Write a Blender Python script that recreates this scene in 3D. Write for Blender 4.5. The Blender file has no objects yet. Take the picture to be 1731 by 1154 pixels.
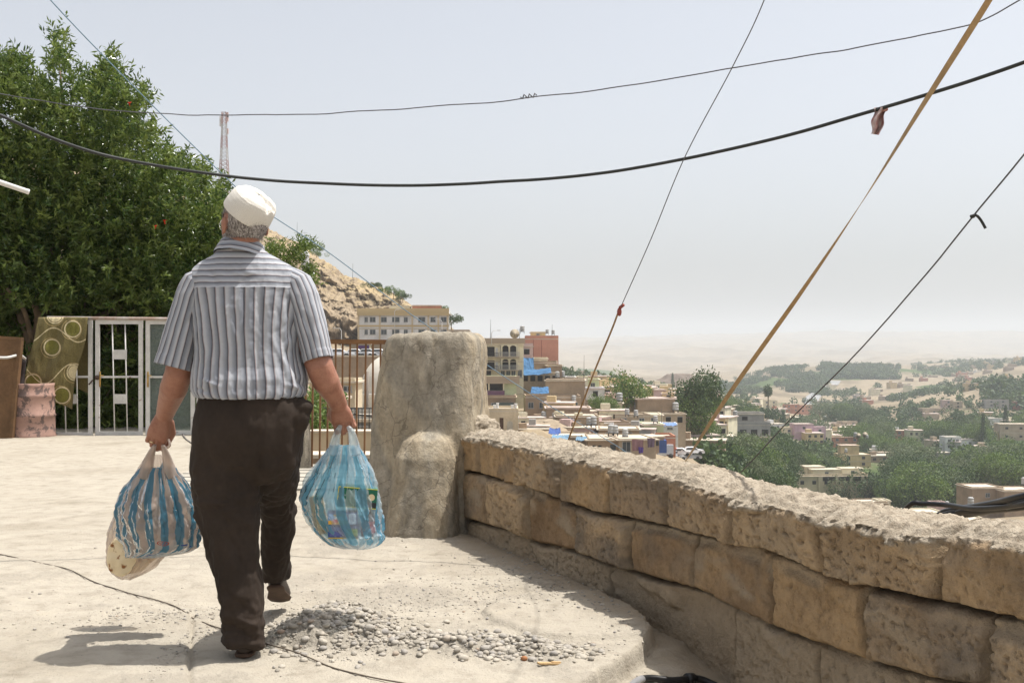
import bpy, math, random
import numpy as np
from mathutils import Vector, Matrix
rng = np.random.default_rng(7); random.seed(7)
S = bpy.context.scene; COL = S.collection
# ---------------- camera, light, exposure ----------------
F = 1900.0; CX = 865.5; HY = 590.0; CZ = 1.12
cam = bpy.data.cameras.new("camera"); camo = bpy.data.objects.new("camera", cam); COL.objects.link(camo)
camo.location = (0, 0, CZ); camo.rotation_euler = (math.pi/2, 0, 0)
cam.sensor_width = 36; cam.lens = 36*F/1731; cam.shift_y = 13/1731; cam.clip_start = .05; cam.clip_end = 60000
S.camera = camo
SUN_EL = 69.5; SUN_AZ = 82.0      # azimuth clockwise from +Y
W = bpy.data.worlds.new("World"); S.world = W; W.use_nodes = True
wn = W.node_tree.nodes; bg = wn['Background']
sky = wn.new('ShaderNodeTexSky'); sky.sky_type = 'NISHITA'; sky.sun_disc = False
sky.sun_elevation = math.radians(SUN_EL); sky.sun_rotation = math.radians(SUN_AZ)
sky.altitude = 700; sky.air_density = 1.0; sky.dust_density = 7; sky.ozone_density = 1.2
hs = wn.new('ShaderNodeHueSaturation'); hs.inputs['Saturation'].default_value = .36
W.node_tree.links.new(sky.outputs[0], hs.inputs['Color']); W.node_tree.links.new(hs.outputs[0], bg.inputs[0]); bg.inputs[1].default_value = 0.15
sl = bpy.data.lights.new("sun", 'SUN'); sl.energy = 4.5; sl.angle = math.radians(.53); sl.color = (1, .96, .90)
so = bpy.data.objects.new("sun", sl); COL.objects.link(so)
e, a = math.radians(SUN_EL), math.radians(SUN_AZ)
so.rotation_euler = Vector((math.sin(a)*math.cos(e), math.cos(a)*math.cos(e), math.sin(e))).to_track_quat('Z', 'Y').to_euler()
S.view_settings.view_transform = 'Standard'; S.view_settings.look = 'None'; S.view_settings.exposure = 0.43; S.view_settings.gamma = 1
S.render.engine = 'CYCLES'; S.cycles.max_bounces = 8; S.cycles.transparent_max_bounces = 16; S.cycles.volume_bounces = 1
S.cycles.use_denoising = True
try: S.cycles.denoiser = 'OPENIMAGEDENOISE'
except Exception: pass

def P(px, py, D): return Vector(((px-CX)/F*D, D, CZ-(py-HY)/F*D))
# ---------------- numpy noise ----------------
def _h(i, j, k, s):
    n = (i.astype(np.int64)*374761393 + j.astype(np.int64)*668265263 + k.astype(np.int64)*2147483647 + s*974634777) & 0xffffffff
    n = ((n ^ (n >> 13))*1274126177) & 0xffffffff
    n = (n ^ (n >> 16)) & 0xffffffff
    return n
def noise(x, y, z=0, s=0):
    x, y, z = np.broadcast_arrays(np.asarray(x, float), np.asarray(y, float), np.asarray(z, float))
    xi, yi, zi = np.floor(x), np.floor(y), np.floor(z); fx, fy, fz = x-xi, y-yi, z-zi
    u, v, w = [t*t*t*(t*(t*6-15)+10) for t in (fx, fy, fz)]
    out = 0
    for a in (0, 1):
        for b in (0, 1):
            for c in (0, 1):
                h = _h(xi+a, yi+b, zi+c, s)
                g = (((h & 255)/127.5-1)*(fx-a) + (((h >> 8) & 255)/127.5-1)*(fy-b) + (((h >> 16) & 255)/127.5-1)*(fz-c))
                out = out + g*(u if a else 1-u)*(v if b else 1-v)*(w if c else 1-w)
    return out*1.1
def fbm(x, y, z=0, oct=4, s=0, gain=.5):
    t = 0; a = 1; f = 1
    for o in range(oct):
        t = t + a*noise(np.asarray(x)*f, np.asarray(y)*f, np.asarray(z)*f, s+o*17); a *= gain; f *= 2.03
    return t
def ss(a, b, x):
    t = np.clip((np.asarray(x, float)-a)/(b-a), 0, 1); return t*t*(3-2*t)
def ip(x, pts):
    pts = sorted(pts); return np.interp(x, [p[0] for p in pts], [p[1] for p in pts])
# ---------------- materials ----------------
MATS = {}
def newmat(name):
    m = bpy.data.materials.new(name); m.use_nodes = True; MATS[name] = m
    return m, m.node_tree, m.node_tree.nodes['Principled BSDF']
def N(nt, t, **kw):
    n = nt.nodes.new(t)
    for k, v in kw.items(): setattr(n, k, v)
    return n
def noise_n(nt, vec, scale, detail=4, rough=.55, dist=0):
    n = N(nt, 'ShaderNodeTexNoise'); n.inputs['Scale'].default_value = scale; n.inputs['Detail'].default_value = detail
    n.inputs['Roughness'].default_value = rough; n.inputs['Distortion'].default_value = dist
    nt.links.new(vec, n.inputs['Vector']); return n.outputs['Fac']
def ramp(nt, fac, stops, interp='LINEAR'):
    r = N(nt, 'ShaderNodeValToRGB'); r.color_ramp.interpolation = interp
    el = r.color_ramp.elements
    while len(el) < len(stops): el.new(.5)
    for e_, (p, c) in zip(el, stops): e_.position = p; e_.color = (*c, 1)
    nt.links.new(fac, r.inputs[0]); return r.outputs[0]
def mixc(nt, fac, a, b, mode='MIX'):
    m = N(nt, 'ShaderNodeMix', data_type='RGBA', blend_type=mode)
    for s, v in ((0, fac), (6, a), (7, b)):
        if hasattr(v, 'links'): nt.links.new(v, m.inputs[s])
        elif s == 0: m.inputs[0].default_value = v
        else: m.inputs[s].default_value = (*v, 1)
    return m.outputs[2]
def bump(nt, bs, h, strength=.5, dist=.01):
    b = N(nt, 'ShaderNodeBump'); b.inputs['Strength'].default_value = strength; b.inputs['Distance'].default_value = dist
    nt.links.new(h, b.inputs['Height']); nt.links.new(b.outputs[0], bs.inputs['Normal']); return b
def sc(c, k): return tuple(min(1, v*k) for v in c)
def weathered(name, col, var=.25, s1=1.5, s2=12, rough=.85, bs=.4, bd=.01, col2=None, spot=None, metal=0, spec=.3, obj=True):
    """colour mottled by two scales of noise, with fine bump"""
    m, nt, b = newmat(name)
    tc = N(nt, 'ShaderNodeTexCoord'); v = tc.outputs['Object' if obj else 'Generated']
    f1 = noise_n(nt, v, s1, 5, .6); f2 = noise_n(nt, v, s2, 4, .6)
    c2 = col2 or sc(col, 1-var)
    c = ramp(nt, f1, [(.35, col), (.65, c2)])
    c = mixc(nt, .6, c, ramp(nt, f2, [(.3, (1-var*.6,)*3), (.7, (1+var*.3,)*3)]), 'MULTIPLY')
    if spot:
        f3 = noise_n(nt, v, s1*2.3, 6, .7, .4)
        c = mixc(nt, ramp(nt, f3, [(spot[1], (0, 0, 0)), (spot[1]+.06, (1, 1, 1))]), c, spot[0])
    nt.links.new(c, b.inputs['Base Color'])
    b.inputs['Roughness'].default_value = rough; b.inputs['Metallic'].default_value = metal
    b.inputs['Specular IOR Level'].default_value = spec
    if bs: bump(nt, b, f2, bs, bd)
    return m
# ---------------- meshes ----------------
def mesh_np(name, V, Fc, mats=(), smooth=True, uv=None, mi=None, attrs=None):
    """V (n,3); Fc (m,k) array or list of arrays; uv per-vertex (n,2)"""
    V = np.asarray(V, np.float32).reshape(-1, 3)
    Fs = [np.asarray(f, np.int32) for f in (Fc if isinstance(Fc, (list, tuple)) else [Fc]) if len(f)]
    me = bpy.data.meshes.new(name)
    loops = np.concatenate([f.ravel() for f in Fs]); tot = np.concatenate([np.full(len(f), f.shape[1], np.int32) for f in Fs])
    st = np.concatenate([[0], np.cumsum(tot)[:-1]]).astype(np.int32)
    me.vertices.add(len(V)); me.vertices.foreach_set('co', V.ravel())
    me.loops.add(len(loops)); me.loops.foreach_set('vertex_index', loops)
    me.polygons.add(len(tot)); me.polygons.foreach_set('loop_start', st); me.polygons.foreach_set('loop_total', tot)
    for m in mats: me.materials.append(m)
    if mi is not None: me.polygons.foreach_set('material_index', np.asarray(mi, np.int32))
    if uv is not None:
        l = me.uv_layers.new(name='UVMap'); l.data.foreach_set('uv', np.asarray(uv, np.float32)[loops].ravel())
    for k, a_ in (attrs or {}).items():
        at = me.attributes.new(k, 'FLOAT', 'POINT'); at.data.foreach_set('value', np.asarray(a_, np.float32).ravel())
    me.update(calc_edges=True)
    me.polygons.foreach_set('use_smooth', np.full(len(tot), bool(smooth)))
    me.validate(); return me
def grid_faces(n, m, cu=False, cv=False, off=0):
    i = np.arange(n if cu else n-1)[:, None]; j = np.arange(m if cv else m-1)[None]
    i2, j2 = (i+1) % n, (j+1) % m
    return (np.stack([i*m+j+0*i2, i2*m+j, i2*m+j2, i*m+j2], -1).reshape(-1, 4)+off)
def link(name, me, parent=None, **tags):
    o = bpy.data.objects.new(name, me); COL.objects.link(o)
    if parent is not None: o.parent = parent
    for k, v in tags.items(): o[k] = v
    return o
def tag(o, label, cat, group=None):
    o['label'] = label; o['category'] = cat; o['kind'] = 'thing'
    if group: o['group'] = group
    return o
def empty(name, loc, label, cat, group=None, rz=0):
    o = bpy.data.objects.new(name, None); COL.objects.link(o); o.location = loc; o.rotation_euler = (0, 0, rz); o.empty_display_size = .1
    return tag(o, label, cat, group)
def part(name, me, parent, world=True):
    """child whose mesh was written in world coordinates (parent only translated/rotated)"""
    o = link(name, me, parent)
    if world: o.matrix_parent_inverse = Matrix.LocRotScale(parent.location, parent.rotation_euler, parent.scale).inverted()
    return o
class MB:
    def __init__(s): s.v = []; s.f = []; s.mi = []; s.cur = 0
    def add(s, vs, fs):
        o = len(s.v); s.v += [tuple(v) for v in vs]; s.f += [tuple(i+o for i in f) for f in fs]; s.mi += [s.cur]*len(fs)
    def box(s, x0, x1, y0, y1, z0, z1, M=None):
        vs = [Vector((x, y, z)) for x in (x0, x1) for y in (y0, y1) for z in (z0, z1)]
        if M is not None: vs = [M @ v for v in vs]
        s.add(vs, [(0, 1, 3, 2), (4, 6, 7, 5), (0, 4, 5, 1), (2, 3, 7, 6), (0, 2, 6, 4), (1, 5, 7, 3)])
    def tube(s, pts, r, n=8, cap=True):
        pts = [Vector(p) for p in pts]; rr = r if hasattr(r, '__len__') else [r]*len(pts)
        o = len(s.v); up = None
        for i, p in enumerate(pts):
            t = (pts[min(i+1, len(pts)-1)]-pts[max(i-1, 0)]).normalized()
            if up is None: up = t.orthogonal().normalized()
            up = (up-t*up.dot(t)).normalized(); b_ = t.cross(up)
            for k in range(n):
                a_ = 2*math.pi*k/n; s.v.append(tuple(p+(up*math.cos(a_)+b_*math.sin(a_))*rr[i]))
        for i in range(len(pts)-1):
            for k in range(n):
                s.f.append((o+i*n+k, o+i*n+(k+1) % n, o+(i+1)*n+(k+1) % n, o+(i+1)*n+k)); s.mi.append(s.cur)
        if cap:
            s.f.append(tuple(o+k for k in range(n))[::-1]); s.f.append(tuple(o+(len(pts)-1)*n+k for k in range(n))); s.mi += [s.cur]*2
    def cyl(s, c, r, h, n=16, r2=None):
        c = Vector(c); s.tube([c, c+Vector((0, 0, h))], [r, r if r2 is None else r2], n)
    def mesh(s, name, mats, smooth=False):
        me = bpy.data.meshes.new(name); me.from_pydata(s.v, [], s.f)
        for m in (mats if isinstance(mats, (list, tuple)) else [mats]): me.materials.append(m)
        me.polygons.foreach_set('material_index', s.mi)
        if smooth: me.polygons.foreach_set('use_smooth', [True]*len(s.f))
        me.update(); return me
def cable(pts, n=80, wob=0, s=0):
    """smooth curve through points (Catmull-Rom)"""
    P_ = np.array([list(p) for p in pts], float)
    P_ = np.vstack([2*P_[0]-P_[1], P_, 2*P_[-1]-P_[-2]])
    out = []; k = len(P_)-3
    for q in np.linspace(0, k-1e-6, n):
        i = int(q); t = q-i; a_, b_, c_, d_ = P_[i:i+4]
        out.append(.5*((2*b_)+(-a_+c_)*t+(2*a_-5*b_+4*c_-d_)*t*t+(-a_+3*b_-3*c_+d_)*t**3))
    out = np.array(out)
    if wob:
        L = np.concatenate([[0], np.cumsum(np.linalg.norm(np.diff(out, axis=0), axis=1))])
        for ax in range(3): out[:, ax] += wob*fbm(L*2.2, 3.1+ax*7, s, 3)
    return [Vector(p) for p in out]
# ================= terrace ground =================
WA = np.array([-.297, 7.0]); WB = np.array([1.366, 3.0]); WD = (WB-WA)/np.linalg.norm(WB-WA); WL = np.linalg.norm(WB-WA)
WN = np.array([-WD[1]*-1, WD[0]*-1]) if False else np.array([WD[1], -WD[0]])   # points to the camera's side (left)
def wall_sd(X, Y):   # along, distance in front of wall face
    dx, dy = X-WA[0], Y-WA[1]
    return dx*WD[0]+dy*WD[1], dx*WN[0]+dy*WN[1]
def ground_z(X, Y):
    X = np.asarray(X, float); Y = np.asarray(Y, float)
    s, d = wall_sd(X, Y)
    z = .016*fbm(X*.9, Y*.9, 0, 4, 3)+.006*fbm(X*5, Y*5, 0, 4, 4)
    # platform edge beside the wall and gutter beyond it
    edge = np.interp(Y, [3.3, 3.9, 4.15, 4.3, 4.5, 4.8, 5.2, 5.8, 6.4, 7.2], [.0, .28, .42, .50, .56, .52, .40, .21, .02, -.25])
    edge = edge+.012*noise(X*0+2, Y*5, 0, 5)
    edge = edge+.03*fbm(X*3, Y*6, 2, 3, 6)
    drop = .085*ss(-.004, .020+.02*noise(X*9, Y*9, 5, 9), X-edge)*ss(6.3, 4.9, Y)+.11*ss(.04, .5, X-edge)*ss(6, 4.6, Y)
    drop = drop*ss(3.3, 3.9, Y+X*.6)
    z = z-drop
    # slab step running towards the camera left of the man's feet
    xl = -1.09-.274*(Y-3.77)+.010*fbm(Y*14, 4, 0, 3, 8); z = z+(.012*ss(.006, -.006, X-xl)-.016*ss(.012, .002, np.abs(X-xl-.006)))*ss(4.80, 4.74, Y)
    # slightly raised newer screed patch on the right
    ex = ss(.02, .05, .36-np.hypot((X-.33)/1.35, (Y-4.75)/1.25)+.03*noise(X*7, Y*7, 1))
    z = z+.022*ex
    # rubble heaps
    def heap(cx, cy, rx, ry, h, sd): 
        q = np.hypot((X-cx)/rx, (Y-cy)/ry)+.35*fbm(X*5, Y*5, 0, 3, sd); return h*ss(1.05, .2, q)
    hp = heap(-.70, 4.43, .27, .30, .10, 11)+heap(-.20, 4.22, .44, .15, .045, 12)+heap(.12, 4.12, .16, .10, .02, 14)
    z = z+hp
    rough = np.clip(hp*40, 0, 1)
    scr = ss(-.02, .25, fbm(X*1.5+3, Y*1.1, 0, 3, 21))*ss(4.25, 4.6, Y)*ss(7.2, 6.3, Y)*ss(-1.6, -.9, X)*(1-ex)
    scr = np.maximum(scr, ss(.12, .35, fbm(X*2.3+9, Y*3.1, 0, 4, 22))*.8*ss(7, 5, Y))
    z = z+(.0040+.014*rough+.009*scr)*fbm(X*24, Y*24, 0, 4, 31, .62)+.012*(rough*.6+scr*.5)*np.maximum(0, noise(X*55, Y*55, 0, 33))
    z = z-.0025*ss(.02, 0, np.abs(fbm(X*1.3, Y*2.0, 5, 3, 41)))*ss(.1, .2, noise(X*.8, Y*.8, 7))  # faint cracks
    return z, np.clip(rough+.75*scr, 0, 1)
m, nt, b = newmat('sunlit_screed')
tc = N(nt, 'ShaderNodeTexCoord'); v = tc.outputs['Object']
at = N(nt, 'ShaderNodeAttribute', attribute_name='rough')
f1 = noise_n(nt, v, .9, 6, .6, .3); f2 = noise_n(nt, v, 9, 6, .65); f3 = noise_n(nt, v, 70, 4, .7)
c = ramp(nt, f1, [(.32, (.33, .293, .235)), (.5, (.38, .342, .28)), (.68, (.295, .26, .205))])
c = mixc(nt, .75, c, ramp(nt, f2, [(.3, (.70, .68, .65)), (.5, (1, 1, 1)), (.75, (1.12, 1.11, 1.08))]), 'MULTIPLY')
c = mixc(nt, at.outputs['Fac'], c, mixc(nt, f3, (.22, .195, .155), (.37, .335, .28)))
c = mixc(nt, ramp(nt, f3, [(.62, (0, 0, 0)), (.70, (.55, .55, .55))]), c, (.34, .30, .24))
dc = N(nt, 'ShaderNodeAttribute', attribute_name='dirt')
c = mixc(nt, dc.outputs['Fac'], c, mixc(nt, f2, (.27, .215, .15), (.40, .33, .24)))
nt.links.new(c, b.inputs['Base Color']); b.inputs['Roughness'].default_value = .95; b.inputs['Specular IOR Level'].default_value = .15
bump(nt, b, f3, .8, .012)
SCREED = m
def terrace_patch(xs, ys):
    X, Y = np.meshgrid(xs, ys, indexing='ij'); z, r = ground_z(X, Y)
    return X, Y, z, r
# one sheet, non-uniform grid: 1 cm where it is near
xs = np.concatenate([np.arange(-9, -2.4, .12), np.arange(-2.4, 1.75, .0105), np.arange(1.75, 2.6, .1)])
ys = np.concatenate([np.arange(-2, 3.4, .2), np.arange(3.4, 5.6, .0105), np.arange(5.6, 7.6, .02), np.arange(7.6, 16.2, .06)])
X, Y, Z, R = terrace_patch(xs, ys)
s_, d_ = wall_sd(X, Y)
keep = np.ones(X.shape, bool)
right = np.where(Y < 7.3, -.10+(7.0-Y)*.4158+.25, np.where(Y < 7.5, .1, np.where(Y < 10.6, -.35, -3.0)))
right = np.where(Y < 7.3, WA[0]+(WA[1]-Y)*.41575+.30, right)
keep &= X < right
dirt = ss(.30, .08, d_+.10*fbm(X*4, Y*4, 0, 3, 51))*ss(7.4, 6.8, Y)
fc = grid_faces(*X.shape); kf = keep.ravel()[fc].all(1); fc = fc[kf]
V = np.stack([X, Y, Z], -1).reshape(-1, 3)
used = np.zeros(len(V), bool); used[fc.ravel()] = True; mp = np.cumsum(used)-1
me = mesh_np('terrace', V[used], mp[fc], [SCREED], True, attrs={'rough': R.ravel()[used], 'dirt': dirt.ravel()[used]})
ter = link('ground', me, kind='structure')
# body of the terrace under the sheet
mb = MB()
mb.box(-9, -3.05, -2, 16.1, -4, -.06); mb.box(-3.05, -.40, -2, 10.55, -4, -.06); mb.box(-.40, -.05, -2, 7.2, -4, -.3)
poly = [(-.05, 7.2), (-.05, -2), (2.55, -2), (2.55, 1.2), (.15, 7.2)]
mb.add([(x, y, -4) for x, y in poly]+[(x, y, -.3) for x, y in poly], [(4, 3, 2, 1, 0), (5, 6, 7, 8, 9)]+[(i, (i+1) % 5, (i+1) % 5+5, i+5) for i in range(5)])
link('terrace', mb.mesh('terrace_body', weathered('terrace_stone', (.36, .30, .22), .3, 1, 8)), kind='structure')

# ================= stone wall =================
m, nt, b = newmat('wall_stone')
tc = N(nt, 'ShaderNodeTexCoord'); v = tc.outputs['Object']
A = lambda n: N(nt, 'ShaderNodeAttribute', attribute_name=n).outputs['Fac']
f1 = noise_n(nt, v, 3.2, 6, .62, .4); f2 = noise_n(nt, v, 22, 6, .7); f3 = noise_n(nt, v, 110, 3, .7)
c = ramp(nt, A('tone'), [(0, (.255, .175, .105)), (.3, (.38, .265, .15)), (.55, (.27, .205, .14)), (.8, (.41, .30, .185)), (1, (.32, .25, .17))])
c = mixc(nt, .8, c, ramp(nt, f1, [(.3, (.66, .63, .60)), (.5, (1, 1, 1)), (.72, (1.15, 1.12, 1.08))]), 'MULTIPLY')
c = mixc(nt, .8, c, ramp(nt, f2, [(.28, (.55, .52, .50)), (.5, (1, 1, 1)), (.7, (1.18, 1.16, 1.12))]), 'MULTIPLY')
c = mixc(nt, A('stain'), c, mixc(nt, f2, (.10, .085, .07), (.24, .20, .155)))
c = mixc(nt, A('mort'), c, mixc(nt, f2, (.25, .195, .13), (.42, .35, .26)))
c = mixc(nt, A('crev_shade'), c, (.085, .062, .042))  # near-black shade of the joints painted into the stone colour
c = mixc(nt, A('cope'), c, ramp(nt, f2, [(.3, (.20, .165, .12)), (.48, (.33, .28, .215)), (.7, (.44, .385, .305))]))
c = mixc(nt, ramp(nt, f3, [(.64, (0, 0, 0)), (.72, (.7, .7, .7))]), c, (.13, .09, .055))
nt.links.new(c, b.inputs['Base Color']); b.inputs['Roughness'].default_value = .95; b.inputs['Specular IOR Level'].default_value = .12
hh = N(nt, 'ShaderNodeMath', operation='ADD'); nt.links.new(f2, hh.inputs[0]); nt.links.new(f3, hh.inputs[1])
bump(nt, b, hh.outputs[0], .8, .012)
WSTONE = m
def px2w(px, py):   # photo point on wall face -> (s, z)
    k = (px-CX)/F; t = (k*WA[1]-WA[0])/((WB[0]-WA[0])-k*(WB[1]-WA[1])); Yv = WA[1]+t*(WB[1]-WA[1])
    return t*WL, CZ-(py-HY)/F*Yv
EXT = 1.2
ns, nz = 900, 150
sv = np.linspace(-.12, WL+EXT, ns)
topf = np.array([px2w(*p) for p in [(785, 738), (830, 741), (880, 752), (960, 770), (1000, 779), (1045, 790), (1100, 797), (1150, 806), (1200, 822), (1258, 841), (1330, 852), (1412, 872), (1500, 888), (1560, 898), (1607, 905), (1731, 914)]])
ztop = np.interp(sv, topf[:, 0], topf[:, 1]); ztop = ztop+.010*fbm(sv*3, 0, 0, 3, 61)
j1 = np.array([px2w(*p) for p in [(785, 796), (820, 800), (905, 822), (1010, 862), (1080, 876), (1145, 887), (1260, 920), (1310, 927), (1410, 968), (1600, 1016), (1731, 1044)]])
j2 = np.array([px2w(*p) for p in [(785, 876), (850, 890), (915, 917), (990, 935), (1070, 965), (1190, 997), (1310, 1058), (1480, 1115), (1560, 1140), (1690, 1165)]])
vj1 = [px2w(*p)[0] for p in [(822, 770), (886, 780), (963, 800), (1046, 822), (1148, 845), (1257, 880), (1412, 920), (1607, 960)]]+[WL+.15, WL+.55, WL+.95]
vj2 = [px2w(*p)[0] for p in [(838, 850), (908, 860), (991, 890), (1078, 920), (1186, 955), (1317, 1010), (1483, 1070), (1690, 1120)]]+[WL+.3, WL+.75]
vj3 = [px2w(*p)[0] for p in [(900, 930), (1040, 1000), (1247, 1080), (1390, 1130), (1560, 1200)]]+[WL+.3]
SV, TV = np.meshgrid(sv, np.linspace(0, 1, nz), indexing='ij')
ZT = np.repeat(ztop[:, None], nz, 1); ZV = -.32+(ZT+.32)*TV
wob = .010*fbm(SV*6, ZV*6, 0, 3, 71)+.004*noise(SV*26, ZV*26, 2, 73)
J1 = np.interp(SV, j1[:, 0], j1[:, 1])+wob; J2 = np.interp(SV, j2[:, 0], j2[:, 1])+wob
course = np.where(ZV > J1, 0, np.where(ZV > J2, 1, 2))
def vdist(vj, wobs):
    vj = np.sort(np.array(vj)); q = SV+.012*fbm(ZV*7, SV*3, 1, 3, 81+wobs)
    idx = np.searchsorted(vj, q); lo = np.where(idx > 0, vj[np.clip(idx-1, 0, len(vj)-1)], -9); hi = np.where(idx < len(vj), vj[np.clip(idx, 0, len(vj)-1)], 99)
    return np.minimum(q-lo, hi-q), idx
dv = np.zeros_like(SV); bid = np.zeros_like(SV)
for k, vj in enumerate((vj1, vj2, vj3)):
    d0, i0 = vdist(vj, k); dv = np.where(course == k, d0, dv); bid = np.where(course == k, i0+k*37, bid)
dz = np.where(course == 0, ZV-J1, np.where(course == 1, np.minimum(J1-ZV, ZV-J2), J2-ZV))
dzt = np.where(course == 0, .2, dz)
rc = .024
e_ = rc-np.minimum(dv, rc); f_ = rc-np.minimum(np.maximum(dzt, 0), rc)
dd = rc-np.sqrt(e_**2+f_**2); prof = np.clip(dd/rc, 0, 1)**.45       # 0 in joint, 1 on the stone
h1 = ((_h(bid, bid*0, bid*0, 5) & 1023)/1023.); h2 = ((_h(bid, bid*0+3, bid*0, 9) & 1023)/1023.)
depth = np.where(course == 2, .016, .062)*prof*ss(-.3, .15, fbm(SV*2.5, ZV*2.5, 4, 2, 91)+.35+.2*h1)
depth = depth+.036*(h2-.5)*prof+.038*fbm(SV*4.2, ZV*4.2, bid*3.3, 4, 95)*prof*.6
pit = np.maximum(0, fbm(SV*(26+30*h1), ZV*(26+30*h2), bid*1.7, 4, 97, .65)-.16)*(.25+1.1*h2)+.45*np.maximum(0, fbm(SV*9, ZV*12, bid, 4, 98)-.2)*h1
depth = depth-.034*pit*prof+.005*fbm(SV*60, ZV*60, 0, 2, 99)
# mortar smeared over joints in places
depth = depth-(.030+.012*fbm(SV*9, ZV*9, 4, 3, 104))*(1-prof)*np.where(course == 2, .2, 1)
sm = ss(.22, .5, fbm(SV*2.1, ZV*5, 9, 3, 101)); depth = depth*(1-sm)+np.maximum(depth, .036+.008*fbm(SV*30, ZV*30, 0, 2, 103))*sm
band = np.clip(np.maximum(ss(.060, .030, J1-ZV+.018*fbm(SV*7, ZV*7, 2, 3, 142))*(course == 1)*ss(-.25, .1, fbm(SV*1.7, 3.3, 0, 3, 143)), ss(.030, .012, dv+.012*fbm(SV*20, ZV*20, 5, 3, 144))*.8*ss(-.1, .2, fbm(SV*3, ZV*6, 8, 2, 145))), 0, 1)*(course < 2)
depth = depth*(1-band)+(.012+.022*np.abs(fbm(SV*22, ZV*22, 6, 4, 146, .65)))*band
crev_shade = np.maximum(ss(.012, .003, np.abs(ZV-J1)), ss(.011, .003, np.abs(ZV-J2))*.9)*ss(-.35, -.1, fbm(SV*3.1, 7.7, 0, 3, 147))
crev_shade = np.maximum(crev_shade, ss(.010, .002, dv)*ss(-.2, .1, fbm(SV*4, ZV*9, 4, 3, 148))*np.where(course == 2, .5, 1))
depth = depth-.050*crev_shade
cope_t = np.clip((ZT-ZV-.022-.035*fbm(SV*4, 1.1, 0, 3, 105)-.02*fbm(SV*19, 2.1, 0, 3, 106))/.03, -1, 1)  # <0 inside coping mortar
cope = ss(.3, -.5, cope_t)
lump = np.abs(fbm(SV*16, ZV*16, 3, 4, 107, .65)); depth = depth+cope*(.006+.060*lump)
roundtop = ss(.035, 0, ZT-ZV)**2*.05
foot = ss(.10, -.25, ZV)*(.03+.02*fbm(SV*3, 2.2, 0, 3, 109))*ss(2.8, 1.8, SV)
depth = depth+foot-roundtop*.6
B2 = WD; Xf = WA[0]+SV*WD[0]+depth*WN[0]; Yf = WA[1]+SV*WD[1]+depth*WN[1]
Zf = ZV+cope*.010*fbm(SV*18, ZV*18, 7, 3, 111)
stain = ss(.15, .42, fbm(SV*1.6+4, ZV*2.5, 5, 4, 113))*.75+(h1 > .78)*.45*ss(-.2, .3, fbm(SV*5, ZV*5, 6, 3, 115))
stain = np.clip(stain, 0, 1)*(1-cope)*.8
mort = np.clip(np.maximum(np.maximum(sm*.8, band), (course == 2)*.75+(1-prof)*.3), 0, 1)*(1-cope)
tone = np.clip(h2+.3*fbm(SV*3, ZV*3, 2, 2, 117), 0, 1)
# top and outer face continue the same sheet
nt_ = 46; TW = .30
U = np.linspace(0, 1, nt_)[1:]
S2, U2 = np.meshgrid(sv, U, indexing='ij')
d0 = depth[:, -1][:, None]; back = TW*(1-.10*ss(0, 3, S2)); dep2 = d0*(1-U2)-back*U2
z0 = Zf[:, -1][:, None]
crown = .034*np.sin(np.pi*np.clip(U2*1.1, 0, 1))**.7+.016*fbm(S2*5, U2*1.5, 0, 4, 121)+.016*fbm(S2*24, U2*7, 0, 4, 123, .65)+.010*np.maximum(0, noise(S2*50, U2*15, 3, 124))
crk = ss(.03, 0, np.abs(fbm(S2*3.0, U2*.9, 5, 3, 125)))*.010
z2 = z0+(crown-crk)*ss(0, .12, U2)-.06*ss(.85, 1, U2)
X2 = WA[0]+S2*WD[0]+dep2*WN[0]; Y2 = WA[1]+S2*WD[1]+dep2*WN[1]
T3 = np.linspace(0, 1, 14)[1:]; S3, T3_ = np.meshgrid(sv, T3, indexing='ij')
X3 = X2[:, -1:]-.03*T3_*WN[0]+.015*fbm(S3*4, T3_*6, 0, 3, 127)*WN[0]; Y3 = Y2[:, -1:]-.03*T3_*WN[1]+.015*fbm(S3*4, T3_*6, 0, 3, 127)*WN[1]
Z3 = z2[:, -1:]*(1-T3_)+(-2.5)*T3_
cat = lambda *a_: np.concatenate(a_, 1)
VX, VY, VZ = cat(Xf, X2, X3), cat(Yf, Y2, Y3), cat(Zf, z2, Z3)
one = np.ones_like(S2); zer = np.zeros_like(S3)
nrow = VX.shape[1]
core = cat(np.zeros_like(SV), one*0, zer)
me_all = np.stack([VX, VY, VZ], -1)
at_ = dict(crev_shade=cat(crev_shade*(1-cope), one*0, zer), tone=cat(tone, one*.5, zer+.4), stain=cat(stain, one*0, zer), mort=cat(mort, one*0, zer+.8), cope=cat(cope, one, zer))
# split: stone face (with outer face) and coping as two meshes sharing an edge row
wall = empty('stone_wall', (float(WA[0]), float(WA[1]), 0), 'low wall of rough ochre stone blocks with a mortared top, running beside the walking man', 'wall')
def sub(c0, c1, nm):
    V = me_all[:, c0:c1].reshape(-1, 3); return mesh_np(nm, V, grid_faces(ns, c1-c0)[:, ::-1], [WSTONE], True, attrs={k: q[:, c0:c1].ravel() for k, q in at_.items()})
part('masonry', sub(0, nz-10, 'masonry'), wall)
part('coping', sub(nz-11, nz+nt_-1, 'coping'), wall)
part('outer_face', sub(nz+nt_-2, nrow, 'outer_face'), wall)

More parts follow.
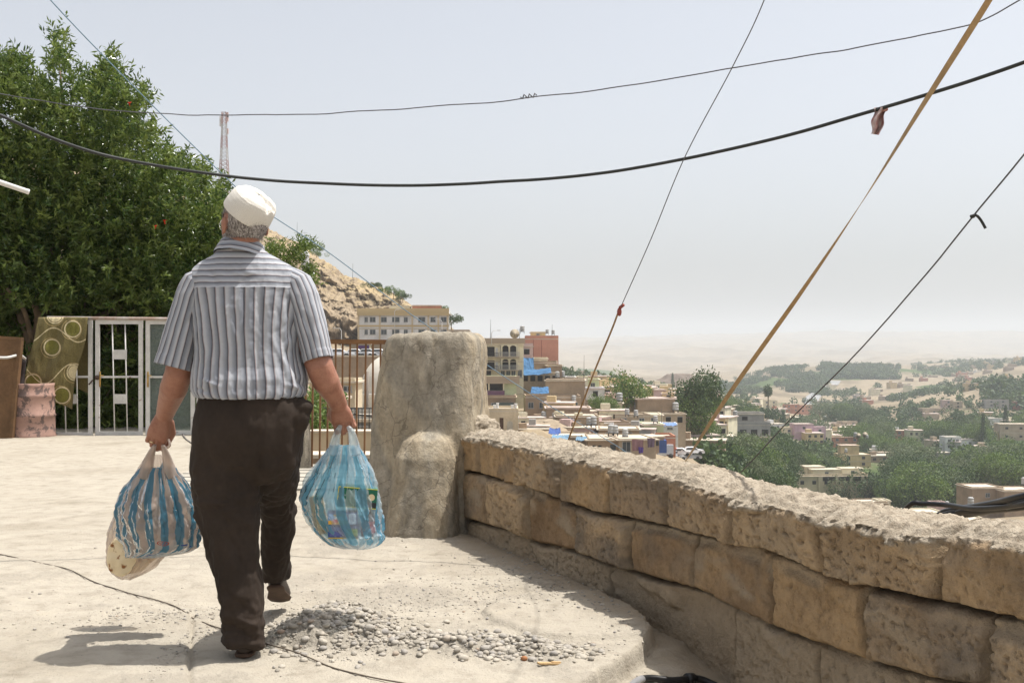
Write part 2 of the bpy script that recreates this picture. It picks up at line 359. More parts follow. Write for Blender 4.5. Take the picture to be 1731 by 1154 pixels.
# ================= rendered pillar =================
def vox(me, size, smooth=0, name='v'):
    """voxel remesh (union of closed pieces) -> vertices, faces"""
    o = bpy.data.objects.new('tmp', me); COL.objects.link(o)
    r = o.modifiers.new('r', 'REMESH'); r.mode = 'VOXEL'; r.voxel_size = size; r.use_smooth_shade = True
    if smooth:
        q = o.modifiers.new('s', 'SMOOTH'); q.factor = .5; q.iterations = smooth
    dg = bpy.context.evaluated_depsgraph_get(); ev = o.evaluated_get(dg); m2 = bpy.data.meshes.new_from_object(ev)
    V = np.empty(len(m2.vertices)*3, np.float32); m2.vertices.foreach_get('co', V); V = V.reshape(-1, 3)
    nrm = np.empty(len(m2.vertices)*3, np.float32); m2.vertices.foreach_get('normal', nrm); nrm = nrm.reshape(-1, 3)
    fl = np.empty(len(m2.loops), np.int32); m2.loops.foreach_get('vertex_index', fl)
    lt = np.empty(len(m2.polygons), np.int32); m2.polygons.foreach_get('loop_total', lt)
    ls = np.empty(len(m2.polygons), np.int32); m2.polygons.foreach_get('loop_start', ls)
    q4 = fl[(ls[lt == 4][:, None]+np.arange(4))]; q3 = fl[(ls[lt == 3][:, None]+np.arange(3))]
    bpy.data.objects.remove(o); bpy.data.meshes.remove(m2)
    return V.astype(float), nrm.astype(float), [f for f in (q4, q3) if len(f)]
def loft(rings, cap=True):
    """rings: list of (n,3) arrays -> closed mesh vertex/face lists"""
    n = len(rings[0]); V = np.concatenate(rings); Fc = [tuple(int(q) for q in f) for f in grid_faces(len(rings), n, False, True)]
    if cap: Fc.append(tuple(range(n))); Fc.append(tuple(range((len(rings)-1)*n, len(rings)*n))[::-1])
    return V, Fc
def sq(cx, cy, z, rx, ry, p=4, n=40, rot=0):
    t = np.linspace(0, 2*np.pi, n, endpoint=False); c_, s_ = np.cos(t), np.sin(t)
    k = (np.abs(c_)**p+np.abs(s_)**p)**(-1/p); x, y = rx*k*c_, ry*k*s_
    return np.stack([cx+x*np.cos(rot)-y*np.sin(rot), cy+x*np.sin(rot)+y*np.cos(rot), np.full(n, z)], -1)
mb = MB()
rg = [sq(-.475+.0*z, 7.26-.02*z, z, rx, ry, 4.5, 40, -.22) for z, rx, ry in [(-.6, .46, .42), (0, .45, .41), (.3, .425, .38), (.6, .395, .35), (.9, .35, .31), (1.12, .32, .29), (1.185, .30, .275), (1.215, .26, .24)]]
# the outer side of the pillar stays nearly upright
for r in rg: r[:, 0] += -.36-(r[:, 0].min()+r[:, 0].max())/2+.36*0-.13
for i, (z, lo, hi) in enumerate([(-.6, -.94, -.14), (0, -.915, -.15), (.3, -.915, -.155), (.6, -.90, -.16), (.9, -.855, -.165), (1.12, -.815, -.17), (1.185, -.80, -.185), (1.215, -.76, -.23)]):
    r = rg[i]; a0, a1 = r[:, 0].min(), r[:, 0].max(); r[:, 0] = lo+(r[:, 0]-a0)/(a1-a0)*(hi-lo)
mb.add(*loft(rg))
rg = [sq(x, y, z, rx, ry, 3.5, 36, -.15) for x, y, z, rx, ry in [(-.54, 6.98, -.6, .235, .30), (-.535, 6.98, 0, .235, .30), (-.52, 7.0, .3, .215, .27), (-.51, 7.0, .46, .195, .25), (-.50, 7.03, .56, .165, .22), (-.48, 7.06, .62, .11, .16)]]
mb.add(*loft(rg))
V, nr, fs = vox(mb.mesh('pl', []), .012, 5)
x, y, z = V.T
dsp = .026*fbm(x*2.6, y*2.6, z*1.8, 4, 131)+.005*fbm(x*8, y*8, z*4, 4, 132)+.003*fbm(x*24, y*24, z*16, 4, 133, .6)+.0015*noise(x*70, y*70, z*50, 135)
dsp += .010*ss(.02, -.02, np.abs(x+.60-.06*z)-.02)*ss(.65, .8, z)
dsp += .008*ss(1.14, 1.2, z)*fbm(x*12, y*12, z, 3, 137)
V = V+nr*dsp[:, None]
m, nt, b = newmat('cement_render')
tc = N(nt, 'ShaderNodeTexCoord'); v = tc.outputs['Object']
mpn = N(nt, 'ShaderNodeMapping'); mpn.inputs['Scale'].default_value = (1, 1, .35); nt.links.new(v, mpn.inputs[0])
f1 = noise_n(nt, mpn.outputs[0], 2.2, 6, .6, .6); f2 = noise_n(nt, v, 14, 6, .7); f3 = noise_n(nt, v, 90, 4, .7); f4 = noise_n(nt, mpn.outputs[0], 12, 4, .6, 1)
c = ramp(nt, f1, [(.3, (.28, .225, .155)), (.44, (.37, .325, .25)), (.52, (.27, .25, .21)), (.60, (.33, .30, .25)), (.74, (.42, .37, .29))])
c = mixc(nt, .7, c, ramp(nt, f2, [(.3, (.62, .60, .57)), (.7, (1.2, 1.18, 1.15))]), 'MULTIPLY')
c = mixc(nt, .7, c, ramp(nt, f4, [(.35, (.68, .65, .60)), (.65, (1.2, 1.18, 1.15))]), 'MULTIPLY')
f5 = noise_n(nt, v, 55, 5, .75); c = mixc(nt, .8, c, ramp(nt, f5, [(.32, (.78, .77, .74)), (.47, (1, 1, 1)), (.66, (1.12, 1.11, 1.09))]), 'MULTIPLY')
ck = N(nt, 'ShaderNodeTexVoronoi', feature='DISTANCE_TO_EDGE'); ck.inputs['Scale'].default_value = 3.1; wp = N(nt, 'ShaderNodeVectorMath', operation='MULTIPLY_ADD'); nz = N(nt, 'ShaderNodeTexNoise'); nz.inputs['Scale'].default_value = 5; nz.inputs['Detail'].default_value = 6; nt.links.new(v, nz.inputs['Vector'])
nt.links.new(nz.outputs['Color'], wp.inputs[0]); wp.inputs[1].default_value = (.35,)*3; nt.links.new(v, wp.inputs[2]); nt.links.new(wp.outputs[0], ck.inputs['Vector'])
c = mixc(nt, ramp(nt, ck.outputs['Distance'], [(0, (.75,)*3), (.006, (.5,)*3), (.013, (0, 0, 0))]), c, (.13, .11, .085))
nt.links.new(c, b.inputs['Base Color']); b.inputs['Roughness'].default_value = .93; b.inputs['Specular IOR Level'].default_value = .15
hh = N(nt, 'ShaderNodeMath', operation='ADD'); nt.links.new(f2, hh.inputs[0]); nt.links.new(f3, hh.inputs[1]); bump(nt, b, hh.outputs[0], .6, .010)
CEM = m
o = link('gate_pillar', mesh_np('pillar', V, fs, [CEM]))
tag(o, 'thick tapering cement-rendered pillar with a rounded buttress at the end of the stone wall', 'pillar')
# crumbling mortar lump where wall meets pillar
mb = MB(); t_ = [sq(-.235, 7.12, zz, r_, r_*.9, 2.4, 24) for zz, r_ in [(.45, .16), (.60, .15), (.66, .12), (.70, .06)]]; mb.add(*loft(t_))
V, nr, fs = vox(mb.mesh('lm', []), .008, 2); x, y, z = V.T
V = V+nr*(.04*np.abs(fbm(x*16, y*16, z*16, 3, 141))+.006*noise(x*60, y*60, z*60, 5))[:, None]
lm = mesh_np('mortar_lump', V, fs, [WSTONE], attrs={'cope': np.ones(len(V)), 'tone': np.zeros(len(V)), 'crev_shade': np.zeros(len(V)), 'stain': np.zeros(len(V)), 'mort': np.zeros(len(V))})
part('mortar_lump', lm, wall)
# ================= valley terrain =================
def zz(py, D): return CZ-(py-HY)*D/F
CP = [  # px, D, py of the ground seen there
 (-400, 12, 760), (-400, 100, 640), (-400, 300, 600), (-400, 700, 540), (0, 18, 760), (0, 60, 640), (0, 150, 610), (0, 300, 590), (0, 600, 560),
 (300, 18, 800), (300, 60, 700), (300, 150, 640), (300, 300, 590), (300, 600, 560),
 (560, 13, 860), (560, 40, 900), (560, 110, 760), (560, 180, 660), (560, 290, 582), (600, 400, 575),
 (700, 13, 900), (700, 60, 800), (700, 110, 760), (700, 180, 680), (700, 290, 588), (760, 400, 590), (780, 600, 612), (780, 1500, 615),
 (820, 10, 1500), (820, 60, 950), (820, 200, 730), (830, 235, 692), (930, 270, 652), (940, 400, 650), (940, 900, 640),
 (1000, 10, 1900), (1000, 60, 1010), (1000, 130, 830), (1000, 170, 775), (1000, 210, 735), (1000, 260, 700), (1000, 340, 668), (1000, 600, 650), (1000, 900, 642),
 (1150, 12, 1900), (1150, 60, 1100), (1150, 130, 860), (1150, 200, 775), (1150, 270, 735), (1150, 350, 708), (1150, 480, 688), (1150, 800, 670), (1150, 1200, 660),
 (1250, 14, 1900), (1250, 80, 1060), (1250, 200, 850), (1250, 300, 790), (1250, 380, 750), (1250, 460, 728), (1250, 620, 704), (1250, 900, 685),
 (1400, 16, 1900), (1400, 80, 1150), (1400, 200, 950), (1400, 300, 890), (1400, 380, 850), (1400, 440, 815), (1400, 520, 775), (1400, 620, 742), (1400, 850, 712), (1400, 1100, 690),
 (1600, 18, 1900), (1600, 90, 1150), (1600, 200, 960), (1600, 280, 900), (1600, 340, 858), (1600, 430, 812), (1600, 540, 772), (1600, 700, 725), (1600, 800, 700),
 (1731, 20, 1800), (1731, 90, 1150), (1731, 200, 950), (1731, 300, 868), (1731, 450, 795), (1731, 560, 755), (1731, 700, 715), (1731, 850, 690),
 (2300, 30, 1500), (2300, 100, 1100), (2300, 300, 860), (2300, 700, 690), (2300, 1200, 650),
 # ridges at middle distance
 (1480, 850, 708), (1520, 900, 690), (1600, 950, 672), (1660, 1000, 652), (1731, 1000, 648), (1660, 1300, 652), (1731, 1300, 650),
 (1560, 1300, 662), (1480, 1300, 668), (1400, 1400, 668), (1330, 1400, 668), (1270, 1250, 668), (1230, 1250, 672), (1300, 1800, 630), (1400, 1900, 624), (1500, 1900, 628), (1230, 1800, 652), (1190, 1700, 660),
 (1600, 1800, 635), (1731, 1600, 622), (1731, 2200, 612), (1600, 2500, 615), (1450, 2600, 623), (1250, 2600, 633),
 (1130, 1500, 652), (1000, 1500, 638), (940, 1500, 632),
 (-400, 3000, 600), (600, 3000, 606), (940, 3000, 618), (1000, 3000, 628), (1130, 3000, 632), (1250, 3500, 622), (1400, 3500, 618), (1731, 3500, 611), (2300, 3500, 611),
 (940, 4500, 597), (1100, 4500, 606), (1250, 4500, 606), (1400, 4500, 610), (1731, 4500, 607),
 (-400, 6500, 592), (600, 6500, 588), (940, 6500, 583), (1100, 6500, 582), (1250, 6500, 584), (1400, 6500, 592), (1731, 6500, 596), (2300, 6500, 596),
 (-400, 9000, 580), (600, 9000, 575), (940, 9000, 574), (1100, 9000, 570), (1250, 9000, 565), (1400, 9000, 560), (1550, 9000, 558), (1731, 9000, 554), (2300, 9000, 552)]
cp = np.array(CP, float)
def feat(px, D): return np.stack([np.asarray(px)/330., np.log(np.asarray(D))*1.25], -1)
ft = feat(cp[:, 0], cp[:, 1]); tgt = (cp[:, 2]-HY)/F   # interpolate the slope below the horizon, not the height
Kd = np.linalg.norm(ft[:, None]-ft[None], axis=-1); nn = len(cp)
Am = np.zeros((nn+3, nn+3)); Am[:nn, :nn] = Kd+1e-3*np.eye(nn)*0; Am[:nn, nn] = 1; Am[:nn, nn+1:] = ft; Am[nn, :nn] = 1; Am[nn+1:, :nn] = ft.T
hgt = zz(cp[:, 2], cp[:, 1]); val = tgt
wts = np.linalg.solve(Am, np.concatenate([val, np.zeros(3)]))
def terr_z0(X, Y):
    X = np.asarray(X, float); Y = np.asarray(Y, float); sh = np.broadcast(X, Y).shape
    X, Y = [np.broadcast_to(t, sh).ravel() for t in (X, Y)]
    r = np.hypot(X, Y); th = np.arctan2(X, Y); thc = np.clip(th, -.62, .62); D = np.maximum(r*np.cos(thc), 8); px = np.clip(CX+F*np.tan(thc), -400, 2300)
    out = np.empty(len(D))
    for i in range(0, len(D), 20000):
        q = feat(px[i:i+20000], D[i:i+20000]); K = np.linalg.norm(q[:, None]-ft[None], axis=-1)
        out[i:i+20000] = K@wts[:nn]+wts[nn]+q@wts[nn+1:]
    return (CZ-out*D).reshape(sh)
def terr_z(X, Y):
    z = terr_z0(X, Y); r = np.hypot(X, Y)
    z = z+fbm(X/35., Y/35., 0, 4, 201)*np.clip(r/400, 0, 1)*2.2+fbm(X/260., Y/260., 1, 5, 203)*ss(700, 2500, r)*16+np.abs(fbm(X/700., Y/1000., 2, 6, 205))*ss(1800, 5000, r)*50-ss(1800, 5000, r)*12+fbm(X/150., Y/260., 4, 5, 207, .6)*ss(2000, 4500, r)*9
    return np.where(r < 14, np.minimum(z, -3.2), z)
th = np.concatenate([np.linspace(-math.pi, -.62, 40, endpoint=False), np.linspace(-.62, .62, 520), np.linspace(.62, math.pi, 41)[1:]])
rr = np.concatenate([[0.5], np.geomspace(3, 14000, 460)])
TH, RR = np.meshgrid(th, rr, indexing='ij'); X, Y = RR*np.sin(TH), RR*np.cos(TH)
Z = terr_z(X, Y)
Z = np.where(RR > 9300, Z-(RR-9300)*.05, Z)
# land cover
pxg = CX+F*X/np.maximum(Y, 1); wood = fbm(X/90., Y/150., 3, 4, 211)
def blob(px, D, w, d): return np.exp(-((pxg-px)/w)**2-((np.log(RR)-math.log(D))/d)**2)
veg = np.clip(1.6*(blob(1400, 420, 260, .35)+blob(1650, 560, 150, .33)+blob(1300, 700, 150, .15)+blob(1480, 680, 90, .2)+blob(1200, 330, 60, .25)), 0, 1.2)
veg = np.clip(veg-.5+wood, 0, 1)
veg = np.maximum(veg, np.clip(1.7*(blob(1290, 1650, 75, .10)+blob(1440, 1800, 90, .07)+blob(1400, 1150, 80, .10)+blob(1570, 1400, 60, .12)+blob(1010, 2600, 45, .12)+blob(1690, 2300, 90, .10)+blob(1560, 2100, 80, .07))-.55+.9*wood, 0, 1))
veg = np.where(Y > 60, veg, 0)
m, nt, b = newmat('valley_ground')
tc = N(nt, 'ShaderNodeTexCoord'); v = tc.outputs['Object']
f0 = noise_n(nt, v, .0022, 5, .6, .5); f1 = noise_n(nt, v, .016, 6, .65, .3); f2 = noise_n(nt, v, .12, 6, .7); f3 = noise_n(nt, v, .9, 4, .6)
c = ramp(nt, f1, [(.30, (.17, .135, .088)), (.48, (.27, .215, .145)), (.60, (.33, .27, .185)), (.72, (.20, .16, .115))])
c = mixc(nt, ramp(nt, f0, [(.35, (0, 0, 0)), (.65, (1, 1, 1))]), c, (.29, .24, .175))
c = mixc(nt, .6, c, ramp(nt, f2, [(.3, (.62, .62, .62)), (.7, (1.2, 1.2, 1.2))]), 'MULTIPLY')
c = mixc(nt, .4, c, ramp(nt, f3, [(.3, (.6, .6, .6)), (.7, (1.2, 1.2, 1.2))]), 'MULTIPLY')
c = mixc(nt, N(nt, 'ShaderNodeAttribute', attribute_name='scrub').outputs['Fac'], c, mixc(nt, f2, (.12, .105, .075), (.22, .175, .12)))  # scrub colour, also carrying the painted relief streaks
vg = N(nt, 'ShaderNodeAttribute', attribute_name='veg').outputs['Fac']
g = ramp(nt, f2, [(.35, (.035, .060, .022)), (.6, (.085, .115, .045)), (.75, (.17, .17, .085))])
mm = N(nt, 'ShaderNodeMath', operation='ADD'); nt.links.new(vg, mm.inputs[0]); q = N(nt, 'ShaderNodeMath', operation='MULTIPLY_ADD'); nt.links.new(f2, q.inputs[0]); q.inputs[1].default_value = 1.2; q.inputs[2].default_value = -.6; nt.links.new(q.outputs[0], mm.inputs[1])
c = mixc(nt, ramp(nt, mm.outputs[0], [(.32, (0, 0, 0)), (.5, (1, 1, 1))]), c, g)
nt.links.new(c, b.inputs['Base Color']); b.inputs['Roughness'].default_value = 1; b.inputs['Specular IOR Level'].default_value = 0
bump(nt, b, f2, .5, 2.0)
V = np.stack([X, Y, Z], -1)
scrub = np.clip(ss(.02, .30, fbm(X/420., Y/700., 7, 6, 215, .62))*.75*ss(900, 1800, RR)+ss(.0, .35, fbm(X/90., Y/130., 4, 5, 217, .6))*.9*ss(300, 700, RR)*ss(3000, 1500, RR), 0, 1)
relief_shade = ss(.09, .0, np.abs(fbm(X/500., Y/800., 2, 5, 219)))*ss(1500, 3000, RR)*.6  # dark streaks put relief shading into the far slopes' colour
link('terrain', mesh_np('terrain', V, grid_faces(len(th), len(rr)), [m], True, attrs={'veg': veg, 'scrub': np.maximum(scrub, relief_shade)}), kind='structure')

# ================= rocky hill on the left =================
ridge = [(-260, 250), (-60, 255), (150, 290), (330, 330), (385, 352), (420, 366), (455, 386), (480, 400), (530, 428), (580, 463), (610, 474), (640, 486), (675, 500), (700, 522), (740, 540), (790, 578), (830, 600)]
nu, nv = 620, 200
pu = np.linspace(-260, 830, nu); tv = np.linspace(0, 1, nv)
PU, TVv = np.meshgrid(pu, tv, indexing='ij')
Dr = np.interp(pu, [-260, 400, 600, 700, 830], [470, 400, 345, 325, 312]); Db = np.interp(pu, [-260, 400, 560, 640, 830], [230, 262, 285, 297, 305])
zr = CZ+(HY-ip(pu, ridge))*Dr/F; zb = terr_z((pu-CX)/F*Db, Db)-4
# front face profile: steep cliff low, grassy shoulder above
pr = np.interp(tv, [0, .22, .45, .72, .86, 1], [0, .42, .62, 1.0, .97, .55]); pd = np.interp(tv, [0, .22, .45, .72, .86, 1], [0, .12, .40, .80, 1.1, 1.7])
Dg = Db[:, None]+(Dr-Db)[:, None]*pd[None]/.8; Zg = zb[:, None]+(zr-zb)[:, None]*pr[None]
Xg = (PU-CX)/F*Dg
big = fbm(Xg/26., Zg/20., Dg/40., 5, 221); ex_ = np.clip(np.abs(big), 0, 2)
st = fbm((Xg+Zg*1.3)/4.2, (Zg-Xg*.6)/26., Dg/60, 4, 223)
env = ss(0, .1, TVv)*ss(.74, .60, TVv)
fine = np.abs(fbm(Xg/6., Zg/5., Dg/9., 5, 225))
Yd = Dg-(11*ex_+5.0*st+8*fine)*env*1.0
Zd = Zg+(2.0*fbm(Xg/8., Zg/8., Dg/8., 4, 227)+1.2*np.abs(fbm(Xg/2.2, Dg/2.2, Zg/2.2, 4, 229)))*ss(0, .1, TVv)*np.where(TVv > .7, .7, 1)
m, nt, b = newmat('hill_rock')
tc = N(nt, 'ShaderNodeTexCoord'); v = tc.outputs['Object']
mp_ = N(nt, 'ShaderNodeMapping'); mp_.inputs['Rotation'].default_value = (0, .75, 0); mp_.inputs['Scale'].default_value = (1.6, .5, .28); nt.links.new(v, mp_.inputs[0])
f1 = noise_n(nt, mp_.outputs[0], .35, 7, .7, .5); f2 = noise_n(nt, v, .09, 6, .65); f3 = noise_n(nt, v, .8, 5, .7); f4 = noise_n(nt, v, .5, 2, .5)
c = ramp(nt, f1, [(.34, (.085, .065, .045)), (.45, (.22, .17, .115)), (.56, (.33, .265, .185)), (.66, (.14, .11, .08)), (.78, (.29, .23, .16))])
c = mixc(nt, .6, c, ramp(nt, f3, [(.3, (.6, .6, .6)), (.7, (1.25, 1.22, 1.2))]), 'MULTIPLY')
gr = N(nt, 'ShaderNodeAttribute', attribute_name='flat').outputs['Fac']
gg = mixc(nt, f3, (.33, .25, .135), (.42, .335, .20))
c = mixc(nt, gr, c, gg)
nt.links.new(c, b.inputs['Base Color']); b.inputs['Roughness'].default_value = 1; b.inputs['Specular IOR Level'].default_value = 0
bump(nt, b, f1, .8, .8)
Vh = np.stack([Xg, Yd, Zd], -1)
dVu = np.gradient(Vh, axis=0); dVv = np.gradient(Vh, axis=1); nh = np.cross(dVu, dVv); nh /= np.linalg.norm(nh, axis=-1, keepdims=True)+1e-9
flat = np.clip(ss(.55, .80, np.abs(nh[..., 2])-.12+.40*fbm(Xg/12., Dg/12., 0, 3, 231))*ss(.30, .62, TVv), 0, 1)*.8
link('hill', mesh_np('hill', Vh, grid_faces(nu, nv), [m], True, attrs={'flat': flat}), kind='structure')
# small dark spur in the valley
def mound(name, px, D, w, h, py_base, mat, s):
    n = 70; xx = np.linspace(-1, 1, n); XX, YY = np.meshgrid(xx, xx, indexing='ij'); r_ = np.sqrt(XX**2+YY**2)
    hh_ = np.clip(1-r_, 0, 1)**.9*h*(1+.3*fbm(XX*3, YY*3, 0, 3, s)); hh_ = np.minimum(hh_, h*.8)
    hh_ = hh_-8*ss(.9, 1.2, r_)
    c_ = P(px, py_base, D)
    link(name, mesh_np(name, np.stack([c_.x+XX*w, D+YY*w, c_.z+hh_-1], -1), grid_faces(n, n), [mat]), kind='structure')
# ================= walking man =================
k0 = 4.1/F
man = empty('person', (-1.0, 4.15, 0), 'man in white knitted cap, striped shirt and brown trousers walking away with two bags', 'person')
def npv(v): return np.array([v[0], v[1], v[2]], float)
def pring(y, x0, x1, D, ry, p=2.4, n=48):
    c_ = P((x0+x1)/2, y, D); return sq(c_.x, c_.y, c_.z, (x1-x0)/2*D/F, ry, p, n)
def oring(c, ax, rx, ry, p=2.2, n=40, side=(1, 0, 0)):
    """ring around axis ax; rx along side, ry along the third direction"""
    c = npv(c); ax = npv(ax)/np.linalg.norm(npv(ax)); s = np.array(side, float); s = s-ax*s.dot(ax); s /= np.linalg.norm(s); t = np.cross(ax, s)
    q = sq(0, 0, 0, rx, ry, p, n); return c+q[:, :1]*s+q[:, 1:2]*t
def ellipsoid(mb, c, r, R=None, n=20, m_=12):
    rg = []
    for f in np.linspace(.02, math.pi-.02, m_):
        q = sq(0, 0, 0, math.sin(f), math.sin(f), 2, n); q[:, 2] = -math.cos(f); q = q*np.array(r)
        if R is not None: q = q@np.array(R).T
        rg.append(q+npv(c))
    mb.add(*loft(rg))
_el = ellipsoid
def hel(mb, c, r, R=None, n=20, m_=12): _el(mb, c, tuple(q*.975 for q in r), R, n, m_)
def limb(mb, pts, rs, n=20):   # tapered tube with rounded ends, closed
    mb.tube(pts, rs, n)
    for p_, r_ in ((pts[0], rs[0]), (pts[-1], rs[-1])): ellipsoid(mb, p_, (r_*.99,)*3, n=14, m_=9)
mb = MB()
# --- head
HC = npv(P(413, 377, 4.14)); HS = .975; fw = np.array([-.60, .80, -.05]); fw /= np.linalg.norm(fw); up = np.array([0, 0, 1.]); up = up-fw*fw.dot(up); up /= np.linalg.norm(up); lf = np.cross(up, fw)  # left of the head
Rh = np.stack([fw, lf, up], 1)
H = lambda a_, b_, c_: HC+(fw*a_+lf*b_+up*c_)*HS
hel(mb, H(-.012, 0, .012), (.097, .079, .094), Rh, 28, 18)
hel(mb, H(.020, 0, -.048), (.070, .066, .070), Rh, 24, 14)
hel(mb, H(.050, 0, -.082), (.036, .040, .030), Rh)          # chin
hel(mb, H(.082, 0, -.018), (.022, .013, .026), Rh)           # nose
hel(mb, H(.092, 0, -.030), (.014, .014, .011), Rh)
hel(mb, H(.070, 0, .012), (.022, .050, .012), Rh)            # brow
hel(mb, H(.066, .036, -.030), (.022, .026, .024), Rh); hel(mb, H(.066, -.036, -.030), (.022, .026, .024), Rh)
hel(mb, H(.078, 0, -.060), (.016, .026, .010), Rh)           # lips
for s_ in (1, -1):
    Re = Rh@np.array(Matrix.Rotation(s_*.30, 3, 'Z'))
    hel(mb, H(-.012, s_*.086, -.014), (.014, .007, .031), Re); hel(mb, H(-.006, s_*.084, -.036), (.008, .006, .011), Re)
# --- neck, torso, legs (inside the clothes)
mb.tube([P(412, 400, 4.13), P(408, 425, 4.14), P(406, 455, 4.16)], [.058, .060, .070], 24)
rg = [pring(*a_, n=32) for a_ in [(450, 360, 450, 4.16, .06), (475, 330, 500, 4.17, .085), (520, 338, 500, 4.17, .10), (580, 345, 497, 4.16, .105), (650, 345, 500, 4.14, .11), (720, 355, 492, 4.13, .095), (780, 362, 478, 4.13, .07)]]
mb.add(*loft(rg))
limb(mb, [P(375, 780, 4.13), P(388, 900, 4.11), P(412, 1075, 4.12)], [.066, .050, .038]); limb(mb, [P(462, 770, 4.17), P(472, 826, 4.40), P(467, 965, 4.66)], [.060, .044, .036])
# --- arms
LW = npv(P(279, 700, 4.32)); RW = npv(P(572, 684, 4.24))
limb(mb, [P(338, 490, 4.17), P(318, 560, 4.15), P(301, 632, 4.16), P(294, 655, 4.20), P(284, 684, 4.28), LW], [.058, .055, .049, .051, .040, .034], 24)
limb(mb, [P(505, 492, 4.17), P(522, 560, 4.15), P(541, 622, 4.13), P(551, 645, 4.15), P(565, 668, 4.20), RW], [.058, .055, .050, .050, .038, .034], 24)
def hand(mb, W_, K_, thumb, dors=(0, -1, 0)):
    """fist round a bag's handles: W_ wrist, K_ middle of the knuckles, thumb = +1/-1 side in X"""
    W_, K_ = npv(W_), npv(K_); a_ = K_-W_; L = np.linalg.norm(a_); a_ /= L
    n_ = np.array(dors, float); n_ -= a_*n_.dot(a_); n_ /= np.linalg.norm(n_); l_ = np.cross(a_, n_)
    if l_[0]*thumb < 0: l_ = -l_
    rg = [oring(W_+a_*t*L+n_*o, a_, rx, ry, 2.6, 28, l_) for t, rx, ry, o in [(-.12, .031, .026, 0), (.15, .033, .024, .001), (.45, .040, .023, .003), (.8, .043, .021, .004), (1.02, .041, .017, .003)]]
    mb.add(*loft(rg))
    drop = [.046, .050, .047, .040]; base = [-.002, .003, .000, -.006]; tips = []
    for i in range(4):
        o = (1.5-i)*.0212
        k_ = K_+l_*o+a_*base[i]+n_*.006; r_ = [.0103, .0105, .0100, .0092][i]
        j1_ = k_+a_*drop[i]*.86-n_*.006+l_*(i-1.5)*-.0012
        j2_ = j1_+a_*.010-n_*.026; j3_ = j2_-a_*.024-n_*.004
        ellipsoid(mb, k_+n_*.002, (r_*1.08,)*3)
        limb(mb, [k_, (k_+j1_)/2+n_*.001, j1_], [r_, r_*.93, r_*.98], 14); limb(mb, [j1_, j2_], [r_*.97, r_*.88], 14); limb(mb, [j2_, j3_], [r_*.87, r_*.74], 14)
        tips.append((k_+j1_*1.4)/2.4)
    t0 = W_+a_*L*.25+l_*.026-n_*.006; t1 = W_+a_*L*.72+l_*.046-n_*.020; t2 = K_+a_*.020+l_*.036-n_*.036; t3 = K_+a_*.034+l_*.012-n_*.046
    limb(mb, [t0, t1], [.0165, .0135], 16); limb(mb, [t1, t2], [.0128, .0115], 14); limb(mb, [t2, t3], [.0115, .0095], 14)
    return K_+a_*.045-n_*.014, l_, a_, tips
LG, Ll, La, Ltips = hand(mb, LW, P(266, 739, 4.345), 1)
RG, Rl, Ra, Rtips = hand(mb, RW, P(580, 712, 4.265), -1)
V, nr, fs = vox(mb.mesh('body', []), .0036, 3)
V = V+nr*(.0006*fbm(V[:, 0]*90, V[:, 1]*90, V[:, 2]*60, 3, 301)+.0010*noise(V[:, 0]*30, V[:, 1]*30, V[:, 2]*22, 303))[:, None]
m, nt, b = newmat('skin')
tc = N(nt, 'ShaderNodeTexCoord'); v = tc.outputs['Object']; f1 = noise_n(nt, v, 22, 5, .6); f2 = noise_n(nt, v, 240, 3, .7)
c = ramp(nt, f1, [(.3, (.25, .105, .068)), (.5, (.33, .155, .10)), (.7, (.28, .12, .078))])
c = mixc(nt, .35, c, ramp(nt, f2, [(.35, (.7, .68, .66)), (.6, (1.1, 1.1, 1.1))]), 'MULTIPLY')
nt.links.new(c, b.inputs['Base Color']); b.inputs['Roughness'].default_value = .5; b.inputs['Specular IOR Level'].default_value = .4
b.inputs['Subsurface Weight'].default_value = .06; b.inputs['Subsurface Radius'].default_value = (.01, .004, .002)
bump(nt, b, f2, .35, .002); SKIN = m
part('body', mesh_np('body', V, fs, [SKIN]), man)
# --- hair, beard and cap
m, nt, b = newmat('grey_hair')
tc = N(nt, 'ShaderNodeTexCoord'); v = tc.outputs['Object']; mp_ = N(nt, 'ShaderNodeMapping'); mp_.inputs['Scale'].default_value = (1, 1, .3); nt.links.new(v, mp_.inputs[0])
f1 = noise_n(nt, mp_.outputs[0], 190, 4, .8); f2 = noise_n(nt, v, 22, 3)
c = ramp(nt, f1, [(.38, (.06, .05, .045)), (.50, (.26, .23, .21)), (.62, (.62, .59, .56))]); c = mixc(nt, .5, c, ramp(nt, f2, [(.35, (.45, .40, .36)), (.65, (1.1, 1.1, 1.1))]), 'MULTIPLY')
nt.links.new(c, b.inputs['Base Color']); b.inputs['Roughness'].default_value = .75; bump(nt, b, f1, .8, .004); HAIR = m
def inh(Q): q = Q-HC; return q@fw, q@lf, q@up
fx_, fl_, fu_ = inh(V)
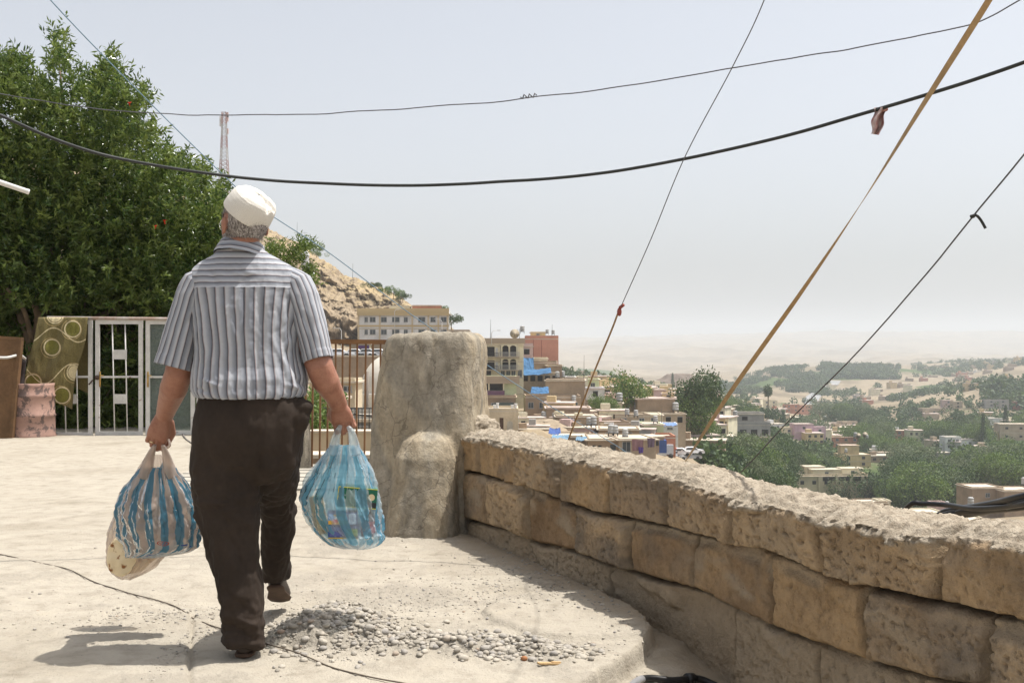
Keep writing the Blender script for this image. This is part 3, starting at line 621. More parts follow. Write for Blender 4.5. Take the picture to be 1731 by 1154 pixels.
# every vertex of the scalp, lifted a few millimetres; small strands stand on it
scalp = (fu_ > -.062+.25*np.clip(fx_+.02, 0, .2)) & (fx_ < .052) & (np.hypot(fx_, fl_) < .13) & (fu_ > -.075) & ~((np.abs(fl_) > .074) & (fx_ > -.045) & (fu_ < .03)) & ~((fx_ > .005) & (fu_ < -.02)) & (fu_ < .2)
beard = (fu_ < -.035) & (fu_ > -.125) & (fx_ > .012-.3*(fu_+.035)*0) & (np.hypot(fx_, fl_) < .12) & ~((np.abs(fl_) < .022) & (fx_ > .07) & (fu_ > -.068))
def shell(mask, off, nm):
    mp2 = np.cumsum(mask)-1; Fo = [f[mask[f].all(1)] for f in fs]; Fo = [mp2[f] for f in Fo if len(f)]
    if not sum(len(f) for f in Fo): return None
    q = V[mask]; n2 = nr[mask]; q = q+n2*(off+.0015*noise(q[:, 0]*160, q[:, 1]*160, q[:, 2]*60, 5))[:, None]
    # strands
    r2 = np.random.default_rng(3); idx = r2.integers(0, len(q), 5200 if off > .002 else 2200); s0 = q[idx]+r2.normal(0, .0012, (len(idx), 3)); nn2 = n2[idx]
    dr_ = nn2*.5-np.array([0, 0, 1.])*.75+r2.normal(0, .22, (len(idx), 3)); dr_ /= np.linalg.norm(dr_, axis=1, keepdims=True)
    sd = np.cross(dr_, nn2); sd /= np.linalg.norm(sd, axis=1, keepdims=True)+1e-9; L_ = r2.uniform(.006, .014, (len(idx), 1))
    tri = np.stack([s0-sd*.00045, s0+sd*.00045, s0+dr_*L_], 1).reshape(-1, 3); tf = np.arange(len(tri)).reshape(-1, 3)+len(q)
    return mesh_np(nm, np.concatenate([q, tri]), Fo+[tf], [HAIR])
part('hair', shell(scalp, .004, 'hair'), man)
bm_ = shell(beard, .0015, 'beard')
if bm_: part('beard', bm_, man)
# cap: knitted band, soft crown pushed into folds
cu = np.array([.58, -.26, .80]); cu /= np.linalg.norm(cu); cs = np.array([1., 0, 0]); cs -= cu*cs.dot(cu); cs /= np.linalg.norm(cs); ct = np.cross(cu, cs)
CB = HC+np.array([.020, -.016, .043]); CK = .965
n = 120; prof_ = [(-.022, .0925), (-.018, .0945), (-.006, .0950), (.012, .0945), (.030, .0925), (.042, .0895), (.047, .0875), (.053, .0855), (.062, .078), (.070, .065), (.076, .047), (.079, .025), (.080, .004)]
tt = np.linspace(0, 1, 90); hp = np.interp(tt, np.linspace(0, 1, len(prof_)), [p_[0] for p_ in prof_]); rp = CK*np.interp(tt, np.linspace(0, 1, len(prof_)), [p_[1] for p_ in prof_])
an = np.linspace(0, 2*np.pi, n, endpoint=False); AN, T = np.meshgrid(an, tt, indexing='ij')
lx, ly = rp[None]*np.cos(AN), rp[None]*np.sin(AN)*1.14
hz_ = hp[None]+0*AN; crown_ = ss(.035, .060, hz_)
def dent(x0, y0, x1, y1, w, d_):
    px_, py_ = x1-x0, y1-y0; t_ = np.clip(((lx-x0)*px_+(ly-y0)*py_)/(px_**2+py_**2), 0, 1); q_ = np.hypot(lx-x0-t_*px_, ly-y0-t_*py_); return -d_*np.exp(-(q_/w)**2)
hz_ = hz_+crown_*(dent(-.035, -.005, .07, -.012, .012, .016)+dent(.028, -.012, .062, -.055, .010, .012)+dent(-.06, .02, .03, .06, .018, .013)+.004*fbm(lx*30, ly*30, 0, 3, 311))
rad = 1+.018*fbm(np.cos(AN)*1.6, np.sin(AN)*1.6, hz_*16, 3, 313)
lx, ly = lx*rad, ly*rad
Vc = CB+lx[..., None]*cs+ly[..., None]*ct+hz_[..., None]*cu
inn = CB+(lx[:, :8]*.965)[..., None]*cs+(ly[:, :8]*.965)[..., None]*ct+(hz_[:, :8]+.002)[..., None]*cu
Vc = np.concatenate([inn[:, ::-1], Vc], 1); uvc = np.stack([np.repeat(an[:, None]/(2*np.pi), Vc.shape[1], 1), np.concatenate([np.zeros((n, 8)), np.repeat(hp[None], n, 0)*10], 1)], -1)
m, nt, b = newmat('knitted_cap')
uvn = N(nt, 'ShaderNodeUVMap'); mp_ = N(nt, 'ShaderNodeMapping'); mp_.inputs['Scale'].default_value = (150, 22, 1); nt.links.new(uvn.outputs[0], mp_.inputs[0])
wv = N(nt, 'ShaderNodeTexWave'); wv.inputs['Scale'].default_value = .16; wv.inputs['Distortion'].default_value = .4; nt.links.new(mp_.outputs[0], wv.inputs[0])
tc = N(nt, 'ShaderNodeTexCoord'); f2 = noise_n(nt, tc.outputs['Object'], 300, 3, .7)
c = mixc(nt, f2, (.56, .53, .47), (.70, .67, .61)); nt.links.new(c, b.inputs['Base Color']); b.inputs['Roughness'].default_value = .95; b.inputs['Specular IOR Level'].default_value = .1
ad = N(nt, 'ShaderNodeMath', operation='MULTIPLY_ADD'); nt.links.new(wv.outputs['Fac'], ad.inputs[0]); ad.inputs[1].default_value = .7; nt.links.new(f2, ad.inputs[2]); bump(nt, b, ad.outputs[0], .55, .0018)
part('cap', mesh_np('cap', Vc.reshape(-1, 3), grid_faces(n, Vc.shape[1], True)[:, ::1], [m], uv=uvc.reshape(-1, 2)), man)
# glasses
GM = weathered('glasses_metal', (.55, .55, .56), .1, 5, 50, .25, 0, metal=1); mb = MB()
for s_ in (1, -1):
    mb.tube([H(-.012, s_*.086, .010), H(.03, s_*.080, .006), H(.083, s_*.066, .002)], .0016, 6)
    mb.tube([H(.086+.0*math.cos(q), s_*.034+.028*math.cos(q), -.006+.020*math.sin(q)) for q in np.linspace(0, 6.28, 25)], .0014, 6)
mb.tube([H(.088, -.008, -.002), H(.094, 0, .001), H(.088, .008, -.002)], .0014, 6)
part('glasses', mb.mesh('glasses', GM, True), man)
RM = weathered('ring_gold', (.85, .70, .42), .1, 5, 50, .25, 0, metal=1); mb = MB(); c_ = Ltips[2]
mb.tube([c_+Ll*.0122*math.cos(q)+np.array([0, -1, 0])*.0122*math.sin(q) for q in np.linspace(0, 6.28, 22)], .0022, 6)
part('finger_ring', mb.mesh('finger_ring', RM, True), man)
# --- shirt cloth
def shirt_mat(name):
    m, nt, b = newmat(name)
    uvn = N(nt, 'ShaderNodeUVMap'); sp = N(nt, 'ShaderNodeSeparateXYZ'); nt.links.new(uvn.outputs[0], sp.inputs[0])
    fr = N(nt, 'ShaderNodeMath', operation='FRACT'); nt.links.new(sp.outputs[0], fr.inputs[0])
    c = ramp(nt, fr.outputs[0], [(0, (.39, .40, .42)), (.20, (.36, .37, .395)), (.46, (.25, .265, .295)), (.74, (.155, .165, .19)), (.80, (.05, .05, .06)), (.86, (.07, .07, .08)), (.885, (.28, .285, .295)), (.915, (.21, .13, .13)), (.94, (.25, .17, .165)), (.965, (.39, .40, .42))])
    tc = N(nt, 'ShaderNodeTexCoord'); f1 = noise_n(nt, tc.outputs['Object'], 900, 2, .6); f2 = noise_n(nt, tc.outputs['Object'], 40, 4, .6)
    c = mixc(nt, .35, c, ramp(nt, f1, [(.3, (.8, .8, .8)), (.7, (1.12, 1.12, 1.12))]), 'MULTIPLY')
    nt.links.new(c, b.inputs['Base Color']); b.inputs['Roughness'].default_value = .8; b.inputs['Specular IOR Level'].default_value = .25; b.inputs['Sheen Weight'].default_value = .15
    bump(nt, b, f2, .25, .003)
    return m
SH = shirt_mat('striped_cotton')
def imgdist(Q, seg):   # distance in photo pixels to a segment, and parameter along it
    px_ = CX+Q[..., 0]/Q[..., 1]*F; py_ = HY-(Q[..., 2]-CZ)/Q[..., 1]*F; x0, y0, x1, y1 = seg
    dx, dy = x1-x0, y1-y0; t_ = ((px_-x0)*dx+(py_-y0)*dy)/(dx*dx+dy*dy); tc_ = np.clip(t_, 0, 1)
    return np.hypot(px_-x0-tc_*dx, py_-y0-tc_*dy), tc_
def folds(Q, L):
    d_ = 0
    for x0, y0, x1, y1, w, amp in L:
        q_, t_ = imgdist(Q, (x0, y0, x1, y1)); d_ = d_+amp*np.exp(-(q_/w)**2)*np.sin(np.pi*np.clip(t_, .04, .96))**.6
    return d_*.001
def gridnormals(Q, closed_u=True):
    a_ = (np.roll(Q, -1, 0)-np.roll(Q, 1, 0)) if closed_u else np.gradient(Q, axis=0); b_ = np.gradient(Q, axis=1); n_ = np.cross(a_, b_); return n_/(np.linalg.norm(n_, axis=-1, keepdims=True)+1e-12)
spec = [(672, 336, 511, 4.135, .135), (668, 329, 517, 4.135, .142), (655, 325, 519, 4.14, .143), (640, 327, 518, 4.14, .141), (620, 329, 514, 4.15, .138), (590, 331, 510, 4.155, .138), (560, 329, 510, 4.16, .138), (530, 324, 513, 4.165, .138), (505, 319, 517, 4.17, .136), (488, 315, 520, 4.17, .132), (474, 316, 517, 4.168, .122), (462, 322, 509, 4.165, .110), (452, 330, 498, 4.16, .098), (444, 340, 484, 4.16, .088), (437, 350, 470, 4.155, .080), (430, 360, 457, 4.15, .074), (424, 367, 449, 4.15, .070)]
ys_ = np.array([s_[0] for s_ in spec], float); nr_ = 250; yq = np.concatenate([np.linspace(672, 488, 170), np.linspace(488, 424, 81)[1:]])
I_ = lambda c_: np.interp(yq, ys_[::-1], np.array([s_[c_] for s_ in spec], float)[::-1])
x0q, x1q, Dq, ryq = I_(1), I_(2), I_(3), I_(4)
for arr in (x0q, x1q, ryq):
    kk = np.ones(9)/9; arr[4:-4] = np.convolve(arr, kk, 'valid')
nu = 300; Q = np.stack([pring(yq[i], x0q[i], x1q[i], Dq[i], ryq[i], 2.35, nu) for i in range(len(yq))], 1)
nrm_ = gridnormals(Q); cen = Q.mean(0, keepdims=True)
if ((Q-cen)*nrm_).sum() < 0: nrm_ = -nrm_
u_ = np.linspace(0, 1, nu, endpoint=False)[:, None]; yy = yq[None]+0*u_
ca, sa = np.cos(u_*2*np.pi), np.sin(u_*2*np.pi)
warp = .35*fbm(ca*4, sa*4, yy/45., 3, 329)
d_ = .0060*fbm(ca*6+warp, sa*6+warp, yy/110., 4, 321)*ss(440, 540, yy)+.0048*fbm(ca*13, sa*13, yy/60., 3, 323)*ss(600, 655, yy)
d_ = d_+.0058*fbm(Q[..., 0]*14, Q[..., 1]*9, Q[..., 2]*9, 4, 325)+.0030*(np.abs(fbm(Q[..., 0]*24, Q[..., 1]*9, Q[..., 2]*13, 3, 327))-.2)
d_ = d_+.0016*ss(486, 488.5, yy)*ss(492, 488.5, yy)*1.0
FL = [(412, 488, 418, 560, 4, -7), (424, 488, 420, 600, 4.5, 5), (398, 490, 400, 570, 4, -4), (486, 505, 510, 640, 5, -9), (495, 500, 522, 630, 5, 8), (470, 560, 512, 652, 6, -9), (458, 570, 505, 664, 5, 6), (505, 560, 470, 600, 6, 4),
      (345, 500, 362, 610, 5, -8), (337, 510, 350, 650, 5, 7), (355, 560, 340, 655, 5, -6), (372, 500, 378, 560, 4, -4), (340, 640, 372, 655, 4, 6), (330, 655, 352, 664, 3, -6), (500, 640, 520, 655, 4, -8), (480, 648, 512, 660, 4, 6), (440, 500, 447, 600, 5, -3), (385, 560, 395, 660, 6, -4), (430, 580, 436, 665, 6, -3.5), (405, 600, 410, 668, 5, 3.5), (450, 600, 452, 668, 5, 3),
      (405, 458, 425, 470, 4, -5), (395, 462, 440, 462, 4, 4), (420, 466, 400, 482, 3.5, -4), (350, 455, 370, 480, 5, -3), (480, 460, 468, 484, 5, -3), (330, 470, 322, 520, 5, -8), (508, 470, 514, 530, 5, -8)]
d_ = d_+folds(Q, FL)*(Q[..., 1] < cen[..., 1])
Q = Q+nrm_*d_[..., None]
# shirt tail tucked: bottom rows turn inwards
stripe = u_*39.0+0*yy+.10*fbm(ca*3, sa*3, yy/70., 3, 330); vy = np.cumsum(np.concatenate([[0], np.linalg.norm(np.diff(Q[nu*3//4], axis=0), axis=1)]))[None]/.0240+0*u_
nb = 169
UVb = np.stack([stripe[:, :nb+1], yy[:, :nb+1]/30], -1); UVy = np.stack([vy[:, nb:], stripe[:, nb:]/4], -1)
Vt = np.concatenate([Q[:, :nb+1].reshape(-1, 3), Q[:, nb:].reshape(-1, 3)]); Ft = np.concatenate([grid_faces(nu, nb+1, True), grid_faces(nu, Q.shape[1]-nb, True, off=nu*(nb+1))])
UV = np.concatenate([UVb.reshape(-1, 2), UVy.reshape(-1, 2)])
def uvfix(me):  # seam: unwrap the last column
    pass
shirt = part('shirt', mesh_np('shirt', Vt, Ft, [SH], uv=UV), man)
# sleeves
def sleeve(pts, side, seg_uv, fl, nm, s):
    """pts: (centre px, py, D, half width m, half depth m)"""
    k = len(pts); tq = np.linspace(0, k-1, 90); A_ = [np.interp(tq, range(k), [p_[i] for p_ in pts]) for i in range(5)]
    C_ = np.array([npv(P(a_, b_, d__)) for a_, b_, d__ in zip(*A_[:3])]); T_ = np.gradient(C_, axis=0)
    T_ = np.apply_along_axis(lambda x: np.convolve(np.pad(x, 12, 'edge'), np.ones(25)/25, 'valid'), 0, T_)
    nu_ = 110; Qs = np.stack([oring(C_[i], T_[i], A_[3][i], A_[4][i], 2.2, nu_) for i in range(90)], 1)
    n_ = gridnormals(Qs); ce = Qs.mean(0, keepdims=True)
    if ((Qs-ce)*n_).sum() < 0: n_ = -n_
    u2 = np.linspace(0, 1, nu_, endpoint=False)[:, None]; c2, s2 = np.cos(u2*2*np.pi), np.sin(u2*2*np.pi); t2 = np.linspace(0, 1, 90)[None]
    dd_ = .0055*fbm(c2*2.6, s2*2.6, t2*2.2, 3, s)+.0030*fbm(Qs[..., 0]*22, Qs[..., 1]*12, Qs[..., 2]*12, 3, s+1)+folds(Qs, fl)
    dd_ = dd_+.0018*(t2 > .93)
    Qs = Qs+n_*dd_[..., None]
    inner = (Qs[:, :60:-1]-n_[:, :60:-1]*.003); Qa = np.concatenate([Qs, inner], 1)
    uv = np.stack([u2*17.5+0*Qa[..., 0], np.linspace(0, 1, Qa.shape[1])[None]+0*u2], -1)
    part(nm, mesh_np(nm, Qa.reshape(-1, 3), grid_faces(nu_, Qa.shape[1], True), [SH], uv=uv.reshape(-1, 2)), shirt)
sleeve([(352, 476, 4.168, .050, .075), (338, 482, 4.166, .062, .084), (327, 505, 4.16, .063, .084), (317, 540, 4.155, .065, .083), (307, 575, 4.15, .068, .081), (294, 621, 4.14, .071, .078)], 1, None,
       [(322, 500, 335, 590, 5, -7), (300, 540, 296, 610, 5, 5), (330, 530, 305, 560, 5, -5), (310, 500, 290, 600, 5, -4)], 'sleeve', 331)
sleeve([(486, 474, 4.168, .050, .075), (502, 482, 4.166, .060, .084), (511, 505, 4.16, .062, .084), (521, 540, 4.155, .059, .083), (530, 572, 4.15, .056, .080), (539, 609, 4.14, .055, .074)], -1, None,
       [(512, 520, 530, 590, 5, -7), (522, 510, 545, 590, 5, 5), (500, 520, 530, 560, 5, -4)], 'sleeve', 341)
# collar: stand, fold and flared fall
nc = 120; an = np.linspace(0, 2*np.pi, nc, endpoint=False)
cr = [(.060, .000, .066), (.062, .032, .069), (.065, .039, .072), (.069, .035, .077), (.075, .020, .085), (.082, .002, .094), (.084, -.006, .096)]
cc = npv(P(407, 430, 4.150)); tu = np.array([.12, .25, .96]); tu /= np.linalg.norm(tu)
tq = np.linspace(0, len(cr)-1, 36); rx_, hz2, ry_ = [np.interp(tq, range(len(cr)), [c_[i] for c_ in cr]) for i in range(3)]
ts = np.array([1., 0, 0]); ts -= tu*ts.dot(tu); ts /= np.linalg.norm(ts); tb = np.cross(tu, ts)
Qc = cc+(np.cos(an)[:, None]*rx_[None]*1.17)[..., None]*ts+(np.sin(an)[:, None]*ry_[None])[..., None]*tb+((hz2[None]*1.25-.004+.004*noise(np.cos(an)*3, np.sin(an)*3, 1, 5)[:, None]))[..., None]*tu
uvk = np.stack([np.cumsum(np.concatenate([[0], np.hypot(np.diff(rx_), np.diff(hz2))]))[None]/.020+0*an[:, None], an[:, None]+0*tq[None]], -1)
part('collar', mesh_np('collar', Qc.reshape(-1, 3), grid_faces(nc, 36, True), [SH], uv=uvk.reshape(-1, 2)), shirt)
# --- trousers
mb = MB()
mb.add(*loft([pring(*a_, 2.3, 48) for a_ in [(655, 341, 507, 4.135, .122), (672, 336, 515, 4.135, .128), (690, 332, 520, 4.13, .132), (720, 328, 519, 4.125, .137), (750, 326, 513, 4.125, .135), (785, 327, 509, 4.13, .125), (815, 345, 492, 4.14, .08)]]))
mb.add(*loft([pring(*a_, 2.2, 40) for a_ in [(740, 328, 440, 4.12, .10), (800, 327, 441, 4.12, .112), (840, 328, 441, 4.115, .103), (880, 334, 441, 4.11, .096), (920, 344, 438, 4.105, .090), (960, 353, 440, 4.10, .088), (1000, 360, 446, 4.10, .088), (1040, 368, 450, 4.10, .090), (1070, 375, 451, 4.11, .094), (1088, 381, 448, 4.115, .094)]]))
mb.add(*loft([pring(*a_, 2.2, 40) for a_ in [(735, 420, 515, 4.14, .11), (775, 425, 509, 4.19, .15), (800, 430, 506, 4.26, .18), (822, 436, 507, 4.34, .19), (850, 438, 504, 4.44, .12), (890, 438, 498, 4.50, .088), (930, 440, 494, 4.56, .080), (960, 444, 492, 4.61, .082), (980, 447, 488, 4.64, .082)]]))
ellipsoid(mb, P(508, 688, 4.10), (.050, .05, .034), None); ellipsoid(mb, P(500, 705, 4.10), (.055, .06, .07), None)
V, nr, fs = vox(mb.mesh('tr', []), .006, 6)
x, y, z = V.T; pyv = HY-(z-CZ)/y*F; pxv = CX+x/y*F
d_ = .016*fbm(x*9, y*7, z*3.0, 4, 351)+.014*(np.abs(fbm(x*10, y*10, z*7, 3, 353))-.2)-.007+.018*fbm(x*6, y*6, z*22, 3, 355)*np.maximum(ss(1000, 1075, pyv), .8*ss(60, 0, np.abs(pyv-850)))+.004*fbm(x*30, y*30, z*24, 3, 357)
d_ = d_+folds(V, [(437, 720, 441, 800, 5, -9), (455, 745, 430, 775, 5, 5), (500, 740, 470, 790, 6, 6), (470, 860, 500, 845, 4, -7), (445, 870, 490, 870, 4, 6), (395, 900, 420, 960, 6, 6), (365, 860, 400, 900, 6, -5), (380, 1000, 430, 1040, 5, -6), (385, 1040, 440, 1060, 4, 6), (372, 1050, 430, 1080, 4, -6), (515, 690, 490, 730, 5, -6), (350, 700, 360, 800, 7, 4)])
d_ = d_*(.45+.55*ss(740, 800, pyv))
V = V+nr*d_[:, None]
m = weathered('brown_trouser_cloth', (.036, .025, .018), .35, 4, 60, .85, .25, .003, spec=.25)
part('trousers', mesh_np('trousers', V, fs, [m]), man)
# --- shoes
SHM = weathered('dark_shoe_leather', (.035, .026, .022), .3, 8, 60, .5, .3, .002, col2=(.05, .035, .028)); SOLE = weathered('shoe_sole', (.10, .062, .042), .3, 20, 90, .8, .5, .003)
def shoe(nm, heel, yaw, pitch):
    R_ = Matrix.Translation(Vector(heel)) @ Matrix.Rotation(yaw, 4, 'Z') @ Matrix.Rotation(pitch, 4, 'X')
    def ring(y, w, z0, z1, n=28, off=0):
        t = np.linspace(0, 2*np.pi, n, endpoint=False); X_ = w*np.sign(np.cos(t))*np.abs(np.cos(t))**.8+off; Z_ = (z0+z1)/2+(z1-z0)/2*np.sign(np.sin(t))*np.abs(np.sin(t))**.7
        return np.array([tuple(R_ @ Vector((a_, y, b_))) for a_, b_ in zip(X_, Z_)])
    up_ = [(-.034, .012, .02, .05), (-.030, .026, .014, .068), (-.015, .033, .014, .080), (.02, .036, .014, .090), (.06, .036, .014, .088), (.10, .038, .014, .072), (.15, .045, .014, .055), (.20, .047, .014, .044), (.235, .040, .014, .036), (.255, .022, .016, .028)]
    so_ = [(-.038, .014, 0, .015), (-.032, .030, 0, .016), (-.01, .036, 0, .016), (.06, .035, 0, .016), (.12, .043, 0, .016), (.19, .051, 0, .016), (.24, .043, 0, .016), (.262, .022, .002, .016)]
    mb = MB(); mb.add(*loft([ring(*a_) for a_ in up_])); o = part(nm, mb.mesh(nm, SHM, True), man)
    mb = MB(); mb.add(*loft([ring(*a_) for a_ in so_])); part('sole', mb.mesh('sole', SOLE, True), o)
c_ = P(414, 1107, 4.10); shoe('shoe', (c_.x, 4.10, .004), .10, 0)
c_ = P(465, 1000, 4.62); shoe('shoe', (c_.x, 4.63, c_.z+.006), .12, math.radians(-24))
# ================= pomegranate tree =================
def leafmat(name, c1, c2, gloss=.35, trans=.35):
    m, nt, b = newmat(name)
    tc = N(nt, 'ShaderNodeTexCoord'); f = noise_n(nt, tc.outputs['Object'], 1.3, 4, .6); oi = N(nt, 'ShaderNodeObjectInfo')
    at = N(nt, 'ShaderNodeAttribute', attribute_name='hue').outputs['Fac']
    c = mixc(nt, at, c1, c2); c = mixc(nt, .5, c, ramp(nt, f, [(.3, (.7, .75, .7)), (.7, (1.2, 1.15, 1.0))]), 'MULTIPLY')
    nt.links.new(c, b.inputs['Base Color']); b.inputs['Roughness'].default_value = gloss; b.inputs['Specular IOR Level'].default_value = .45
    tr = N(nt, 'ShaderNodeBsdfTranslucent'); nt.links.new(c, tr.inputs['Color']); mx = N(nt, 'ShaderNodeMixShader'); mx.inputs[0].default_value = trans
    nt.links.new(b.outputs[0], mx.inputs[1]); nt.links.new(tr.outputs[0], mx.inputs[2]); nt.links.new(mx.outputs[0], nt.nodes['Material Output'].inputs['Surface'])
    return m
def leaves(name, C_, Dr, L, Wd, mats, hue, seed, fold=.25):
    """one folded, pointed leaf (4 triangles-ish: 2 quads) per centre; Dr direction"""
    r2 = np.random.default_rng(seed); n = len(C_)
    Dr = Dr/(np.linalg.norm(Dr, axis=1, keepdims=True)+1e-9); rd = r2.normal(0, 1, (n, 3)); Sd = np.cross(Dr, rd); Sd /= np.linalg.norm(Sd, axis=1, keepdims=True)+1e-9; Nn = np.cross(Sd, Dr)
    L = L[:, None]; Wd = Wd[:, None]
    b0 = C_; tip = C_+Dr*L-Nn*L*.12; mid = C_+Dr*L*.5+Nn*Wd*fold; l_ = C_+Dr*L*.48+Sd*Wd*.5; r_ = C_+Dr*L*.48-Sd*Wd*.5
    V = np.stack([b0, l_, tip, r_, mid], 1).reshape(-1, 3); o = np.arange(n)[:, None]*5
    Fq = np.concatenate([o+np.array([[0, 4, 2, 1]]), o+np.array([[0, 3, 2, 4]])])
    return mesh_np(name, V, Fq, mats, False, attrs={'hue': np.repeat(hue, 5)})
TRK = weathered('tree_bark', (.20, .145, .095), .4, 5, 30, .95, .7, .02)
POML = leafmat('pomegranate_leaf', (.040, .085, .018), (.25, .31, .075), .25, .40)
DT = 16.6
tree = empty('pomegranate_tree', tuple(P(60, 735, DT)), 'big leafy pomegranate tree with red flowers behind the white metal gate', 'tree')
out = [(-330, 200), (-250, 120), (-120, 70), (-40, 95), (0, 92), (25, 92), (48, 100), (62, 145), (80, 135), (88, 60), (78, 42), (100, 55), (118, 72), (112, 100), (130, 120), (150, 135), (170, 105), (195, 98), (205, 125), (212, 150), (240, 145), (262, 160), (246, 175), (240, 210), (262, 218), (275, 222), (262, 250), (290, 240), (285, 262), (310, 252), (330, 275), (350, 285), (345, 305), (372, 300), (385, 310), (380, 345), (392, 352), (400, 420), (408, 470), (400, 540), (380, 560), (340, 640), (345, 725), (0, 735), (-330, 735)]
def inpoly(px_, py_, poly):
    r_ = np.zeros(len(px_), bool); n = len(poly)
    for i in range(n):
        x0, y0 = poly[i]; x1, y1 = poly[(i+1) % n]
        c_ = ((y0 > py_) != (y1 > py_)) & (px_ < (x1-x0)*(py_-y0)/((y1-y0) or 1e-9)+x0); r_ ^= c_
    return r_
r2 = np.random.default_rng(11)
# twigs: sprays of leaves spread through the crown volume; density noise opens gaps
n0 = 42000; tx = r2.uniform(-330, 410, n0); ty = r2.uniform(40, 735, n0); td = r2.uniform(0, 1, n0)
mask = inpoly(tx, ty, out)
dep = 15.35+td*3.0
# crown bulges: front surface nearer in the middle
dn = fbm(tx/46., ty/40., dep*.9, 4, 401)
gap = (dn+.5*fbm(tx/19., ty/17., dep*.7, 3, 403) > -.06-.34*ss(180, 400, ty-.35*np.clip(tx-120, 0, 400)))
edge_soft = inpoly(tx-10, ty-12, out) & inpoly(tx+10, ty-8, out)
keep_ = mask & gap & (edge_soft | (r2.uniform(0, 1, n0) < .28)) & ~((ty > 520) & (dep < 15.9))
low = (ty > 560); keep_ &= ~low | (r2.uniform(0, 1, n0) < .75)
tx, ty, dep, dn = tx[keep_], ty[keep_], dep[keep_], dn[keep_]
base = np.stack([(tx-CX)/F*dep, dep, CZ-(ty-HY)/F*dep], 1)
cen = npv(P(60, 520, DT))
outw = base-cen; outw /= np.linalg.norm(outw, axis=1, keepdims=True); tdir = outw*.8+np.array([0, -.15, .45])+r2.normal(0, .55, base.shape); tdir /= np.linalg.norm(tdir, axis=1, keepdims=True)
nl = 13; tl = r2.uniform(.10, .34, len(base)); tt_ = np.linspace(0, 1, nl)
C_ = (base[:, None]+tdir[:, None]*tl[:, None, None]*tt_[None, :, None]+np.array([0, 0, -.03])*(tt_[None, :, None]**2)).reshape(-1, 3)
C_ += r2.normal(0, .006, C_.shape)
ld = np.repeat(tdir, nl, 0)*.5+r2.normal(0, .8, C_.shape); hue = np.clip(np.repeat(r2.beta(1.6, 3, len(base))+.25*dn, nl)+r2.normal(0, .10, len(C_)), 0, 1)
CR = leaves('crown', C_, ld, r2.uniform(.065, .125, len(C_)), r2.uniform(.024, .038, len(C_)), [POML], hue, 12)
crown = part('crown', CR, tree)
# extra spray behind the man's right shoulder
sp_ = [(448, 425), (462, 432), (475, 438), (485, 452), (492, 428), (500, 420), (508, 416), (516, 418), (500, 440), (510, 455), (518, 465), (524, 478), (512, 480), (470, 420), (455, 445), (480, 470)]
Cs = []; Ls = []
for (ax_, ay_) in sp_:
    for q in range(20):
        d0 = 13.0+r2.normal(0, .12); b0 = npv(P(ax_+r2.normal(0, 6), ay_+r2.normal(0, 5), d0)); dr = np.array([.6, 0, .5])+r2.normal(0, .5, 3); dr /= np.linalg.norm(dr)
        for t_ in np.linspace(0, 1, 8): Cs.append(b0+dr*.12*t_); Ls.append(dr*.5+r2.normal(0, .8, 3))
Cs = np.array(Cs); Ls = np.array(Ls)
sh = empty('pomegranate_shrub', tuple(P(440, 700, 13)), 'leafy green branches with red flowers beside the collar of the man', 'shrub')
part('foliage', leaves('foliage', Cs, Ls, r2.uniform(.04, .07, len(Cs)), r2.uniform(.012, .018, len(Cs)), [POML], np.clip(r2.beta(2, 3, len(Cs)), 0, 1), 13), sh)
mb = MB(); mb.tube([P(430, 760, 13), P(420, 620, 13), P(440, 500, 13), P(470, 445, 13), P(505, 425, 13)], [.03, .025, .018, .010, .004], 7)
mb.tube([P(440, 500, 13), P(490, 460, 13), P(522, 478, 13)], [.012, .008, .003], 6); part('stem', mb.mesh('stem', TRK, True), sh)
# trunk and limbs
mb = MB()
def br(pts, r0, r1): mb.tube(cable(pts, 16, .02, r0*100), list(np.linspace(r0, r1, 16)), 9)
br([P(62, 745, 16.2), P(58, 660, 16.1), P(50, 580, 16.0), P(30, 520, 16.1), P(10, 480, 16.3), P(-30, 400, 16.6)], .085, .03)
br([P(52, 590, 16.0), P(66, 540, 15.9), P(60, 500, 16.0), P(95, 400, 16.5), P(110, 250, 17), P(100, 100, 17)], .06, .012)
br([P(55, 575, 15.9), P(38, 520, 15.6), P(12, 488, 15.4)], .04, .02)
br([P(60, 545, 16), P(140, 450, 16.5), P(220, 350, 17), P(235, 200, 17.2)], .05, .01)
br([P(66, 560, 16), P(200, 520, 16.6), P(320, 430, 17), P(370, 330, 17)], .05, .01)
br([P(30, 520, 16), P(-60, 420, 16.2), P(-120, 250, 16.6), P(-130, 120, 17)], .05, .01)
r3 = random.Random(4)
for q in range(60):
    x0, y0 = r3.uniform(-40, 330), r3.uniform(440, 700); br([P(x0, y0, 16.3), P(x0+r3.uniform(-40, 40), y0-r3.uniform(20, 60), 16.2), P(x0+r3.uniform(-80, 80), y0-r3.uniform(50, 110), 16.4)], .010, .004)
trunk = part('trunk', mb.mesh('trunk', TRK, True), tree)
FLW = weathered('pomegranate_flower', (.75, .05, .015), .3, 30, 90, .5, 0)
fb = []
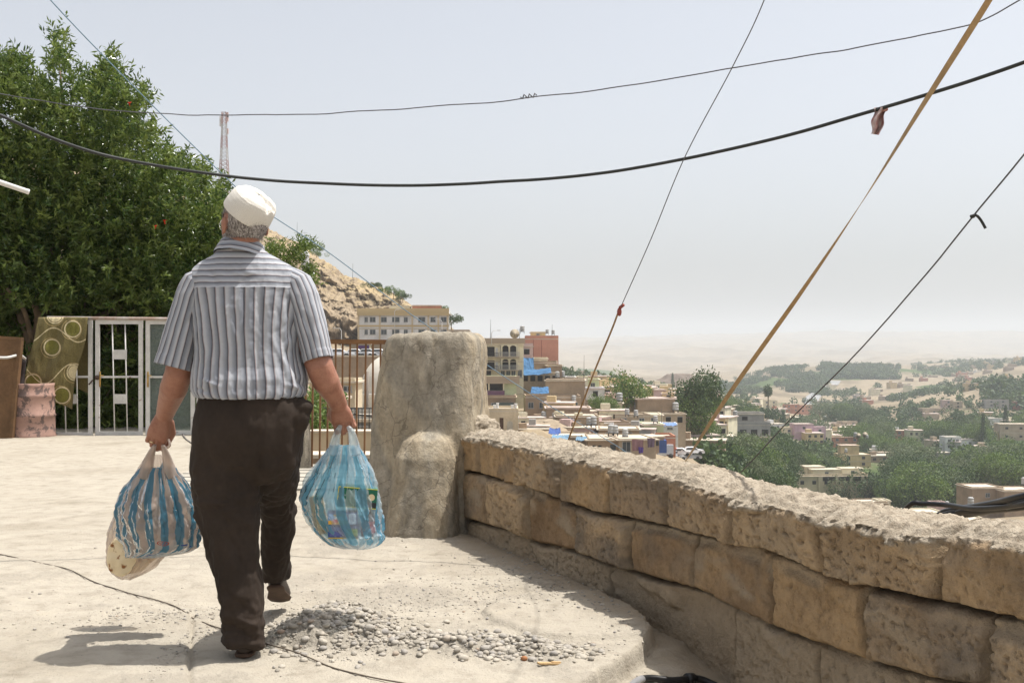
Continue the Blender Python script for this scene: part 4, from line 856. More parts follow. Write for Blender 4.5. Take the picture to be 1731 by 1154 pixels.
for i, (x_, y_, D_) in enumerate([(219, 177, 15.5), (279, 376, 15.35), (262, 385, 15.4), (509, 467, 12.85), (524, 481, 12.85), (497, 470, 12.9)]):
    mb = MB(); c_ = P(x_, y_, D_)
    for q in range(6):
        a_ = q*math.pi/3; mb.tube([c_, c_+Vector((math.cos(a_)*.014, math.sin(a_)*.010, .022)), c_+Vector((math.cos(a_)*.028, math.sin(a_)*.02, .034))], [.008, .009, .003], 6)
    ellipsoid(mb, c_-Vector((0, 0, .01)), (.012, .012, .016), None, 10, 7)
    part('flower', mb.mesh('flower', FLW, True), tree if D_ > 14 else sh)
# undergrowth behind the fence so that it reads as deep shade
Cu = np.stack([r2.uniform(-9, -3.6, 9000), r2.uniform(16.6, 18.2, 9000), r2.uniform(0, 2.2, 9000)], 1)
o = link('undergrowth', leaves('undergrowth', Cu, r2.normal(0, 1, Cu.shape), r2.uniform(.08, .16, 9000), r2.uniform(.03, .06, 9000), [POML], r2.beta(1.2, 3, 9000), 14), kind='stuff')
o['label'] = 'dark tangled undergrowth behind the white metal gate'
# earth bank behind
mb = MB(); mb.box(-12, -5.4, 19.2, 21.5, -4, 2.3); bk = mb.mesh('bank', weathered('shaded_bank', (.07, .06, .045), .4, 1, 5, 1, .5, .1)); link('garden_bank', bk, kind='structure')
# dark conifer tip next to the mast
# ================= white metal gate =================
WP = weathered('chipped_white_paint', (.60, .585, .55), .18, 6, 40, .6, .3, .003, spot=((.17, .075, .045), .63))
FD = 14.7
def frame_bar(mb, x0, y0, x1, y1, w, D=FD, d=.03):
    """flat bar between two points of the gate plane"""
    a_, b_ = P(x0, y0, D), P(x1, y1, D); t = (b_-a_).normalized(); n_ = Vector((0, 1, 0)); s_ = t.cross(n_).normalized()*w/2; e_ = n_*d/2
    vs = [p_+q for p_ in (a_, b_) for q in (-s_-e_, s_-e_, s_+e_, -s_+e_)]
    mb.add(vs, [(0, 1, 2, 3), (7, 6, 5, 4), (0, 4, 5, 1), (1, 5, 6, 2), (2, 6, 7, 3), (3, 7, 4, 0)])
gate = empty('metal_gate', tuple(P(200, 738, FD)), 'white painted steel gate of glazed and barred panels with chipped paint', 'gate')
GL = bpy.data.materials.new('dusty_glass'); GL.use_nodes = True; nt = GL.node_tree; b = nt.nodes['Principled BSDF']; b.inputs['Base Color'].default_value = (.16, .19, .175, 1); b.inputs['Roughness'].default_value = .25
tr = N(nt, 'ShaderNodeBsdfTransparent'); tr.inputs[0].default_value = (.8, .85, .82, 1); mx = N(nt, 'ShaderNodeMixShader'); f = noise_n(nt, N(nt, 'ShaderNodeTexCoord').outputs['Object'], 3, 5, .6)
nt.links.new(ramp(nt, f, [(.3, (.32,)*3), (.7, (.62,)*3)]), mx.inputs[0]); nt.links.new(tr.outputs[0], mx.inputs[1]); nt.links.new(b.outputs[0], mx.inputs[2]); nt.links.new(mx.outputs[0], nt.nodes['Material Output'].inputs['Surface'])
panels = [(82, 155, 'bars'), (163, 240, 'bars'), (248, 328, 'glass'), (334, 408, 'glass'), (414, 470, 'glass')]
for i, (x0, x1, kind) in enumerate(panels):
    D_ = FD+.004*i; ytop, ybot = 541+i*.3, 737-i*1.6
    mb = MB()
    frame_bar(mb, x0+2, ytop, x0+2, ybot, .052, D_); frame_bar(mb, x1-2, ytop, x1-2, ybot, .052, D_)
    frame_bar(mb, x0, ytop+3, x1, ytop+3, .055, D_-.002, .034); frame_bar(mb, x0, ybot-3, x1, ybot-3, .055, D_-.002, .034)
    fr = part('frame', mb.mesh('frame', WP), gate)
    mb = MB(); frame_bar(mb, x0+4, 637, x1-4, 637-.5, .026, D_-.003, .02); part('rail', mb.mesh('rail', WP), gate)
    w_ = x1-x0
    for t_ in (.36, .64) if kind == 'bars' else (.45,):
        mb = MB(); mb.tube([P(x0+w_*t_-1, ytop+4, D_+.012), P(x0+w_*t_+3, ybot-4, D_+.012)], .009, 6); part('bar', mb.mesh('bar', WP, True), gate)
    if kind == 'bars':
        for yy_ in (592, 667):
            mb = MB(); frame_bar(mb, x0+w_*.36+1, yy_+7, x0+w_*.64+2, yy_+7, .125, D_+.004, .006); part('tie_plate', mb.mesh('tie_plate', WP), gate)
    else:
        mb = MB(); a_, c_ = P(x0+5, ytop+5, D_+.02), P(x1-5, ybot-5, D_+.02); mb.box(a_.x, c_.x, D_+.018, D_+.022, c_.z, a_.z); part('pane', mb.mesh('pane', GL), gate)
mb = MB(); mb.tube([P(80, 537, FD-.02), P(480, 541, FD-.02)], .022, 8); part('top_rail', mb.mesh('top_rail', weathered('rusty_rail', (.30, .19, .14), .4, 6, 40, .8, .4, .004, col2=(.45, .42, .38)), True), gate)
BR = weathered('brass', (.60, .38, .12), .3, 20, 60, .4, 0, metal=.7); RU = weathered('rust_metal', (.10, .065, .05), .4, 20, 60, .8, .3, .003)
for x_, mat_ in ((250, BR), (169, BR)):
    mb = MB(); frame_bar(mb, x_, 628, x_, 654, .018, FD-.022, .012); mb.tube([P(x_, 634, FD-.03), P(x_-1, 634, FD-.07), P(x_+6, 635, FD-.07)], .007, 8); part('handle', mb.mesh('handle', mat_, True), gate)
mb = MB(); ellipsoid(mb, P(164, 638, FD-.03), (.035, .02, .030), None, 12, 8); mb.tube([P(150, 650, FD-.04), P(157, 642, FD-.04)], .010, 6); part('latch', mb.mesh('latch', RU, True), gate)
# post of old white timber and rusty post at the hinge end
mb = MB(); frame_bar(mb, 83, 670, 83, 737, .06, FD-.06, .04); frame_bar(mb, 78, 670, 78, 738, .02, FD-.06, .05); o = link('gate_post', mb.mesh('gate_post', WP)); tag(o, 'short chipped white post with a rust-red edge under the hanging carpet', 'post')
# ================= carpet over the gate =================
m, nt, b = newmat('green_carpet')
uvn = N(nt, 'ShaderNodeUVMap'); tc = N(nt, 'ShaderNodeTexCoord'); f2 = noise_n(nt, tc.outputs['Object'], 60, 4, .7); f1 = noise_n(nt, tc.outputs['Object'], 6, 4, .6)
c = mixc(nt, f1, (.110, .090, .035), (.165, .135, .058))
def math_(op, a_, b_=None):
    n_ = N(nt, 'ShaderNodeMath', operation=op)
    for i, v_ in enumerate((a_, b_)):
        if v_ is None: continue
        if hasattr(v_, 'links'): nt.links.new(v_, n_.inputs[i])
        else: n_.inputs[i].default_value = v_
    return n_.outputs[0]
def dist_uv(cx, cy):
    s_ = N(nt, 'ShaderNodeVectorMath', operation='DISTANCE'); nt.links.new(uvn.outputs[0], s_.inputs[0]); s_.inputs[1].default_value = (cx, cy, 0); return s_.outputs['Value']
def band(d_, r0, r1): return math_('MULTIPLY', math_('GREATER_THAN', d_, r0), math_('LESS_THAN', d_, r1))
cream = (.52, .44, .27); tan_ = (.36, .27, .13)
for cx_, cy_, fill in [(123, 556, 0), (88, 587, 0), (127, 629, 1), (56, 646, 0), (105, 668, 0), (93, 533, 1)]:
    d_ = dist_uv(cx_, cy_)
    c = mixc(nt, math_('LESS_THAN', d_, 11.5), c, cream if fill else (.15, .14, .035))
    c = mixc(nt, band(d_, 12.5, 14.5), c, cream); d2 = dist_uv(cx_-2, cy_+1); c = mixc(nt, band(d2, 16.2, 17.2), c, tan_)
sx = N(nt, 'ShaderNodeSeparateXYZ'); nt.links.new(uvn.outputs[0], sx.inputs[0])
for y0, amp, fq, ph in ((566, 12, .075, 4.2), (632, 16, .07, 2.6)):   # wandering cream lines
    w_ = math_('ADD', math_('MULTIPLY', math_('SINE', math_('ADD', math_('MULTIPLY', sx.outputs[0], fq), ph)), amp), y0)
    dd_ = math_('ABSOLUTE', math_('SUBTRACT', sx.outputs[1], w_)); c = mixc(nt, math_('LESS_THAN', dd_, 1.0), c, cream)
c = mixc(nt, .7, c, ramp(nt, f2, [(.3, (.6, .6, .6)), (.7, (1.25, 1.25, 1.2))]), 'MULTIPLY')
nt.links.new(c, b.inputs['Base Color']); b.inputs['Roughness'].default_value = 1; b.inputs['Specular IOR Level'].default_value = .05; b.inputs['Sheen Weight'].default_value = .2; bump(nt, b, f2, .8, .01)
def quadgrid(TL, TR, BL, BR_, n, m_):
    u, v = np.meshgrid(np.linspace(0, 1, n), np.linspace(0, 1, m_), indexing='ij'); g = lambda i: (1-v)*((1-u)*TL[i]+u*TR[i])+v*((1-u)*BL[i]+u*BR_[i]); return g(0), g(1), u, v
gx, gy, u, v = quadgrid((66, 536), (149, 536), (38, 655), (120, 695), 90, 110)
gx = gx+2.5*np.sin(v*7)*u+2*noise(v*4, 1.5, 0, 5); gy = gy+4*np.sin(u*5)*v+v*(4*noise(u*30, 1, 0, 3))
Dc = FD-.07-.10*np.sqrt(v)-.03*fbm(u*4, v*2, 0, 3, 411)-.02*np.sin(u*11+v*2)*v
Qc = np.stack([(gx-CX)/F*Dc, Dc, CZ-(gy-HY)/F*Dc], -1); Qb = Qc+np.array([0, .012, 0])
# over the rail and down behind
gx2, gy2, u2, v2 = quadgrid((66, 536), (152, 536), (95, 640), (157, 668), 90, 40); D2 = FD+.05+.05*np.sqrt(v2)
Q2 = np.stack([(gx2-CX)/F*D2, D2, CZ-(gy2-HY)/F*D2], -1)[:, 2:]; top = (Qc[:, :1]+Q2[:, :1])/2+np.array([0, 0, .016])
Qa = np.concatenate([Qc[:, ::-1], top, Q2], 1); uvA = np.concatenate([np.stack([66+u*83, gy], -1)[:, ::-1]*1.0, np.stack([gx[:, :1], gy[:, :1]], -1), np.stack([gx2, 1072-gy2-40], -1)[:, 2:]], 1)
uvA[:, :110] = np.stack([gx, gy], -1)[:, ::-1]
cp_ = link('hanging_carpet', mesh_np('hanging_carpet', np.concatenate([Qa.reshape(-1, 3), (Qa+np.array([0, .009, -.004])).reshape(-1, 3)]), [grid_faces(90, Qa.shape[1]), grid_faces(90, Qa.shape[1], off=90*Qa.shape[1])[:, ::-1]], [m], uv=np.concatenate([uvA.reshape(-1, 2)]*2)))
tag(cp_, 'olive green carpet with cream circles hung over the white gate', 'carpet')
# ================= painted drum and leaning boards =================
m = weathered('peeling_pink_paint', (.40, .25, .20), .25, 3, 25, .8, .4, .005, spot=((.12, .085, .075), .52))
mb = MB(); c_ = P(52, 738, FD-.25); rs = [(0, .30), (.02, .315), (.05, .30), (.27, .295), (.29, .31), (.31, .295), (.52, .29), (.54, .305), (.56, .29), (.66, .285), (.70, .295), (.70, .27), (.68, .26)]
mb.add(*loft([sq(c_.x, c_.y, c_.z+z_-.01, r_, r_, 2, 40) for z_, r_ in rs])); o = link('oil_drum', mb.mesh('oil_drum', m, True)); tag(o, 'faded pink drum with peeling paint standing below the carpet', 'drum')
m = weathered('old_brown_board', (.17, .095, .045), .4, 3, 30, .8, .5, .006)
mb = MB(); M_ = Matrix.Translation(P(2, 742, 14.1)) @ Matrix.Rotation(-.08, 4, 'X') @ Matrix.Rotation(.06, 4, 'Y'); mb.box(-.9, .11, -.03, .03, 0, 1.25, M_); mb.box(.11, .15, -.04, .04, 0, 1.27, M_); mb.box(-.9, .15, -.035, .035, 1.251, 1.29, M_)
o = link('wooden_board', mb.mesh('wooden_board', m)); tag(o, 'tall brown wooden board standing on edge beside the pink drum', 'board')
mb = MB(); mb.tube(cable([P(36, 745, 14.3), P(34, 690, 14.4), P(37, 640, 14.5), P(41, 605, 14.5)], 14, .01), .035, 7); o = link('burnt_post', mb.mesh('burnt_post', weathered('charred_wood', (.045, .035, .032), .4, 9, 50, .9, .6, .01), True)); tag(o, 'thin blackened wooden post between the brown board and the drum', 'post')
mb = MB(); mb.tube(cable([P(-20, 602, 14.0), P(10, 604, 14.05), P(32, 600, 14.2), P(42, 606, 14.4)], 18, .01), .017, 7); o = link('tied_pole', mb.mesh('tied_pole', WP, True)); tag(o, 'pale pole tied across the brown board and blackened post', 'pole')
mb = MB(); mb.tube([P(-900, 5, 5.6), P(47, 324, 7.2)], .0165, 20); mb.tube([P(44.5, 323.2, 7.195), P(49, 324.6, 7.205)], .0175, 20); o = link('plastic_pipe', mb.mesh('plastic_pipe', weathered('white_plastic', (.72, .71, .68), .08, 5, 40, .4, 0), True)); tag(o, 'white plastic pipe jutting in above the man from the edge of the tree', 'pipe')
# ================= brown railing =================
RL = weathered('rusty_brown_paint', (.21, .105, .045), .3, 8, 50, .6, .3, .003, spot=((.11, .05, .025), .6))
rail = empty('metal_railing', tuple(P(580, 790, 10.45)), 'brown rusty metal railing between the man and the cement pillar', 'railing')
a_, b_ = P(470, 577, 10.45), P(700, 578, 10.2)
mb = MB(); M_ = None
def bar2(mb, a_, b_, w, h):
    t = (b_-a_).normalized(); n_ = t.cross(Vector((0, 0, 1))).normalized()*w/2; s_ = n_.cross(t).normalized()*h/2
    vs = [p_+q for p_ in (a_, b_) for q in (-s_-n_, s_-n_, s_+n_, -s_+n_)]; mb.add(vs, [(0, 1, 2, 3), (7, 6, 5, 4), (0, 4, 5, 1), (1, 5, 6, 2), (2, 6, 7, 3), (3, 7, 4, 0)])
bar2(mb, a_, b_, .04, .042); part('top_rail', mb.mesh('top_rail', RL), rail)
lo0, lo1 = P(470, 794, 10.45), P(700, 796, 10.2); mb = MB(); bar2(mb, lo0, lo1, .03, .03); part('bottom_rail', mb.mesh('bottom_rail', RL), rail)
x_ = 478.0; nb_ = 0
while x_ < 690:
    t_ = (x_-470)/230; D_ = 10.45-.25*t_; mb = MB(); p0 = P(x_+r3.uniform(-1, 1), 578, D_); p1 = P(x_-1.5+r3.uniform(-1.5, 1.5), 795, D_); bar2(mb, p0, p1, .016, .016); part('baluster', mb.mesh('baluster', RL), rail); x_ += 12.6+r3.uniform(-.8, .8)
# kerb and steps under the railing
mb = MB(); mb.box(-2.6, -.35, 10.36, 10.62, -.3, .035); o = link('kerb', mb.mesh('kerb', weathered('kerb_concrete', (.36, .33, .27), .25, 3, 25)), kind='structure')
mb = MB()
for i in range(6): mb.box(-2.9+i*.003, -1.2, 8.9+i*.24, 8.9+i*.24+.225, -.02, .018+.004*i)
link('steps', mb.mesh('steps', weathered('step_concrete', (.40, .37, .31), .2, 3, 25)), kind='structure')
mb = MB(); c_ = P(512, 780, 10.3); mb.add(*loft([sq(c_.x, 10.3, z_, r_, r_, 3, 16) for z_, r_ in ((-.1, .075), (.3, .07), (.44, .06), (.45, .02))])); o = link('stone_post', mb.mesh('stone_post', CEM)); tag(o, 'short grey concrete post at the foot of the brown railing', 'post')
# ================= cables overhead =================
RUB = weathered('black_cable', (.035, .038, .036), .3, 10, 80, .55, .2, .001); WIRE = weathered('dull_wire', (.12, .12, .13), .3, 10, 80, .5, 0, metal=.3)
def wire(name, pts, r, mat, label, cat_='cable', n=90, wob=0, sides=7):
    mb = MB(); q = cable(pts, n, wob, len(name)); mb.tube(q, r, sides); o = link(name, mb.mesh(name, mat, True)); tag(o, label, cat_); return o, q
wire('power_cable', [P(-900, -250, 4.6), P(-400, 10, 5.0), P(-120, 145, 5.4), P(0, 195, 5.6), P(100, 238, 5.8), P(200, 268, 6), P(350, 293, 6.1), P(500, 308, 6.2), P(690, 313.5, 6.2), P(850, 307, 6.1), P(1000, 295, 6), P(1150, 270, 5.8), P(1300, 237, 5.5), P(1450, 195, 5.2), P(1600, 150, 4.9), P(1731, 106, 4.7), P(1850, 60, 4.5), P(2300, -140, 4.2), P(2900, -450, 4.0)], .0086, RUB, 'thick sagging black power cable across the sky', n=160, wob=.002)
o, q = wire('thin_cable', [P(-800, 40, 8.8), P(-350, 110, 8.4), P(-100, 145, 8.2), P(0, 158, 8.1), P(120, 178, 8), P(250, 191, 7.9), P(420, 195, 7.7), P(600, 189, 7.5), P(800, 175, 7.2), P(900, 164, 7.1), P(1050, 147, 6.8), P(1240, 115, 6.5), P(1380, 93, 6.3), P(1500, 71, 6.1), P(1645, 40, 5.9), P(1731, -4, 5.7), P(1850, -60, 5.5), P(2400, -300, 5.0)], .0036, WIRE, 'thin twisted wire crossing the sky above the thick cable', n=180, wob=.010)
mb = MB(); mb.tube([P(880+3*i, 164+4*math.sin(i*2.1)-i*.3, 7.12) for i in range(10)], .005, 6); part('knot', mb.mesh('knot', WIRE, True), o)
wire('stay_wire', [P(1500, -700, 3.2), P(1380, -250, 4.1), P(1296, -10, 4.6), P(1240, 110, 4.9), P(1158, 265, 5.3), P(1100, 405, 5.7), P(1048, 522, 6.1)], .0024, WIRE, 'thin grey stay wire ending in a red knot above the rooftops', n=60)
ROPE = weathered('frayed_rope', (.34, .23, .13), .3, 30, 120, .9, .4, .002)
o, q = wire('frayed_rope', [P(1048, 522, 6.1), P(1030, 565, 6.3), P(1008, 620, 6.5), P(985, 680, 6.8), P(958, 752, 7.2), P(945, 790, 7.4), P(900, 930, 8.4), P(850, 1150, 10.0)], .0055, ROPE, 'frayed tan rope hanging from the red knot to the back of the wall', 'rope', n=50, wob=.006)
mb = MB(); ellipsoid(mb, P(1047, 527, 6.1), (.013, .010, .024), None, 10, 7); mb.tube([P(1048, 520, 6.1), P(1054, 515, 6.08)], .010, 6); part('knot', mb.mesh('knot', weathered('red_cloth', (.32, .09, .07), .3, 30, 80, .9, .3, .002), True), o)
wire('blue_wire', [P(-250, -400, 7.6), P(-60, -180, 8.4), P(60, -35, 9), P(85, 0, 9.1), P(180, 100, 9.5), P(320, 240, 10), P(425, 340, 10.4), P(480, 378, 10.7), P(560, 430, 11.2), P(700, 535, 12), P(816, 612, 12.8), P(920, 680, 13.5), P(1060, 765, 14.5), P(1140, 830, 15), P(1300, 950, 17.5), P(1500, 1110, 21)], .0048, weathered('blue_wire', (.16, .25, .33), .2, 10, 40, .5, 0), 'long pale blue wire slanting down past the cap to the wall', n=110)
wire('guy_wire', [P(2300, -420, 2.9), P(1950, -30, 3.7), P(1760, 225, 4.4), P(1731, 262, 4.5), P(1645, 366, 4.8), P(1560, 470, 5.2), P(1450, 595, 5.8), P(1335, 710, 6.6), P(1250, 800, 7.2), P(1130, 920, 8.6), P(1000, 1090, 10.5)], .0036, WIRE, 'thin dark wire with a short loose tail on the far side of the strap', n=50, wob=.004)
mb = MB(); mb.tube(cable([P(1640, 366, 4.79), P(1650, 364, 4.78), P(1658, 372, 4.78), P(1666, 386, 4.78)], 10), .0062, 7); ellipsoid(mb, P(1644, 366, 4.79), (.012, .010, .008), None, 8, 6); o = link('wire_tail', mb.mesh('wire_tail', RUB, True)); tag(o, 'short black wire end twisted round the thin slanting wire', 'wire')
# flat strap, slowly twisting
sp = cable([P(2050, -600, 2.4), P(1850, -300, 2.8), P(1700, -50, 3.3), P(1672, 0, 3.4), P(1570, 162, 3.7), P(1455, 345, 4.1), P(1350, 500, 4.6), P(1240, 655, 5.2), P(1170, 762, 5.7), P(1140, 810, 6.0), P(1080, 930, 7.2), P(1000, 1120, 9.5)], 240)
Vs = []; 
for i, p_ in enumerate(sp):
    t = (sp[min(i+1, 239)]-sp[max(i-1, 0)]).normalized(); a_ = t.cross(Vector((0, 1, 0))).normalized(); b_ = t.cross(a_); th_ = .5+i/240*10.0; w_ = a_*math.cos(th_)+b_*math.sin(th_); n_ = t.cross(w_)
    for s_, e_ in ((-1, -1), (1, -1), (1, 1), (-1, 1)): Vs.append(p_+w_*s_*.0098+n_*e_*.0010)
m = weathered('tan_webbing', (.42, .29, .155), .25, 20, 150, .9, .3, .001)
o = link('webbing_strap', mesh_np('webbing_strap', np.array([tuple(v_) for v_ in Vs]), grid_faces(240, 4, False, True), [m], False)); tag(o, 'twisted tan webbing strap slanting down from the top to the wall', 'strap')
# rag on the thick cable
m = weathered('pink_rag', (.33, .15, .14), .4, 20, 60, .9, .3, .002, col2=(.55, .50, .48))
gx, gy, u, v = quadgrid((1478, 182), (1500, 180), (1472, 226), (1488, 228), 16, 30); gx = gx+2*np.sin(v*9+u*2); dpt = 5.12+.02*np.sin(u*9+v*3)+.004*u
Qr = np.stack([(gx-CX)/F*dpt, dpt, CZ-(gy-HY)/F*dpt], -1); Vr = np.concatenate([Qr.reshape(-1, 3), (Qr+np.array([0, .004, 0])).reshape(-1, 3)])
o = link('cloth_rag', mesh_np('cloth_rag', Vr, [grid_faces(16, 30), grid_faces(16, 30, off=480)[:, ::-1]], [m])); tag(o, 'small pink rag knotted round the thick black cable', 'rag')
mb = MB(); ellipsoid(mb, P(1492, 185, 5.13), (.026, .018, .013), None, 12, 8); part('knot', mb.mesh('knot', m, True), o)
# black cables lying over the wall at the right
BC = weathered('black_rubber', (.018, .018, .019), .3, 10, 60, .35, .2, .001); bun = empty('cable_bundle', tuple(P(1700, 860, 3.4)), 'bundle of glossy black cables draped over the near end of the wall', 'cables')
for pts, r_ in [([P(1440, 1150, 4.6), P(1490, 920, 4.2), P(1535, 856, 3.95), P(1560, 851, 3.9), P(1600, 853, 3.8), P(1645, 859, 3.6), P(1700, 856, 3.4), P(1760, 846, 3.2), P(1900, 820, 3), P(2500, 700, 2.6), P(3600, 500, 2.4)], .0085),
                ([P(1480, 1150, 4.5), P(1540, 930, 4.1), P(1585, 872, 3.9), P(1625, 860, 3.75), P(1680, 850, 3.5), P(1731, 838, 3.3), P(1900, 800, 3), P(2500, 670, 2.6), P(3600, 470, 2.4)], .011), ([P(1500, 1160, 4.5), P(1550, 930, 4.1), P(1590, 874, 3.85), P(1640, 868, 3.7), P(1690, 858, 3.5), P(1731, 848, 3.3), P(1900, 815, 3), P(2500, 690, 2.6), P(3600, 485, 2.4)], .012), ([P(1520, 1160, 4.4), P(1570, 930, 4.05), P(1610, 872, 3.8), P(1660, 864, 3.6), P(1731, 856, 3.35), P(1900, 835, 3), P(2500, 705, 2.6), P(3600, 510, 2.4)], .011), ([P(1530, 1150, 4.4), P(1570, 920, 4.05), P(1610, 866, 3.85), P(1660, 853, 3.65), P(1731, 842, 3.4), P(1900, 808, 3.1), P(2500, 680, 2.7), P(3600, 480, 2.5)], .009)]:
    mb = MB(); mb.tube(cable(pts, 70), r_, 10); part('strand', mb.mesh('strand', BC, True), bun)
# black hose at the foot of the wall
zg = lambda x, y: float(ground_z(np.array([x]), np.array([y]))[0][0])
def gpt(px, py, lift=0):
    D_ = CZ*F/(py-HY); 
    for _ in range(6): x_ = (px-CX)/F*D_; D_ = (CZ-zg(x_, D_)-lift)*F/(py-HY)
    return Vector(((px-CX)/F*D_, D_, zg((px-CX)/F*D_, D_)+lift))
hp_ = [gpt(1030, 1154, .018), gpt(1080, 1149, .018), gpt(1140, 1147, .018), gpt(1180, 1146, .018), gpt(1215, 1160, .018)]
mb = MB(); mb.tube(cable(hp_, 30), .013, 10); o = link('water_hose', mb.mesh('water_hose', BC, True)); tag(o, 'black hose with a taped joint lying at the foot of the wall', 'hose')
mb = MB(); mb.tube(cable(hp_, 30)[3:9], .0142, 10); part('grey_sleeve', mb.mesh('grey_sleeve', weathered('grey_tape', (.40, .40, .41), .2, 20, 60, .3, 0, metal=.4), True), o)
mb = MB(); q = cable(hp_, 30); mb.tube(q[18:21], .021, 12); part('joint', mb.mesh('joint', BC, True), o)
# cord lying on the ground, and a second one by the gate
CORD = weathered('dusty_cord', (.16, .13, .10), .3, 30, 90, .9, 0)
pts = [gpt(a_, b_, .004) for a_, b_ in [(-60, 925), (0, 936), (60, 948), (115, 962), (160, 983), (215, 1000), (262, 1013), (300, 1026), (328, 1041), (345, 1051), (362, 1058), (445, 1087), (500, 1104), (560, 1126), (620, 1142), (690, 1156), (760, 1175)]]
wire('ground_cord', pts, .0028, CORD, 'thin dusty cord lying across the sunlit ground past the man', 'cord', n=200, wob=.003)
pts = [gpt(a_, b_, .006) for a_, b_ in [(290, 728), (305, 731), (315, 742), (330, 752), (345, 757), (360, 758)]]
wire('floor_cord', pts, .010, weathered('cord_grey', (.22, .20, .18), .3, 30, 90, .9, 0), 'grey cord curling over the ground at the gate behind the man', 'cord', n=40)
# loose rubble in front of the man: each heap's stones are beyond counting
r4 = np.random.default_rng(21)
def pebbles(name, n, samp, rmin, rmax, mats, label):
    ico = [(0, 0, 1), (.89, 0, .45), (.28, .85, .45), (-.72, .53, .45), (-.72, -.53, .45), (.28, -.85, .45), (.72, .53, -.45), (-.28, .85, -.45), (-.89, 0, -.45), (-.28, -.85, -.45), (.72, -.53, -.45), (0, 0, -1)]
    icf = [(0, 1, 2), (0, 2, 3), (0, 3, 4), (0, 4, 5), (0, 5, 1), (1, 6, 2), (2, 7, 3), (3, 8, 4), (4, 9, 5), (5, 10, 1), (6, 7, 2), (7, 8, 3), (8, 9, 4), (9, 10, 5), (10, 6, 1), (11, 7, 6), (11, 8, 7), (11, 9, 8), (11, 10, 9), (11, 6, 10)]
    # subdivide once for round pebbles
    vs = [np.array(v_, float) for v_ in ico]; fs_ = []; cache = {}
    def md(a_, b_):
        k = (min(a_, b_), max(a_, b_))
        if k not in cache: v_ = vs[a_]+vs[b_]; vs.append(v_/np.linalg.norm(v_)); cache[k] = len(vs)-1
        return cache[k]
    for a_, b_, c_ in icf: ab, bc, ca_ = md(a_, b_), md(b_, c_), md(c_, a_); fs_ += [(a_, ab, ca_), (b_, bc, ab), (c_, ca_, bc), (ab, bc, ca_)]
    B = np.array(vs)/np.linalg.norm(np.array(vs), axis=1, keepdims=True); Fb = np.array(fs_)
    xy = samp(n); z_, _ = ground_z(xy[:, 0], xy[:, 1]); R_ = rmin*(rmax/rmin)**(r4.uniform(0, 1, n)**2.2)
    sc_ = R_[:, None]*np.stack([r4.uniform(.8, 1.3, n), r4.uniform(.7, 1.1, n), r4.uniform(.45, .8, n)], 1); an_ = r4.uniform(0, 6.28, n); ca_, sa_ = np.cos(an_), np.sin(an_)
    q = B[None]*sc_[:, None]*(1+.18*noise(B[None, :, 0]*1.3+np.arange(n)[:, None], B[None, :, 1]*1.3, B[None, :, 2]*1.3, 3))[..., None]
    Vp = np.stack([q[..., 0]*ca_[:, None]-q[..., 1]*sa_[:, None]+xy[:, 0, None], q[..., 0]*sa_[:, None]+q[..., 1]*ca_[:, None]+xy[:, 1, None], q[..., 2]+z_[:, None]+sc_[:, 2:3]*.35], -1)
    Fp = (Fb[None]+np.arange(n)[:, None, None]*len(B)).reshape(-1, 3)
    me = mesh_np(name, Vp.reshape(-1, 3), Fp, mats, True, attrs={'hue': np.repeat(r4.uniform(0, 1, n), len(B))})
    o = link(name, me, kind='stuff'); o['label'] = label; return o
m, nt, b = newmat('pebble'); at = N(nt, 'ShaderNodeAttribute', attribute_name='hue').outputs['Fac']; f = noise_n(nt, N(nt, 'ShaderNodeTexCoord').outputs['Object'], 130, 3, .6)
c = ramp(nt, at, [(0, (.25, .225, .185)), (.35, (.35, .315, .26)), (.6, (.27, .25, .225)), (.85, (.41, .37, .305)), (.97, (.36, .325, .27)), (1, (.30, .22, .16))]); c = mixc(nt, .4, c, ramp(nt, f, [(.3, (.7, .7, .7)), (.7, (1.2, 1.2, 1.2))]), 'MULTIPLY'); nt.links.new(c, b.inputs['Base Color']); b.inputs['Roughness'].default_value = .9; bump(nt, b, f, .4, .002); PEB = m
def blobs(L):
    def s_(n):
        w_ = np.array([l[4] for l in L], float); k = r4.choice(len(L), n, p=w_/w_.sum()); a_ = np.array(L)[k]
        return np.stack([a_[:, 0]+r4.normal(0, 1, n)*a_[:, 2], a_[:, 1]+r4.normal(0, 1, n)*a_[:, 3]], 1)
    return s_
pebbles('rubble', 3400, blobs([(-.70, 4.43, .14, .16, 9), (-.50, 4.28, .10, .05, 2), (-.22, 4.22, .20, .055, 4), (.05, 4.13, .12, .04, 2.5), (.17, 4.2, .10, .04, 1), (-.35, 4.40, .18, .04, 1)]), .0028, .0175, [PEB], 'grey rubble and pebbles in low heaps right of the shoes')
pebbles('gravel', 3800, blobs([(-.6, 4.9, .35, .18, 2), (-.1, 5.3, .35, .25, 2), (.1, 5.9, .12, .25, 1), (.0, 5.0, .35, .2, 1), (-1.45, 4.75, .15, .08, 1), (-1.7, 4.55, .25, .1, .6), (-1.22, 4.25, .03, .25, .8), (-2, 4.9, .5, .4, .3), (-.2, 6.0, .5, .4, .6), (-2.5, 6, 1.2, 1.2, .5), (.42, 4.7, .05, .3, .4)]), .0018, .008, [PEB], 'fine loose gravel scattered over the sunlit ground')
def single(name, x_, y_, r_, col, label, cat_='stone'):
    mb = MB(); c_ = gpt(x_, y_, r_*.5); ellipsoid(mb, c_, (r_, r_*.8, r_*.7), None, 14, 9); o = link(name, mb.mesh(name, weathered(name, col, .3, 60, 200, .8, .4, .002), True)); tag(o, label, cat_)
single('brick_fragment', 886, 1113, .013, (.36, .16, .07), 'small orange brick fragment among the pebbles')
